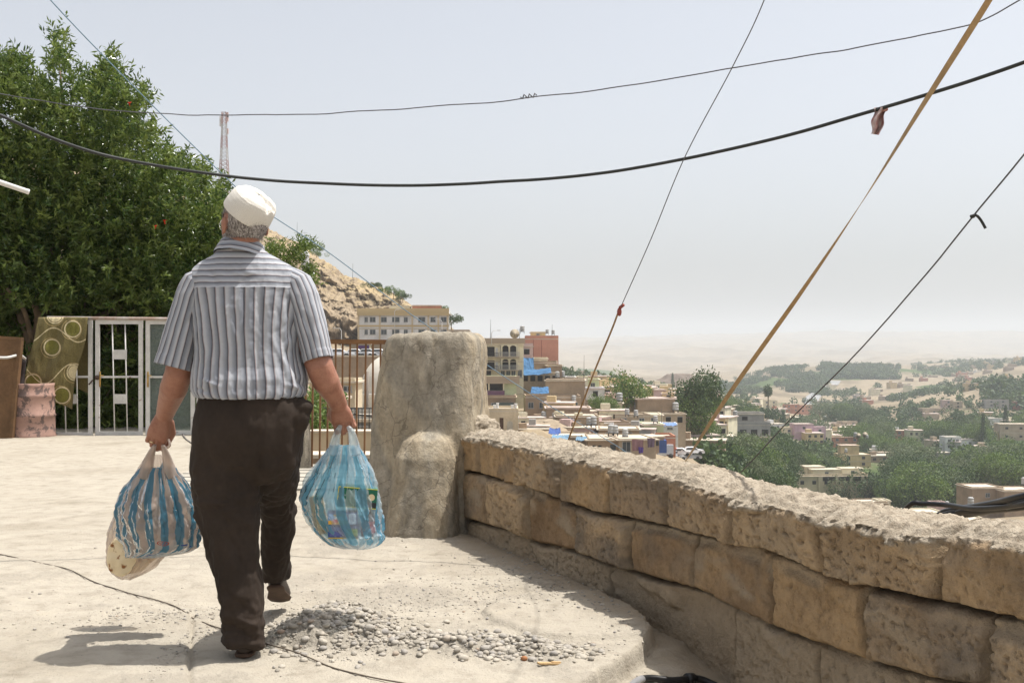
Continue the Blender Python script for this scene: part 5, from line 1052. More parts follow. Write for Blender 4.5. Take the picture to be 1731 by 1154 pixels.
mb = MB(); c_ = gpt(928, 1119, .008); M_ = Matrix.Translation(c_) @ Matrix.Rotation(.35, 4, 'Z') @ Matrix.Rotation(.1, 4, 'Y'); mb.box(-.042, .042, -.010, .010, -.003, .003, M_); mb.box(.01, .045, -.004, .007, .0031, .006, M_)
o = link('wood_chip', mb.mesh('wood_chip', weathered('pale_wood', (.50, .34, .17), .25, 30, 100))); tag(o, 'pale splinter of wood beside the orange brick fragment', 'wood chip')
# ================= carrier bags and what is in them =================
def plastic(name, c_stripe, c_clear, freq, duty, alpha_s, alpha_c, emblems=()):
    m, nt, b = newmat(name)
    uvn = N(nt, 'ShaderNodeUVMap'); sp = N(nt, 'ShaderNodeSeparateXYZ'); nt.links.new(uvn.outputs[0], sp.inputs[0])
    def mt(op, a_, b_=None, c2=None):
        n_ = N(nt, 'ShaderNodeMath', operation=op)
        for i, v_ in enumerate((a_, b_, c2)):
            if v_ is None: continue
            if hasattr(v_, 'links'): nt.links.new(v_, n_.inputs[i])
            else: n_.inputs[i].default_value = v_
        return n_.outputs[0]
    fr = mt('FRACT', mt('ADD', mt('MULTIPLY', sp.outputs[0], freq), mt('MULTIPLY', noise_n(nt, N(nt, 'ShaderNodeTexCoord').outputs['Object'], 9, 3, .6), .3))); st = None
    if freq:
        mr = N(nt, 'ShaderNodeMapRange', interpolation_type='SMOOTHSTEP'); nt.links.new(mt('ABSOLUTE', mt('SUBTRACT', fr, .5)), mr.inputs[0]); mr.inputs[1].default_value = duty/2+.03; mr.inputs[2].default_value = duty/2-.03; st = mr.outputs[0]
    nz = noise_n(nt, N(nt, 'ShaderNodeTexCoord').outputs['Object'], 14, 4, .6)
    col = mixc(nt, st, c_clear, c_stripe) if freq else mixc(nt, 0., c_clear, c_clear)
    al = mt('MULTIPLY_ADD', st, alpha_s-alpha_c, alpha_c) if freq else None
    for kind, cx, cy, r, colr in emblems:
        d_ = N(nt, 'ShaderNodeVectorMath', operation='DISTANCE'); mp_ = N(nt, 'ShaderNodeVectorMath', operation='MULTIPLY'); mp_.inputs[1].default_value = (1, 1, 0)
        nt.links.new(uvn.outputs[0], mp_.inputs[0]); nt.links.new(mp_.outputs[0], d_.inputs[0]); d_.inputs[1].default_value = (cx, cy, 0); dv_ = d_.outputs['Value']
        dx = mt('ABSOLUTE', mt('SUBTRACT', sp.outputs[0], cx)); dy = mt('ABSOLUTE', mt('SUBTRACT', sp.outputs[1], cy))
        if kind == 'ring':
            k = mt('MULTIPLY', mt('GREATER_THAN', dv_, r*.82), mt('LESS_THAN', dv_, r)); an_ = mt('ARCTAN2', mt('SUBTRACT', sp.outputs[1], cy), mt('SUBTRACT', sp.outputs[0], cx))
            sp_ = mt('MULTIPLY', mt('GREATER_THAN', mt('SINE', mt('MULTIPLY', an_, 6.0)), .25), mt('MULTIPLY', mt('LESS_THAN', dv_, r*.62), mt('GREATER_THAN', dv_, r*.2))); k = mt('MAXIMUM', k, sp_)
        elif kind == 'disc': k = mt('LESS_THAN', dv_, r)
        else: k = mt('MULTIPLY', mt('LESS_THAN', dx, r), mt('LESS_THAN', dy, r*.8))
        col = mixc(nt, k, col, colr); al = mt('MAXIMUM', al, mt('MULTIPLY', k, .75))
    nt.links.new(col, b.inputs['Base Color']); b.inputs['Roughness'].default_value = .22; b.inputs['Specular IOR Level'].default_value = .55
    tl = N(nt, 'ShaderNodeBsdfTranslucent'); nt.links.new(col, tl.inputs[0]); m1 = N(nt, 'ShaderNodeMixShader'); m1.inputs[0].default_value = .45; nt.links.new(b.outputs[0], m1.inputs[1]); nt.links.new(tl.outputs[0], m1.inputs[2])
    tr = N(nt, 'ShaderNodeBsdfTransparent'); nt.links.new(mixc(nt, .9, (1, 1, 1), col), tr.inputs[0])
    m2 = N(nt, 'ShaderNodeMixShader')
    if al is not None: nt.links.new(al, m2.inputs[0])
    else: m2.inputs[0].default_value = alpha_c
    nt.links.new(tr.outputs[0], m2.inputs[1]); nt.links.new(m1.outputs[0], m2.inputs[2])
    # a thin glossy film on top, so creases catch the light
    gl = N(nt, 'ShaderNodeBsdfGlossy'); gl.inputs['Roughness'].default_value = .16; fn = N(nt, 'ShaderNodeFresnel'); fn.inputs[0].default_value = 1.45
    m3 = N(nt, 'ShaderNodeMixShader'); nt.links.new(mt('MULTIPLY', fn.outputs[0], .5 if freq else .3), m3.inputs[0]); nt.links.new(m2.outputs[0], m3.inputs[1]); nt.links.new(gl.outputs[0], m3.inputs[2])
    nt.links.new(m3.outputs[0], nt.nodes['Material Output'].inputs['Surface'])
    for s_ in (gl, b):
        bp = N(nt, 'ShaderNodeBump'); bp.inputs['Strength'].default_value = .35; bp.inputs['Distance'].default_value = .004; nt.links.new(nz, bp.inputs['Height']); nt.links.new(bp.outputs[0], s_.inputs['Normal'])
    return m
def bag(name, L, D, ry, mat, seed, fl=(), pinch=9, sharp=.012, inner=0, n=260, rows=200, tilt=0):
    """L: (photo y, x0, x1, depth half) from the pinch down to the bottom"""
    ys = [l[0] for l in L]; yq = np.linspace(ys[0], ys[-1], rows); A_ = [np.interp(yq, ys, [l[i] for l in L]) for i in (1, 2, 3)]
    for a_ in A_: a_[3:-3] = np.convolve(a_, np.ones(7)/7, 'valid')
    t = np.linspace(0, 2*np.pi, n, endpoint=False)[:, None]; v = ((yq-ys[0])/(ys[-1]-ys[0]))[None]
    ca, sa = np.cos(t), np.sin(t); p_ = 2.3; kk = (np.abs(ca)**p_+np.abs(sa)**p_)**(-1/p_)
    # folds gathered at the handles fan out downwards
    fold = fbm(ca*2.4+3, sa*2.4, v*1.1, 3, seed)*1.0+.7*fbm(ca*5, sa*5, v*1.6, 3, seed+1); fold = np.abs(fold)-.25
    cr = fbm(ca*3, sa*3, v*7, 4, seed+2)
    r_ = 1+(fold*.24*(1-v)**.8+.09*fold+.09*cr*v+.11*(np.abs(fbm(ca*5, sa*5, v*6, 3, seed+5))-.25))
    hx = (A_[1]-A_[0])/2*D/F; cx = ((A_[1]+A_[0])/2-CX)/F*D
    ry_k = .62
    X_ = cx[None]+hx[None]*kk*ca*r_; Y_ = D+tilt*(v)+A_[2][None]*ry_k*kk*sa*r_
    Z_ = CZ-(yq[None]-HY)/F*D+0*X_+.010*fbm(ca*2, sa*2, v*2, 3, seed+3)*v
    Q = np.stack([X_, Y_, Z_], -1)
    if fl: 
        n_ = gridnormals(Q); ce = Q.mean(0, keepdims=True); n_ = n_ if ((Q-ce)*n_).sum() > 0 else -n_; Q = Q+n_*(folds(Q, fl)*(Q[..., 1] < ce[..., 1]))[..., None]
    # bottom closed by gathering
    last = Q[:, -1:]; cen_ = last.mean(0, keepdims=True); bt = np.concatenate([cen_+(last-cen_)*k+np.array([0, 0, -.004*(1-k)]) for k in (.8, .5, .2, .02)], 1)
    Q = np.concatenate([Q, bt], 1)
    uv = np.stack([t/(2*np.pi)+0*Q[..., 0], np.concatenate([v+0*t, np.repeat([[1.0, 1.0, 1, 1]], n, 0)], 1)], -1)
    return mesh_np(name, Q.reshape(-1, 3), grid_faces(n, Q.shape[1], True), [mat], uv=uv.reshape(-1, 2))
def handle(mb_, pts, w0, w1):   # crumpled strap: a flattened tube
    q = cable(pts, 24); o = len(mb_.v); mb_.tube(q, list(np.linspace(w0, w1, 24)), 10)
BLUE = (.045, .22, .36); CLR = (.80, .82, .82)
# ---- right-hand bag
DR = 4.33
PR = plastic('striped_bag_plastic', (.20, .46, .60), (.84, .90, .92), 11, .5, .66, .30)
rb = empty('plastic_bag', tuple(P(585, 920, DR)), 'pale blue striped plastic bag of boxes held in the right hand', 'bag')
me = bag('film', [(752, 560, 604, .020), (758, 555, 608, .030), (768, 547, 615, .042), (790, 534, 626, .058), (815, 519, 634, .075), (841, 508, 639, .088), (867, 513, 643, .095), (895, 531, 646, .094), (913, 548, 649, .085), (921, 560, 640, .070), (926, 580, 626, .040)], DR, 0, PR, 501,
         [(600, 760, 622, 812, 3, 5), (586, 760, 582, 850, 3, -5), (575, 755, 560, 860, 3.5, 6), (566, 760, 535, 840, 3, -5), (592, 830, 630, 900, 3, 5), (580, 835, 610, 880, 2.6, -5), (620, 845, 625, 905, 3, 4), (608, 905, 640, 880, 3, -5), (600, 912, 645, 905, 2.5, 5)])
part('film', me, rb)
mb = MB(); handle(mb, [P(565, 768, DR), P(566, 748, DR-.01), P(571, 730, 4.25), P(576, 718, 4.245)], .026, .007); handle(mb, [P(601, 768, DR), P(598, 748, DR-.01), P(594, 730, 4.25), P(588, 720, 4.245)], .026, .007); part('handle', mb.mesh('handle', PR, True), rb)
# contents
def carton(name, x0, x1, y0, y1, D, dep, rot, tiltx, mats, label, cat_, build=None):
    """box whose front face spans the photo rectangle"""
    c_ = P((x0+x1)/2, (y0+y1)/2, D); w_, h_ = (x1-x0)*D/F/2, (y1-y0)*D/F/2
    e_ = empty(name, tuple(c_-Vector((0, 0, h_))), label, cat_); M_ = Matrix.Translation(c_) @ Matrix.Rotation(rot, 4, 'Y') @ Matrix.Rotation(tiltx, 4, 'Z')
    mb = MB(); mb.box(-w_, w_, 0, dep, -h_, h_, M_); part('carton', mb.mesh('carton', mats[0]), e_)
    def pan(nm, a0, a1, b0, b1, mat, t=.0012, y=None):
        mb = MB(); mb.box(a0*w_, a1*w_, -t, -t*.1, b0*h_, b1*h_, M_); part(nm, mb.mesh(nm, mat), e_)
    if build: build(pan, M_, w_, h_, e_)
    return e_
PM = lambda n_, c_, r=.45: MATS.get(n_) or weathered(n_, c_, .1, 10, 60, r, 0)
def tea(pan, M_, w_, h_, e_):
    Yl = PM('print_yellow', (.62, .55, .05)); pan('border', -1, 1, .93, 1, Yl); pan('border', -1, 1, -1, -.93, Yl); pan('border', -1, -.965, -.93, .93, Yl)
    mb = MB(); mb.tube([M_ @ Vector((w_*.72, -.0022, h_*.15)), M_ @ Vector((w_*.72, -.0006, h_*.15))], .0125, 20); part('printed_disc', mb.mesh('printed_disc', PM('print_cream', (.68, .55, .34))), e_)
    pan('printed_panel', .55, .99, -.9, -.35, PM('print_dark', (.02, .025, .03)), .0009)
carton('green_box', 571, 637, 824, 858, 4.290, .085, .10, .12, [PM('box_green', (.012, .13, .075))], 'dark green box with yellow edges, topmost in the blue bag', 'box', tea)
def pic(pan, M_, w_, h_, e_):
    pan('picture', -.95, .38, -.85, .80, PM('print_blue_sky', (.16, .36, .62)), .0010); pan('picture', -.95, .38, -.85, -.25, PM('print_orange', (.72, .42, .06)), .0014)
    pan('picture', -.55, .1, -.2, .35, PM('print_white', (.7, .7, .66)), .0017); pan('picture', -.62, -.3, -.6, -.05, PM('print_red', (.5, .03, .03)), .0020); pan('picture', .12, .36, -.5, .6, PM('print_grey', (.1, .11, .13)), .0018)
    pan('lettering', -.6, .25, .48, .72, PM('print_orange', (.72, .42, .06)), .0016); pan('white_panel', .45, .95, -.85, .8, PM('print_pale', (.45, .60, .70)), .0012)
    for k in range(4): pan('lettering', .55, .85, .5-k*.3, .6-k*.3, PM('print_navy', (.02, .04, .20)), .0016)
carton('picture_box', 554, 603, 866, 887, 4.280, .07, .0, .10, [PM('box_blue', (.02, .07, .25))], 'small blue carton with a bright picture label inside the blue bag', 'box', pic)
def blue2(pan, M_, w_, h_, e_): pan('label', .2, .95, -.6, .6, PM('print_green', (.20, .32, .05))); pan('label', -.9, -.1, -.6, .2, PM('print_violet', (.10, .12, .32)), .0014); pan('border', -1, 1, -1, -.8, PM('print_gold', (.45, .32, .06)), .0016)
carton('blue_box', 555, 606, 889, 910, 4.280, .07, .02, .10, [PM('box_blue', (.02, .07, .25))], 'blue and green carton lowest in the pale blue bag', 'box', blue2)
def amb(pan, M_, w_, h_, e_): pan('label', -.8, .8, -.5, .3, PM('print_tan', (.50, .33, .08)))
carton('yellow_packet', 534, 551, 838, 902, 4.33, .05, -.18, .5, [PM('packet_amber', (.55, .33, .05))], 'upright amber packet at the man’s side of the blue bag', 'packet', amb)
e_ = empty('dark_bottle', tuple(P(622, 910, 4.33)), 'dark bottle with a red label lying in the blue bag', 'bottle')
mb = MB(); c_ = P(622, 906, 4.33); mb.add(*loft([sq(c_.x, c_.y, c_.z+z_, r_, r_, 2, 24) for z_, r_ in ((0, .024), (.004, .027), (.075, .027), (.09, .018), (.10, .012), (.12, .012))])); part('glass', mb.mesh('glass', PM('bottle_dark', (.02, .012, .012), .12), True), e_)
mb = MB(); mb.add(*loft([sq(c_.x, c_.y, c_.z+z_, .0278, .0278, 2, 24) for z_ in (.015, .06)], False)); part('label', mb.mesh('label', PM('bottle_label', (.40, .04, .08)), True), e_)
mb = MB(); mb.add(*loft([sq(c_.x, c_.y, c_.z+z_, .013, .013, 2, 16) for z_ in (.112, .128)])); part('cap', mb.mesh('cap', PM('bottle_cap', (.5, .5, .5)), True), e_)
# ---- left-hand striped bag and clear bread bag
DL = 4.38
PLm = plastic('blue_striped_plastic', (.08, .24, .34), (.66, .56, .49), 17, .52, .86, .62, [('ring', .775, .815, .026, (.55, .05, .03)), ('disc', .83, .84, .012, (.6, .6, .55)), ('sq', .862, .84, .010, (.02, .06, .32)), ('sq', .755, .965, .014, (.02, .07, .36)), ('sq', .895, .865, .008, (.02, .06, .32))])
lb = empty('striped_bag', tuple(P(262, 925, DL)), 'blue and pink striped plastic bag with a red round emblem in the left hand', 'bag')
me = bag('film', [(790, 238, 296, .022), (797, 231, 300, .034), (810, 222, 309, .046), (830, 208, 323, .062), (852, 200, 333, .078), (872, 198, 339, .088), (890, 200, 342, .092), (908, 205, 339, .088), (922, 210, 336, .078), (932, 212, 318, .060), (941, 213, 262, .035)], DL, 0, PLm, 531,
         [(262, 775, 230, 900, 4, 6), (270, 775, 265, 900, 4, -6), (276, 780, 300, 880, 4, 6), (255, 780, 215, 860, 3, -5), (285, 790, 325, 870, 4, 5), (225, 850, 270, 890, 4, -5), (245, 860, 265, 905, 3, 4), (270, 850, 235, 880, 3, 4), (300, 850, 335, 905, 4, -5)])
part('film', me, lb)
mb = MB(); handle(mb, [P(245, 806, DL), P(250, 785, DL-.01), P(256, 766, 4.34), P(262, 752, 4.32)], .030, .007); handle(mb, [P(290, 806, DL), P(285, 785, DL-.01), P(280, 766, 4.34), P(275, 752, 4.32)], .028, .007); handle(mb, [P(283, 756, 4.31), P(287, 752, 4.305), P(285, 742, 4.31)], .006, .004); part('handle', mb.mesh('handle', PLm, True), lb)
PCm = plastic('clear_film', None, (.80, .74, .68), 0, 0, 0, .30)
cb = empty('bread_bag', tuple(P(215, 975, 4.42)), 'clear plastic bag of spotted flatbread hanging behind the striped bag', 'bag')
me = bag('film', [(768, 249, 272, .014), (790, 236, 280, .030), (812, 222, 285, .042), (842, 202, 288, .055), (875, 191, 290, .062), (903, 183, 292, .066), (930, 180, 284, .064), (954, 182, 266, .056), (968, 190, 246, .042), (977, 200, 224, .022)], 4.49, 0, PCm, 561, [(245, 790, 195, 950, 4, 4), (238, 800, 215, 940, 4, -4)])
part('film', me, cb)
# flatbread: a folded stack
m, nt, b = newmat('flatbread'); tc = N(nt, 'ShaderNodeTexCoord'); f1 = noise_n(nt, tc.outputs['Object'], 34, 5, .55, .4); f2 = noise_n(nt, tc.outputs['Object'], 9, 3)
c = mixc(nt, f2, (.74, .58, .34), (.80, .68, .47)); c = mixc(nt, ramp(nt, f1, [(.56, (0, 0, 0)), (.64, (1, 1, 1))]), c, (.27, .11, .035)); nt.links.new(c, b.inputs['Base Color']); b.inputs['Roughness'].default_value = .8; bump(nt, b, f1, .5, .006)
for i, (x_, y_, rx, rz, D_, rot, lab) in enumerate([(207, 938, .062, .085, 4.46, .25, 'large spotted flatbread at the front of the clear bag'), (222, 937, .080, .078, 4.485, -.3, 'folded flatbread in the middle of the clear bag'), (242, 930, .095, .058, 4.51, -.55, 'darker flatbread leaning out behind the striped bag')]):
    mb = MB(); ellipsoid(mb, P(x_, y_, D_), (rx, .017, rz), Matrix.Rotation(rot, 3, 'Y'), 60, 40); me = mb.mesh('flatbread', m, True)
    co = np.empty(len(me.vertices)*3); me.vertices.foreach_get('co', co); co = co.reshape(-1, 3); co[:, 1] += .012*fbm(co[:, 0]*18, co[:, 2]*18, i*5, 3, 571); co += .006*noise(co[:, 0]*25, co[:, 2]*25, i, 5)[:, None]; me.vertices.foreach_set('co', co.ravel())
    o = link('flatbread', me); tag(o, lab, 'bread', 'flatbreads in the clear bag')
# soft parcels inside the striped bag
for i, (x_, y_, rx, ry_, rz, col, lab) in enumerate([(255, 880, .075, .05, .055, (.10, .17, .24), 'bluish parcel in the middle of the striped bag'), (305, 895, .055, .05, .045, (.22, .12, .10), 'reddish parcel near the emblem of the striped bag'), (235, 845, .05, .045, .05, (.20, .16, .12), 'small brown parcel high in the striped bag'), (295, 850, .055, .045, .045, (.10, .12, .16), 'dark parcel high in the striped bag next to the trousers'), (275, 800, .022, .02, .05, (.45, .55, .60), 'pale crumpled packet at the neck of the striped bag')]):
    mb = MB(); ellipsoid(mb, P(x_, y_, DL), (rx*.85, ry_*.55, rz*.9), None, 40, 26); me = mb.mesh('parcel', weathered('parcel_wrap', col, .5, 12, 50, .35, .5, .01), True)
    co = np.empty(len(me.vertices)*3); me.vertices.foreach_get('co', co); co = co.reshape(-1, 3); co += .010*np.stack([fbm(co[:, 0]*22, co[:, 1]*22, co[:, 2]*22, 3, 581+q) for q in range(3)], 1); me.vertices.foreach_set('co', co.ravel())
    o = link('parcel', me); tag(o, lab, 'parcel', 'parcels in the striped bag')
# ================= the town =================
def hm(n_, c_, **k): return MATS.get(n_) or weathered(n_, c_, k.pop('var', .28), k.pop('s1', .35), k.pop('s2', 3.0), .92, .5, .05, **k)
HM = dict(cream=hm('cream_plaster', (0.708, 0.648, 0.470)), beige=hm('beige_block', (0.432, 0.348, 0.253)), tan=hm('tan_brick', (0.358, 0.266, 0.183)), grey=hm('grey_block', (0.350, 0.342, 0.319)), brown=hm('brown_mud_brick', (0.328, 0.247, 0.171)),
          pink=hm('pink_plaster', (0.571, 0.422, 0.397)), mauve=hm('mauve_plaster', (0.521, 0.366, 0.428)), ochre=hm('ochre_plaster', (0.590, 0.458, 0.252)), red=hm('terracotta_paint', (.55, .27, .19), var=.15), white=hm('white_plaster', (0.666, 0.666, 0.666)), green=hm('pale_green_plaster', (0.607, 0.668, 0.425)),
          roof=hm('dusty_flat_roof', (0.584, 0.515, 0.410)), roofpink=hm('pinkish_roof', (0.557, 0.458, 0.404)), brick=hm('red_brick', (0.455, 0.198, 0.122)), stone=hm('yellow_stone', (0.600, 0.502, 0.355)), olive=hm('olive_ochre', (0.561, 0.470, 0.198)))
DK = hm('dark_opening', (.030, .028, .026)); WF = hm('window_frame', (.38, .38, .37)); GLS = hm('window_glass', (.07, .085, .095)); MATS['window_glass'].node_tree.nodes['Principled BSDF'].inputs['Roughness'].default_value = .15
TANK = hm('water_tank_metal', (.38, .38, .37), s1=1, s2=8); BTARP = hm('blue_tarpaulin', (.06, .16, .31)); WOODD = hm('door_wood', (.10, .055, .035)); IRON = hm('dark_iron', (.05, .05, .05)); WHT = hm('white_metal', (.62, .62, .60))
def unit_box(mat):
    mb = MB(); mb.box(-.5, .5, -.5, .5, -.5, .5); return mb.mesh('piece', mat)
UB = {}
def piece(name, mat, M_, parent, x0, x1, y0, y1, z0, z1):
    """a box part sharing one unit mesh per material"""
    if (name, mat.name) not in UB: UB[(name, mat.name)] = unit_box(mat); UB[(name, mat.name)].name = name
    o = bpy.data.objects.new(name, UB[(name, mat.name)]); COL.objects.link(o); o.parent = parent
    o.location = ((x0+x1)/2, (y0+y1)/2, (z0+z1)/2); o.scale = (abs(x1-x0), abs(y1-y0), abs(z1-z0)); return o
WIN = {}
def window(parent, x, z, w, h, y=0, side=0, dark=False, W_=0):
    """recessed window: dark reveal frame and glass with mullion; side 0 = front (-y), 1 = right (+x), -1 = left"""
    key = (round(w, 1), round(h, 1), dark)
    if key not in WIN:
        mb = MB(); t = .09
        if not dark:
            mb.box(-w/2, w/2, -.06, .02, -h/2, -h/2+t); mb.box(-w/2, w/2, -.06, .02, h/2-t, h/2); mb.box(-w/2, -w/2+t, -.058, .02, -h/2+t, h/2-t); mb.box(w/2-t, w/2, -.058, .02, -h/2+t, h/2-t); mb.box(-.04, .04, -.045, .02, -h/2+t, h/2-t)
            mb.box(-w/2-.08, w/2+.08, -.14, -.062, -h/2-.1, -h/2)
        else: mb.box(-w/2-.05, w/2+.05, -.08, .0, h/2, h/2+.12)
        f_ = mb.mesh('window', WF); mb = MB(); mb.box(-w/2+.02, w/2-.02, -.035, .012, -h/2+.02, h/2-.02); WIN[key] = (f_, mb.mesh('pane', DK if dark else GLS))
    f_, g_ = WIN[key]; o = bpy.data.objects.new('window', f_); COL.objects.link(o); o.parent = parent
    if side == 0: o.location = (x, y, z)
    else: o.location = (W_*side, x, z); o.rotation_euler = (0, 0, math.pi/2*side)
    p_ = bpy.data.objects.new('pane', g_); COL.objects.link(p_); p_.parent = o; return o
SHELL = {}
def wallmesh(w, d, h, mat, roofm, par, over, sub=5, nrm=None):
    """house body with sunk roof and parapet, walls reaching below ground"""
    mb = MB(); mb.box(0, w, 0, d, -sub, h); return mb
def house(name, label, cat_, x0, x1, yt, yb, D, dep, mat='beige', roof='roof', rot=0, floors=1, wins=None, side=1, par=.45, over=.25, door=None, group=None, sub=6, winw=1.3, winh=1.2, dark=False, tanks=0, slab=True, swin=1, base_z=None):
    """front-left corner at photo point (x0, yb) at distance D; front width and height from the photo"""
    A_ = P(x0, yb, D); w = (x1-x0)*D/F; h = (yb-yt)*D/F; 
    e_ = empty(name, (A_.x, A_.y, A_.z), label, cat_, group, rz=rot)
    def prt(nm, mb, m_, par_=None): o = link(nm, mb.mesh(nm, m_), par_ or e_); return o
    mb = MB(); mb.box(0, w, 0, dep, -sub, h-par); prt('wall', mb, HM[mat])
    mb = MB(); t = .25; z0, z1 = h-par+.003, h
    mb.cur = 1; mb.box(-over, w+over, -over, dep+over, z0, z0+.16)
    mb.cur = 0
    if par > .2:
        mb.box(0, w, 0, t, z0+.163, z1); mb.box(0, w, dep-t, dep, z0+.163, z1); mb.box(0, t, t+.003, dep-t-.003, z0+.163, z1-.003); mb.box(w-t, w, t+.003, dep-t-.003, z0+.163, z1-.003)
    o = link('roof', mb.mesh('roof', [HM[mat], HM[roof]]), e_)
    fh = (h-par)/floors; rw = random.Random(int(x0*7+D))
    nw = wins if wins is not None else max(1, int(w/3.2))
    for f_ in range(floors):
        zc = fh*(f_+.55)
        if floors > 1 and f_ > 0 and slab: piece('floor_band', HM['roof'], None, e_, -.06, w+.06, -.08, .0-.003, fh*f_-.12, fh*f_+.06)
        for k in range(nw):
            xc = w*(k+.5)/nw
            if door is not None and f_ == 0 and k == door: dd = piece('door', WOODD, None, e_, xc-.5, xc+.5, -.05, .01, 0, 2.1); continue
            if xc-winw/2 < .2 or xc+winw/2 > w-.2: continue
            window(e_, xc, zc, winw, min(winh, fh*.5), dark=dark)
        if swin and dep > 4:
            for s_ in (1, -1):
                if side in (s_, 0):
                    for k in range(max(1, int(dep/4.5))): window(e_, dep*(k+.5)/max(1, int(dep/4.5)), zc, winw, min(winh, fh*.5), side=s_, W_=(w if s_ > 0 else 0) if s_ > 0 else 0, dark=dark)
    e_['_w'] = w; e_['_h'] = h; return e_, w, h, dep
for_side_fix = True
TNK = None
def tank(x, y, D, kind=0, label='ribbed metal water tank standing on a flat roof', s_=1.0):
    """upright water tank seen at photo point (x, y = its foot)"""
    global TNK
    if TNK is None:
        mb = MB(); rg = []
        for z_, r_ in [(0, .5), (.18, .53), (.2, .5), (.5, .5), (.52, .53), (.7, .53), (.72, .5), (1.0, .5), (1.02, .53), (1.15, .52), (1.3, .30), (1.32, .02)]: rg.append(sq(0, 0, z_, r_, r_, 2, 20))
        mb.add(*loft(rg)); a_ = mb.mesh('tank', TANK, True)
        mb = MB(); 
        for sx in (-.4, .4):
            for sy in (-.4, .4): mb.box(sx-.04, sx+.04, sy-.04, sy+.04, -.5, .0)
        mb.box(-.5, .5, -.5, .5, -.06, -.002); TNK = (a_, mb.mesh('stand', IRON))
    c_ = P(x, y, D); e_ = empty('water_tank', tuple(c_+Vector((0, 0, .5*s_))), label, 'water tank', 'water tanks on the roofs'); e_.scale = (s_,)*3
    link('tank', TNK[0], e_); link('stand', TNK[1], e_)
# ---- the long hotel-like block under the crag
DH = 285
e_, w, h, d = house('apartment_block', 'long cream two-storey block with ochre bands under the rocky crag', 'building', 606, 757, 521, 580, DH, 12, 'white', floors=2, wins=0, par=1.5, over=.5, sub=8, swin=0)
sc_ = DH/F
def hx(px_): return (px_-606)*sc_
def hz(py_): return (580-py_)*sc_
for row, yy_ in enumerate((540, 561)):
    for xx, ww in [(619, 6), (630, 10), (649, 10), (669, 13), (686, 7), (713, 12), (732, 9), (750, 10)]: window(e_, hx(xx), hz(yy_), ww*sc_, 1.3)
for xx in (606, 642, 697, 724, 741, 757): piece('pilaster', HM['stone'], None, e_, hx(xx)-.22, hx(xx)+.22, -.16, -.003, -6, hz(533))
for yy_ in (550.5, 531): piece('floor_band', HM['ochre'], None, e_, -.3, w+.3, -.22, -.006 if yy_ > 540 else -.007, hz(yy_)-.22, hz(yy_)+.2)
piece('fascia', HM['ochre'], None, e_, -.35, w+.35, -.56, -.51, hz(533), hz(521)-.02)
house('roof_room', 'small cream room on the roof of the long cream block', 'roof room', 658, 692, 516.5, 523, DH+6, 5, 'cream', wins=0, swin=0, par=.25, sub=1)
house('roof_room', 'brown brick room on the roof of the long cream block', 'roof room', 697, 745, 515.5, 523, DH+7, 4, 'brick', wins=0, swin=0, par=.25, sub=1)
house('house', 'pale flat-roofed annex at the right end of the long cream block', 'house', 757, 793, 557, 585, DH+4, 8, 'brown', wins=1, par=.4, swin=0)
def lamp_post(x, yt, yb, D, label, arm=1):
    e_ = empty('street_lamp', tuple(P(x, yb, D)), label, 'street lamp', 'street lamps'); h_ = (yb-yt)*D/F
    mb = MB(); mb.tube([Vector((0, 0, -1)), Vector((0, 0, h_-.5)), Vector((arm*.3, 0, h_)), Vector((arm*1.6, 0, h_+.1))], [.10, .07, .05, .04], 6); link('pole', mb.mesh('pole', WHT, True), e_)
    mb = MB(); mb.box(arm*1.5-.35, arm*1.5+.35, -.12, .12, h_+.0, h_+.14); link('lamp_head', mb.mesh('lamp_head', WHT), e_)
lamp_post(667, 523, 575, 270, 'pale street lamp in front of the left half of the long cream block'); lamp_post(747, 540, 577, 272, 'street lamp before the right end of the long cream block', -1)
lamp_post(831, 559, 575, 232, 'curved street lamp over the roof of the balconied building'); lamp_post(577, 555, 600, 250, 'street lamp behind the railing at the elbow of the man', -1)
# ---- road wall with parked cars, seen through the railing
def wallobj(x0, x1, yt, yb, D, label, mat, thick=.6, D2=None, nm='retaining_wall'):
    a_, b_ = P(x0, yb, D), P(x1, yb, D2 or D); h_ = (yb-yt)*D/F; t = (b_-a_); L_ = math.hypot(t.x, t.y); e_ = empty(nm, tuple(a_), label, 'wall', rz=math.atan2(t.y, t.x))
    mb = MB(); mb.box(0, L_, 0, thick, -5, h_); link('masonry', mb.mesh('masonry', HM[mat]), e_); mb = MB(); ck_ = .25 if D > 100 else .05; mb.box(-.1 if D > 100 else 0, L_, -.1 if D > 100 else -.02, thick+.1, h_+.003, h_+ck_); link('coping', mb.mesh('coping', HM['roof']), e_); return e_
wallobj(470, 700, 603, 645, 190, 'long stone retaining wall with parked cars above it', 'brown', 1.2)
mb = MB(); a_ = P(440, 603, 191.5); b_ = P(760, 603, 191.5); mb.box(a_.x, b_.x, 191.5, 205, a_.z-3, a_.z+.02); link('road', mb.mesh('road', hm('road_surface', (.16, .155, .15))), kind='structure')
CARM = {}
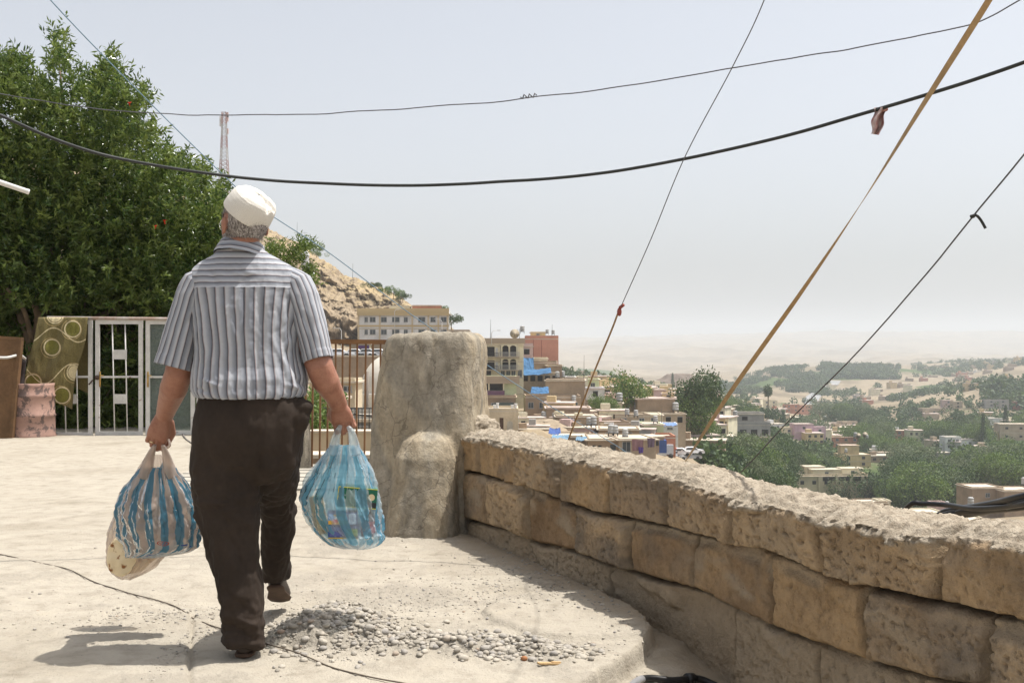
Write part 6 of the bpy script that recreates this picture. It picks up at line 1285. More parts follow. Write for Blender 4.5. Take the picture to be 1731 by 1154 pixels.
def car(x, yb, D, label, col='white', rot=0, grp='cars parked on the road'):
    c_ = P(x, yb, D); e_ = empty('parked_car', tuple(c_), label, 'car', grp, rz=rot)
    if 'g' not in CARM:
        def sec(L): # side profile extruded with tumblehome
            mb = MB(); rg = []
            for y_, ins in ((-.82, .06), (-.70, 0), (.70, 0), (.82, .06)): rg.append(np.array([(x_*(1-ins*.1), y_*(.86 if z_ > .95 else 1), z_-ins*(z_ > .95)) for x_, z_ in L]))
            mb.add(*loft(rg)); return mb
        CARM['body'] = sec([(-2.1, .35), (-2.15, .75), (-1.9, .95), (-1.35, 1.0), (-1.0, 1.38), (.45, 1.42), (1.05, .98), (1.95, .85), (2.15, .6), (2.1, .3)])
        CARM['glass'] = sec([(-1.22, 1.02), (-.93, 1.33), (.40, 1.37), (.92, 1.0)])
        for v_ in range(len(CARM['glass'].v)):
            q = CARM['glass'].v[v_]; CARM['glass'].v[v_] = (q[0], q[1]*1.02, q[2])
        mb = MB()
        CARM['g'] = CARM['glass'].mesh('window_glass', GLS)
        q = CARM['tyre'] = MB(); q.tube([Vector((0, -.1, 0)), Vector((0, .1, 0))], .32, 16); CARM['t'] = q.mesh('wheel', IRON)
    m_ = MATS.get('car_'+col) or weathered('car_'+col, dict(white=(.68, .68, .68), silver=(.38, .39, .40), blue=(.03, .07, .30), red=(.35, .05, .04))[col], .05, 2, 5, .3, 0)
    if col not in CARM: CARM[col] = CARM['body'].mesh('body', m_, False)
    link('body', CARM[col], e_); link('window_glass', CARM['g'], e_)
    for x_ in (-1.35, 1.3):
        for y_ in (-.75, .75): o = link('wheel', CARM['t'], e_); o.location = (x_, y_, .32)
for x_, c_, l_ in [(573, 'white', 'white car parked on the road just right of the elbow'), (601, 'white', 'white car parked on the road above the stone wall centre'), (622, 'silver', 'silver car parked between two white cars on the road'), (640, 'white', 'white car parked on the road nearest the cement pillar')]: car(x_, 603.2, 194, l_, c_)
car(548, 603.2, 194, 'silver car parked on the road half behind the striped sleeve', 'silver')
house('garage_block', 'low row of garages with grey doors below the long cream block', 'building', 592, 672, 578, 603, 215, 5, 'beige', wins=0, par=.3, swin=0, sub=4)
e_, w, h, d = house('shop', 'small shop with a purple sign band beyond the railing', 'shop', 605, 625, 580, 603, 213, 3, 'cream', wins=0, par=.25, swin=0, sub=2)
piece('sign_band', hm('purple_sign', (.14, .07, .22)), None, e_, .1, w-.1, -.12, -.003, h-1.0, h-.4); piece('door', DK, None, e_, .3, w-.3, -.06, -.002, 0, h-1.1)
# ---- mosque with dome
DM = 118; sM = DM/F; c_ = P(667, 668, DM+5)
e_ = empty('mosque', (c_.x, c_.y, c_.z), 'white domed mosque half hidden between the railing and the cement pillar', 'mosque')
mb = MB(); mb.add(*loft([sq(0, 0, z_, r_, r_, 2, 64) for z_, r_ in [(-2, 3.75), (.0, 3.75), (.02, 3.95), (.3, 3.95), (.32, 3.72)]+[(.35+4.3*math.sin(a_), 3.72*math.cos(a_)) for a_ in np.linspace(.02, 1.5, 24)]])); link('dome', mb.mesh('dome', hm('dome_plaster', (.60, .56, .48), var=.1), True), e_)
mb = MB(); mb.box(-5.4, 6, -4.6, 6, -12, -1.5); link('wall', mb.mesh('wall', hm('mosque_wall', (.56, .54, .50), var=.12)), e_)
for k in range(5):
    x_ = -4.6+k*1.9; mb = MB(); pr_ = [(x_-.32, -4.0), (x_+.32, -4.0), (x_+.32, -3.1), (x_+.2, -2.75), (x_, -2.55), (x_-.2, -2.75), (x_-.32, -3.1)]
    mb.add([(a_, -4.64, b_) for a_, b_ in pr_]+[(a_, -4.5, b_) for a_, b_ in pr_], [tuple(range(7))[::-1], tuple(range(7, 14))]+[(i, (i+1) % 7, (i+1) % 7+7, i+7) for i in range(7)]); link('window', mb.mesh('window', DK), e_)
for z_ in (-1.5, -4.6, -6.4): piece('cornice', hm('mosque_wall', ()), None, e_, -5.6, 6.2, -4.8, -4.605, z_-.1, z_+.15)
mb = MB(); mb.tube([P(621, 770, 90), P(621, 628, 90)], .12, 8); o = link('utility_pole', mb.mesh('utility_pole', hm('old_pole', (.22, .19, .16)), True)); tag(o, 'bare grey pole standing in front of the white dome', 'pole')
for i, (x0, x1, yt, yb, D_, mt_, lb) in enumerate([(523, 600, 640, 668, 100, 'stone', 'low pale stone building beyond the railing left of the dome'), (500, 570, 668, 700, 75, 'beige', 'beige block building behind the wrist of the right hand'), (560, 655, 700, 722, 60, 'grey', 'low white wall block below the dome')]):
    house('building', lb, 'building', x0, x1, yt, yb, D_, 5, mt_, wins=3, par=.4, swin=0, sub=7, winw=.8, winh=.8)
wallobj(520, 650, 732, 775, 24, 'rough block wall close behind the brown railing', 'stone', .4)
wallobj(500, 660, 775, 800, 14, 'low broken stone wall at the foot of the brown railing', 'brown', .4)
e_ = empty('grey_railing', tuple(P(520, 735, 30)), 'thin grey railing beyond the brown one, below the dome', 'railing'); mb = MB(); mb.tube([P(520, 690, 30), P(660, 690, 30)], .025, 6); mb.tube([P(520, 708, 30), P(600, 700, 30), P(660, 708, 30)], .02, 6); part('top_rail', mb.mesh('top_rail', IRON, True), e_)
for k in range(24): mb = MB(); mb.tube([P(522+k*6, 690, 30), P(522+k*6, 735, 30)], .013, 5); part('baluster', mb.mesh('baluster', IRON, True), e_)
# ---- balconied yellow building behind the pillar
DY = 235; sY = DY/F
e_, w, h, d = house('apartment_building', 'yellow four-storey building with arched balconies next to the cement pillar', 'building', 798, 885, 573, 693, DY, 11, 'cream', rot=.0, floors=4, wins=0, par=1.3, over=.3, sub=6, swin=0)
X = lambda px_: (px_-798)*sY
Z = lambda py_: (693-py_)*sY
piece('parapet_band', HM['beige'], None, e_, -.3, w+.3, -.40, -.31, Z(581), Z(571.5))
for yt_, yb_ in ((583, 603), (606, 625)):
    mb = MB()
    piece('balcony_recess', DK, None, e_, X(846), X(875), -.04, -.002, Z(yb_-1), Z(yt_+1))
    for xx in (848, 861, 874): piece('column', HM['cream'], None, e_, X(xx)-.16, X(xx)+.16, -.9, -.6, Z(yb_), Z(yt_))
    for xc in (854.5, 867.5):   # arch heads
        mb = MB(); r_ = 6.3*sY; pts = [(X(xc)+r_*math.cos(a_), Z(yt_+7)+r_*math.sin(a_)) for a_ in np.linspace(0, math.pi, 13)]; n_ = len(pts)
        top = [(p_[0], Z(yt_)) for p_ in pts]; vs = [(a_, y_, b_) for y_ in (-.88, -.62) for L_ in (pts, top) for a_, b_ in L_]; fs_ = []
        for i in range(n_-1): fs_ += [(i, i+1, n_+i+1, n_+i), (2*n_+i+1, 2*n_+i, 3*n_+i, 3*n_+i+1), (i+1, i, 2*n_+i, 2*n_+i+1)]
        mb.add(vs, fs_); link('arch', mb.mesh('arch', HM['cream']), e_)
    piece('balcony_floor', HM['beige'], None, e_, X(843), X(878), -1.3, -.003, Z(yb_+1.5), Z(yb_))
    rl_ = MB(); rl_.box(X(843), X(878), -1.3, -1.26, Z(yb_-8), Z(yb_-7.3))
    for k in range(26): x_ = X(843)+(X(878)-X(843))*k/25; rl_.box(x_-.03, x_+.03, -1.295, -1.265, Z(yb_)+.003, Z(yb_-7.3)-.003)
    link('balcony_rail', rl_.mesh('balcony_rail', WF), e_)
    piece('balcony_recess', DK, None, e_, X(822), X(836), -.04, -.002, Z(yb_-1), Z(yt_+3)); window(e_, X(811+3), Z((yt_+yb_)/2), 1.5, 1.7); piece('door', WHT, None, e_, X(837.5), X(841.5), -.06, -.002, Z(yb_), Z(yt_+5))
    piece('balcony_floor', HM['beige'], None, e_, X(800), X(843)-.02, -1.1, -.004, Z(yb_+1.5), Z(yb_)); rl_ = MB(); rl_.box(X(800), X(843)-.05, -1.1, -1.06, Z(yb_-7), Z(yb_-6.3))
    for k in range(22): x_ = X(800)+(X(842.5)-X(800))*k/21; rl_.box(x_-.025, x_+.025, -1.095, -1.065, Z(yb_)+.003, Z(yb_-6.3)-.003)
    link('balcony_rail', rl_.mesh('balcony_rail', IRON), e_)
for xx in (850, 859, 868, 879): window(e_, X(xx), Z(631), .9, 1.6)
for xx, ww in ((808, 3), (822, 2)): window(e_, X(xx), Z(631), ww, 1.2, dark=True)
# lower terraces of the same hillside
e_, w, h, d = house('balcony_house', 'pale green balconied house with a purple cloth rail below the yellow building', 'house', 800, 873, 636, 668, 222, 8, 'green', floors=1, wins=0, par=1.0, roof='beige', sub=3, swin=0)
piece('parapet_band', HM['beige'], None, e_, -.2, w+.6, -1.0, -.31, h-1.4, h+.1); piece('balcony_recess', DK, None, e_, 1.2, 5.9, -.05, -.002, 1.0, 2.4); piece('cloth', hm('purple_cloth', (.17, .09, .15)), None, e_, .5, 6.2, -.9, -.8, .1, .95); piece('balcony_floor', HM['beige'], None, e_, 0, w, -.95, -.003, -.1, .08)
for xx in (1.0, 3.1, 6.0): piece('column', HM['cream'], None, e_, xx-.12, xx+.12, -.8, -.56, .082, h-1.41)
e_, w, h, d = house('house', 'brown brick house with a grey net below the purple cloth rail', 'house', 800, 872, 668, 702, 215, 8, 'brown', wins=3, par=.5, roof='beige', sub=6, swin=0); piece('net', hm('green_net', (.10, .13, .12)), None, e_, w*.5, w*.95, -1.0, -.9, 1.1, 2.5)
# white box house in front
DWb = 178; e_, w, h, d = house('white_house', 'low cream house with arched wall panels just above the end of the wall', 'house', 812, 876, 690, 735, DWb, 9, 'stone', wins=0, par=.55, over=.0, sub=6, swin=0)
sW = DWb/F
for xx in (822, 838, 862):
    mb = MB(); r_ = 5.0*sW; cx_ = (xx-812)*sW; zt_ = (735-715)*sW; pr_ = [(cx_-r_, .0), (cx_+r_, .0)]+[(cx_+r_*math.cos(a_), zt_+r_*math.sin(a_)*.7) for a_ in np.linspace(0, math.pi, 12)]
    n_ = len(pr_); mb.add([(a_, y_, b_) for y_ in (-.05, -.002) for a_, b_ in pr_], [tuple(range(n_))]+[(i, (i+1) % n_, (i+1) % n_+n_, i+n_) for i in range(n_)]); link('arched_panel', mb.mesh('arched_panel', hm('pale_panel', (.50, .46, .38))), e_)
piece('door', WOODD, None, e_, (844.5-812)*sW, (851-812)*sW, -.08, -.003, .0, (735-706)*sW); piece('side_band', HM['white'], None, e_, w+.002, w+.06, 2, 8, .8, 2.6)
for x_, y_, s_ in ((836, 692, .7), (841, 690, .8), (866, 692, .7), (872, 691, .8)):
    c_ = P(x_, y_, DWb+3); mb = MB(); mb.add(*loft([sq(0, 0, z_, r_, r_, 3, 12) for z_, r_ in ((-.6, .22), (.9*s_, .2), (.92*s_, .26), (1.1*s_, .26))])); o = link('chimney_stub', mb.mesh('chimney_stub', HM['white'])); o.location = c_; tag(o, 'white vent stub on the roof of the low cream house', 'vent', 'white vent stubs')
# ---- terracotta block and its roof
e_, w, h, d = house('terracotta_building', 'tall blank terracotta-painted building right of the yellow balconies', 'building', 888, 944, 567, 617, 262, 12, 'red', wins=0, par=.9, over=0, sub=7, swin=0)
for k, xx in ((0, 13.5), (1, 27.5)): piece('seam', hm('seam_red', (.30, .11, .08)), None, e_, (xx)*262/F-.05, xx*262/F+.05, -.02, -.002, 0, h-1)
house('roof_room', 'small ochre room on top of the terracotta building', 'roof room', 897, 922, 560.5, 568, 268, 4, 'ochre', wins=1, par=.3, swin=0, sub=1, winw=.8, winh=.6)
house('house', 'grey-balconied annex between the yellow and terracotta buildings', 'house', 880, 901, 580, 605, 252, 6, 'pink', wins=1, par=.8, swin=0, dark=True)
house('house', 'flat stone house below the foot of the terracotta building', 'house', 899, 926, 604, 620, 250, 6, 'cream', wins=2, par=.4, swin=0)
def tarp(x0, x1, yt, yb, D, label, sag=.5, mat=None, slope=0):
    gx, gy, u, v = quadgrid((x0, yt), (x1, yt+slope), (x0-2, yb), (x1+1, yb+slope), 26, 12); dd = D-1.2-2.2*v+.0*u; z_off = -sag*np.sin(u*np.pi)*.3+.22*fbm(u*7, v*4, x0, 3, 7)
    Q = np.stack([(gx-CX)/F*dd, dd+.3*fbm(u*5, v*3, x0, 2, 9), CZ-(gy-HY)/F*dd+z_off], -1); Vq = np.concatenate([Q.reshape(-1, 3), (Q-np.array([0, 0, .05])).reshape(-1, 3)])
    o = link('tarpaulin', mesh_np('tarpaulin', Vq, [grid_faces(26, 12), grid_faces(26, 12, off=26*12)[:, ::-1]], [mat or BTARP])); tag(o, label, 'tarpaulin', 'blue tarpaulins on the hillside')
tarp(884, 902, 604, 625, 246, 'bright blue tarpaulin hung beside the yellow building'); tarp(871, 931, 624, 633, 240, 'long blue tarpaulin over a roof below the terracotta building', .8, None, -3)
tarp(899, 927, 653, 664, 226, 'blue tarpaulin wall between two brown roofs'); tarp(934, 962, 734, 742, 172, 'pale blue tarpaulin lying at the end of the frayed rope', .3, hm('faded_blue', (.17, .28, .38))); tarp(929, 947, 722, 732, 175, 'dark blue tarpaulin bunched over a heap of straw', .6, hm('dark_blue', (.06, .11, .30))); tarp(975, 991, 737, 743, 172, 'small faded blue tarpaulin right of the frayed rope', .3, hm('faded_blue', ()))
# ---- terraced brown houses, hand placed: x0, x1, ytop, ybase, D, depth, colour, windows, label
HL = [
 (882, 944, 628, 650, 240, 9, 'beige', 5, 'tan house under the long blue tarpaulin'), (900, 941, 610, 628, 247, 8, 'brown', 0, 'dark brick terrace house under the terracotta wall'), (926, 950, 616, 650, 243, 7, 'brown', 1, 'narrow brown house at the corner below the terracotta building'),
 (922, 988, 641, 668, 230, 9, 'brown', 0, 'wide blank brown brick house beside the blue tarpaulin wall'), (888, 982, 668, 700, 222, 8, 'tan', 5, 'long brown house with a dusty flat roof and dark openings'), (924, 997, 688, 716, 205, 7, 'tan', 2, 'brown mud house with a rough pale roof beneath the long brown house'),
 (955, 972, 636, 646, 252, 5, 'white', 1, 'small white roof house with a red door beyond the brown terrace'), (977, 994, 636, 644, 256, 5, 'cream', 0, 'tiny cream roof house right of the white roof house'), (992, 1012, 640, 662, 262, 6, 'green', 1, 'green-grey house behind the slanting strap of rope'),
 (991, 1022, 655, 676, 240, 6, 'white', 3, 'white glazed house with a thin red roof edge'), (985, 1030, 676, 700, 236, 7, 'beige', 2, 'open-fronted beige house under the white glazed house'), (1024, 1052, 680, 693, 232, 7, 'cream', 0, 'low cream house right of the green tree'),
 (940, 1012, 702, 732, 195, 8, 'brown', 3, 'half-ruined brown house with a broken stepped wall'), (1000, 1065, 712, 734, 200, 7, 'brown', 4, 'roofless brown house with open rooms'), (1012, 1080, 724, 742, 186, 8, 'tan', 2, 'tan flat-roofed house behind the house with hanging cloths'),
 (935, 1000, 736, 752, 176, 8, 'brown', 0, 'low brown house behind the straw and tarpaulins'), (1040, 1100, 700, 716, 215, 7, 'beige', 2, 'beige house carrying a wide flat roof in mid-town'), (1078, 1143, 673, 700, 236, 10, 'tan', 0, 'large blank brown-walled building with a sunken roof'),
 (1074, 1105, 656, 672, 262, 8, 'olive', 3, 'olive-yellow school-like building with a balcony strip'), (1048, 1073, 652, 690, 275, 8, 'olive', 0, 'tall plain ochre wall building beside the green tree'), (1105, 1126, 658, 668, 300, 7, 'pink', 2, 'pale pink house behind the olive building'),
 (1120, 1140, 664, 674, 290, 6, 'ochre', 1, 'small ochre house above the brown-walled building'), (1143, 1168, 658, 674, 330, 8, 'ochre', 0, 'plain ochre block left of the broad tree'), (1186, 1197, 657, 676, 400, 6, 'grey', 1, 'slim dark grey tower house beyond the broad tree'),
 (1145, 1166, 674, 684, 285, 7, 'pink', 1, 'low pink roofed house next to the broad tree'), (1194, 1216, 681, 697, 300, 8, 'pink', 1, 'salmon pink house right of the broad tree'), (1090, 1120, 700, 718, 225, 8, 'cream', 1, 'cream house with a white roof vault in mid-town'),
 (1120, 1160, 698, 720, 232, 7, 'beige', 2, 'beige house among water tanks left of the leafy slope'), (1119, 1146, 716, 728, 212, 6, 'white', 1, 'white house with a striped blue awning'), (1088, 1122, 716, 736, 205, 7, 'green', 1, 'faded green-walled house with a small yard'),
 (1156, 1198, 703, 725, 255, 7, 'beige', 4, 'open-storeyed concrete house at the edge of the trees'), (1106, 1142, 736, 765, 196, 7, 'brick', 0, 'dark red-brown wall house above the parked cars'), (1062, 1096, 718, 730, 212, 6, 'brown', 1, 'small brown house left of the faded green one'),
 (1231, 1250, 696, 712, 345, 7, 'brick', 1, 'small red-roofed house left of the grey unfinished building'), (1208, 1250, 712, 730, 340, 8, 'beige', 4, 'long beige arcade house left of the grey unfinished building'), (1236, 1276, 706, 716, 420, 6, 'white', 0, 'low white roof beyond the grey unfinished building'),
 (1343, 1376, 716, 744, 430, 8, 'mauve', 1, 'mauve two-storey house with white window frames'), (1376, 1396, 721, 744, 432, 7, 'mauve', 1, 'lower mauve wing with a crinkled roof edge'), (1408, 1452, 738, 757, 410, 8, 'brick', 3, 'red-brown house with a railed roof right of the mauve one'),
 (1396, 1406, 726, 738, 436, 5, 'cream', 0, 'small yellow store behind the mauve house'), (1324, 1344, 722, 733, 450, 6, 'cream', 1, 'cream house half hidden left of the mauve one'), (1422, 1452, 752, 765, 388, 6, 'ochre', 0, 'yellow roof tower on the villa with two square windows'),
 (1422, 1474, 768, 790, 383, 9, 'ochre', 2, 'yellow villa with two square windows and a brown parapet'), (1484, 1512, 764, 776, 400, 6, 'beige', 0, 'plain beige house right of the yellow villa'), (1512, 1546, 727, 743, 470, 7, 'brick', 2, 'crimson-red house in the orchards'),
 (1398, 1420, 714, 724, 520, 6, 'beige', 1, 'beige farmhouse above the mauve house'), (1420, 1450, 712, 726, 510, 6, 'beige', 2, 'low house with a small red pyramid roof'), (1328, 1352, 683, 697, 620, 7, 'brick', 2, 'brick-red long house among far trees'), (1352, 1374, 684, 698, 618, 7, 'red', 2, 'orange brick house at the end of the long brick one'),
 (1290, 1314, 676, 690, 610, 7, 'cream', 2, 'cream house beside the tall bare-trunked palm'), (1300, 1330, 692, 702, 560, 7, 'pink', 1, 'pink-brown low house below the palm'), (1278, 1300, 708, 718, 480, 7, 'beige', 1, 'beige wall house right behind the grey unfinished building'), (1598, 1625, 738, 760, 430, 8, 'white', 2, 'white villa with a dark window in the orchards'),
 (1625, 1656, 742, 756, 432, 8, 'white', 1, 'long white wing of the villa in the orchards'), (1690, 1760, 716, 745, 470, 9, 'beige', 3, 'large beige house on the far right slope'), (1682, 1700, 728, 742, 455, 6, 'ochre', 1, 'ochre porch house beside the large beige house'), (1578, 1606, 764, 776, 380, 6, 'grey', 0, 'grey low building with clutter on its roof'),
 (1555, 1572, 742, 747, 440, 5, 'white', 0, 'thin white roof among the orchard trees'), (1560, 1600, 690, 702, 640, 8, 'beige', 3, 'row of low grey-beige farm buildings'), (1595, 1612, 676, 690, 690, 6, 'pink', 1, 'pink house at the foot of the yellow slope'), (1612, 1628, 678, 690, 690, 6, 'beige', 1, 'beige house beside the pink one below the yellow slope'),
 (1666, 1705, 675, 688, 650, 7, 'grey', 2, 'grey barn with a pale roof below the wooded bank'), (1712, 1731, 678, 690, 640, 7, 'brick', 1, 'dark red house at the right edge below the woods'), (1672, 1695, 706, 716, 560, 7, 'white', 0, 'white-roofed house with a dish in the far orchards'),
]
def pyg(px_, D_): return HY+(CZ-float(terr_z(np.array([(px_-CX)/F*D_]), np.array([float(D_)]))[0]))/D_*F
def fitD(px_, yb, D_):   # distance at which the ground is seen at this height in the photo
    c_ = [(abs(pyg(px_, q)-yb)+abs(math.log(q/D_))*6, q) for q in np.geomspace(D_*.6, D_*1.7, 60)]; return min(c_)[1]
HL = [(h_[0], h_[1], h_[2], h_[3], (fitD((h_[0]+h_[1])/2, h_[3]+1.5, h_[4]) if h_[4] > 300 else h_[4]))+tuple(h_[5:]) for h_ in HL]
def samed(base, others):
    d_ = [h_[4] for h_ in HL if h_[8].startswith(base)][0]
    for i_, h_ in enumerate(HL):
        for k_, o_ in enumerate(others):
            if h_[8].startswith(o_): HL[i_] = h_[:4]+(d_+1.5*(k_+1),)+h_[5:]
samed('yellow villa with', ['yellow roof tower']); samed('mauve two-storey', ['lower mauve wing', 'small yellow store', 'cream house half hidden']); samed('brick-red long', ['orange brick']); samed('white villa with', ['long white wing']); samed('large beige house', ['ochre porch'])
for i, (x0, x1, yt, yb, D_, dp, mt_, nw, lb) in enumerate(HL):
    e_, w, h, d = house('house', lb, 'house', x0, x1, yt, yb, D_, dp, mt_, roof=('roofpink' if i % 4 == 1 else 'roof'), rot=random.uniform(-.10, .14), wins=nw, par=[.35, .5, .3][i % 3], over=[.25, .0, .35][i % 3], dark=(i % 3 == 0), floors=2 if (yb-yt)*D_/F > 5.2 and nw else 1, side=-1 if x0 > 1050 else 1, swin=1 if D_ < 450 else 0, winw=1.1 if D_ < 300 else 1.5, sub=9 if D_ < 300 else 4)
    if i == 0: pass
# house with hanging cloths, nearest of the hillside
D_ = 168; e_, w, h, d = house('cloth_house', 'nearest tan house, purple cloths hung along its side, tanks on its roof', 'house', 994, 1046, 741, 776, D_, 11, 'tan', rot=-.02, wins=0, par=.32, over=.5, sub=7, swin=0)
e2 = e_
piece('window', GLS, None, e_, w*.72, w*.9, -.05, -.002, 1.1, 2.2)
for xx in (.15, .33): piece('vent', DK, None, e_, w*xx, w*xx+.5, -.04, -.002, h-1.4, h-1.0)
D2_ = 167; e_, w, h, d = house('side_wing', 'porch wing of the nearest tan house with washing and purple cloths', 'house', 1046.5, 1110, 741, 772, D2_, 9, 'beige', rot=.12, wins=0, par=.30, over=.5, sub=7, swin=0)
window(e_, 1.1, 1.5, 1.3, 1.6)
def cloth(x0, x1, yt, yb, D, mat, label):
    gx, gy, u, v = quadgrid((x0, yt), (x1, yt+1), (x0+1, yb), (x1-1, yb-1), 18, 12); dd = D+.15*np.sin(u*14+v)*v-.1+0*u; Q = np.stack([(gx-CX)/F*dd, dd, CZ-(gy-HY)/F*dd], -1)
    o = link('hanging_cloth', mesh_np('hanging_cloth', np.concatenate([Q.reshape(-1, 3), (Q+np.array([0, .03, 0])).reshape(-1, 3)]), [grid_faces(18, 12), grid_faces(18, 12, off=216)[:, ::-1]], [mat])); tag(o, label, 'cloth', 'cloths hung on the nearest tan house')
cloth(1068, 1088, 742, 762, 165, hm('rose_cloth', (.30, .17, .18)), 'large dusky pink cloth hung under the eaves, left one'); cloth(1094, 1107, 740, 756, 165, hm('plum_cloth', (.17, .12, .17)), 'plum cloth hung at the right end of the porch'); cloth(1079, 1088, 755, 766, 164.5, hm('violet_cloth', (.11, .06, .28)), 'small violet cloth below the pink one')
# two tan villas with stepped roofs and the grey unfinished building
D_ = 372; e_, w, h, d = house('villa', 'wide tan villa with rounded bays and dark glass strip above the wall', 'villa', 1346, 1470, 801, 850, D_, 14, 'stone', rot=.06, floors=2, wins=6, par=.9, over=.5, sub=5, dark=True)
piece('glass_strip', DK, None, e_, w*.34, w*.97, -.20, -.003, h-2.3, h-1.0)
for a_, b_ in ((.30, .36), (.54, .58), (.74, .78), (.9, .94)): piece('pier', HM['stone'], None, e_, w*a_, w*b_, -.6, -.21, -2, h-1.0)
for x0, x1, yt, yb, dd_, l_ in ((1362, 1394, 788, 802, 378, 'left cream roof room of the wide tan villa'), (1374, 1422, 793, 808, 373.5, 'middle, largest cream roof room of the wide tan villa'), (1424, 1460, 791, 805, 379, 'right cream roof room of the wide tan villa')):
    house('roof_room', l_, 'roof room', x0, x1, yt, yb, dd_, 5, 'cream', rot=.06, wins=1, par=.25, over=.35, sub=1, swin=0)
D_ = 372; e_, w, h, d = house('unfinished_building', 'grey concrete-block building with black window holes among the trees', 'building', 1247, 1303, 713, 745, D_, 10, 'grey', rot=.04, floors=1, wins=3, par=1.2, over=0, sub=6, dark=True, winw=2.2, winh=2.0)
piece('porch', DK, None, e_, .6, w-.6, -.05, -.002, -.2, 1.0); piece('balcony_slab', HM['beige'], None, e_, -.3, w+.3, -1.0, -.003, 1.0, 1.35)
house('upper_storey', 'grey block upper storey with one black window hole', 'building', 1248, 1292, 697, 716, D_+1.2, 8, 'grey', rot=.04, floors=1, wins=0, par=.7, over=.3, sub=1, swin=0)
c_ = P(1259, 707, D_+1); mb = MB(); mb.box(c_.x-.9, c_.x+.9, D_+.9, D_+1.05, c_.z-.6, c_.z+.6); o = link('window_hole', mb.mesh('window_hole', DK)); tag(o, 'black window opening in the grey upper storey', 'window')
# near lower-right houses
NR = [(1450, 1502, 862, 882, 300, 8, 'cream', 2, 'cream house with a brown roof terrace just above the coping'), (1486, 1506, 845, 856, 306, 5, 'cream', 0, 'small cream stair room on the brown-terraced house'), (1455, 1502, 848, 864, 304, 7, 'brown', 0, 'brown parapet storey of the cream house'),
      (1476, 1532, 866, 888, 292, 7, 'stone', 1, 'pale stone annex below the brown-terraced house'), (1545, 1600, 866, 886, 270, 8, 'cream', 0, 'cream flat roof half covered by the black cables'), (1582, 1606, 850, 870, 285, 5, 'pink', 0, 'pinkish stair room by the two roof tanks'),
      (1600, 1680, 880, 905, 240, 8, 'cream', 1, 'yellow-walled house under the cable bundle'), (1643, 1698, 823, 850, 300, 9, 'brown', 1, 'grey-brown house with a sloping parapet on the right'), (1698, 1760, 828, 850, 296, 9, 'tan', 1, 'tan house with a small white roof tank on the far right')]
for i, (x0, x1, yt, yb, D_, dp, mt_, nw, lb) in enumerate(NR):
    e_, w, h, d = house('house', lb, 'house', x0, x1, yt, yb, D_, dp, mt_, rot=.07, wins=nw, par=.45, over=.25, side=1, sub=8)
for i, (x_, y_, D_, s_, lb) in enumerate([(1057, 742, 172, .85, 'left one of the two ribbed tanks on the nearest tan roof'), (1033, 737, 173, .95, 'left half of the tank pair on the nearest tan roof'), (1040, 737, 173, .9, 'right half of the tank pair on the nearest tan roof'), (996, 722, 188, .9, 'left tank of the pair above the broken wall'), (1003, 722, 188, 1.0, 'right tank of the pair above the broken wall'),
        (919, 709, 205, .8, 'slim tank standing against the brown mud house'), (970, 681, 222, .8, 'small tank on the long brown house roof'), (942, 641, 240, .9, 'tank at the corner roof below the terracotta wall'), (951, 640, 244, .9, 'second tank beside the corner roof tank'), (1047, 682, 232, 1.2, 'big pale tank on the low cream house'), (1108, 716, 205, .8, 'tank in the mid-town yard, left'), (1142, 698, 236, 1.2, 'white tank on a stand above the brown-walled building'),
        (892, 617, 246, .7, 'tank by the bright blue tarpaulin'), (883, 564, 240, .9, 'tank beside the dish on the yellow building'), (925, 566, 262, .7, 'left tank on the terracotta roof'), (935, 567, 262, .7, 'right tank on the terracotta roof'), (1243, 706, 350, 1.2, 'white tank next to the grey unfinished building'), (1446, 741, 408, 1.2, 'tank on the red-brown railed roof'), (1430, 766, 386, .9, 'tank on the yellow villa roof, left'), (1523, 877, 280, 1.0, 'white tank beside the pale stone annex'),
        (1601, 858, 284, .9, 'tank standing on the pinkish stair room'), (1641, 857, 270, 1.3, 'large pinkish tank behind the black cables'), (1731, 822, 300, 1.3, 'white tank on the far right tan roof'), (1711, 898, 235, 1.3, 'pale tank low by the end of the coping'), (1466, 742, 405, .8, 'barrel tank at the end of the red-brown roof'), (1060, 704, 212, .8, 'tank on the beige roof in mid-town'), (1075, 706, 214, .8, 'second tank on the beige mid-town roof'), (875, 634, 238, .7, 'tank at the left end of the long blue tarpaulin')]): tank(x_, y_, D_, 0, lb, s_*1.05)
# dishes and aerials
def dish(x, y, D, r_, label):
    e_ = empty('satellite_dish', tuple(P(x, y, D)), label, 'dish'); mb = MB(); rg = []
    for q in np.linspace(.05, 1, 7): rg.append([(r_*q*math.cos(a_), -.25*r_*(1-q*q)*-1-.25*r_, r_*q*math.sin(a_)+r_) for a_ in np.linspace(0, 2*math.pi, 20, endpoint=False)])
    mb.add(*loft([np.array(q) for q in rg])); link('bowl', mb.mesh('bowl', hm('dish_metal', (.42, .36, .27)), True), e_); mb = MB(); mb.tube([Vector((0, .1, -.8)), Vector((0, 0, r_))], .05, 6); mb.tube([Vector((0, -.1, .3)), Vector((0, -r_, r_))], .03, 5); link('mast', mb.mesh('mast', IRON, True), e_)
dish(870, 572, 238, 1.0, 'tan satellite dish on the yellow building roof'); dish(1451, 740, 407, .9, 'white dish on the red-brown railed roof'); dish(1462, 739, 408, 1.0, 'second dish on the red-brown railed roof')
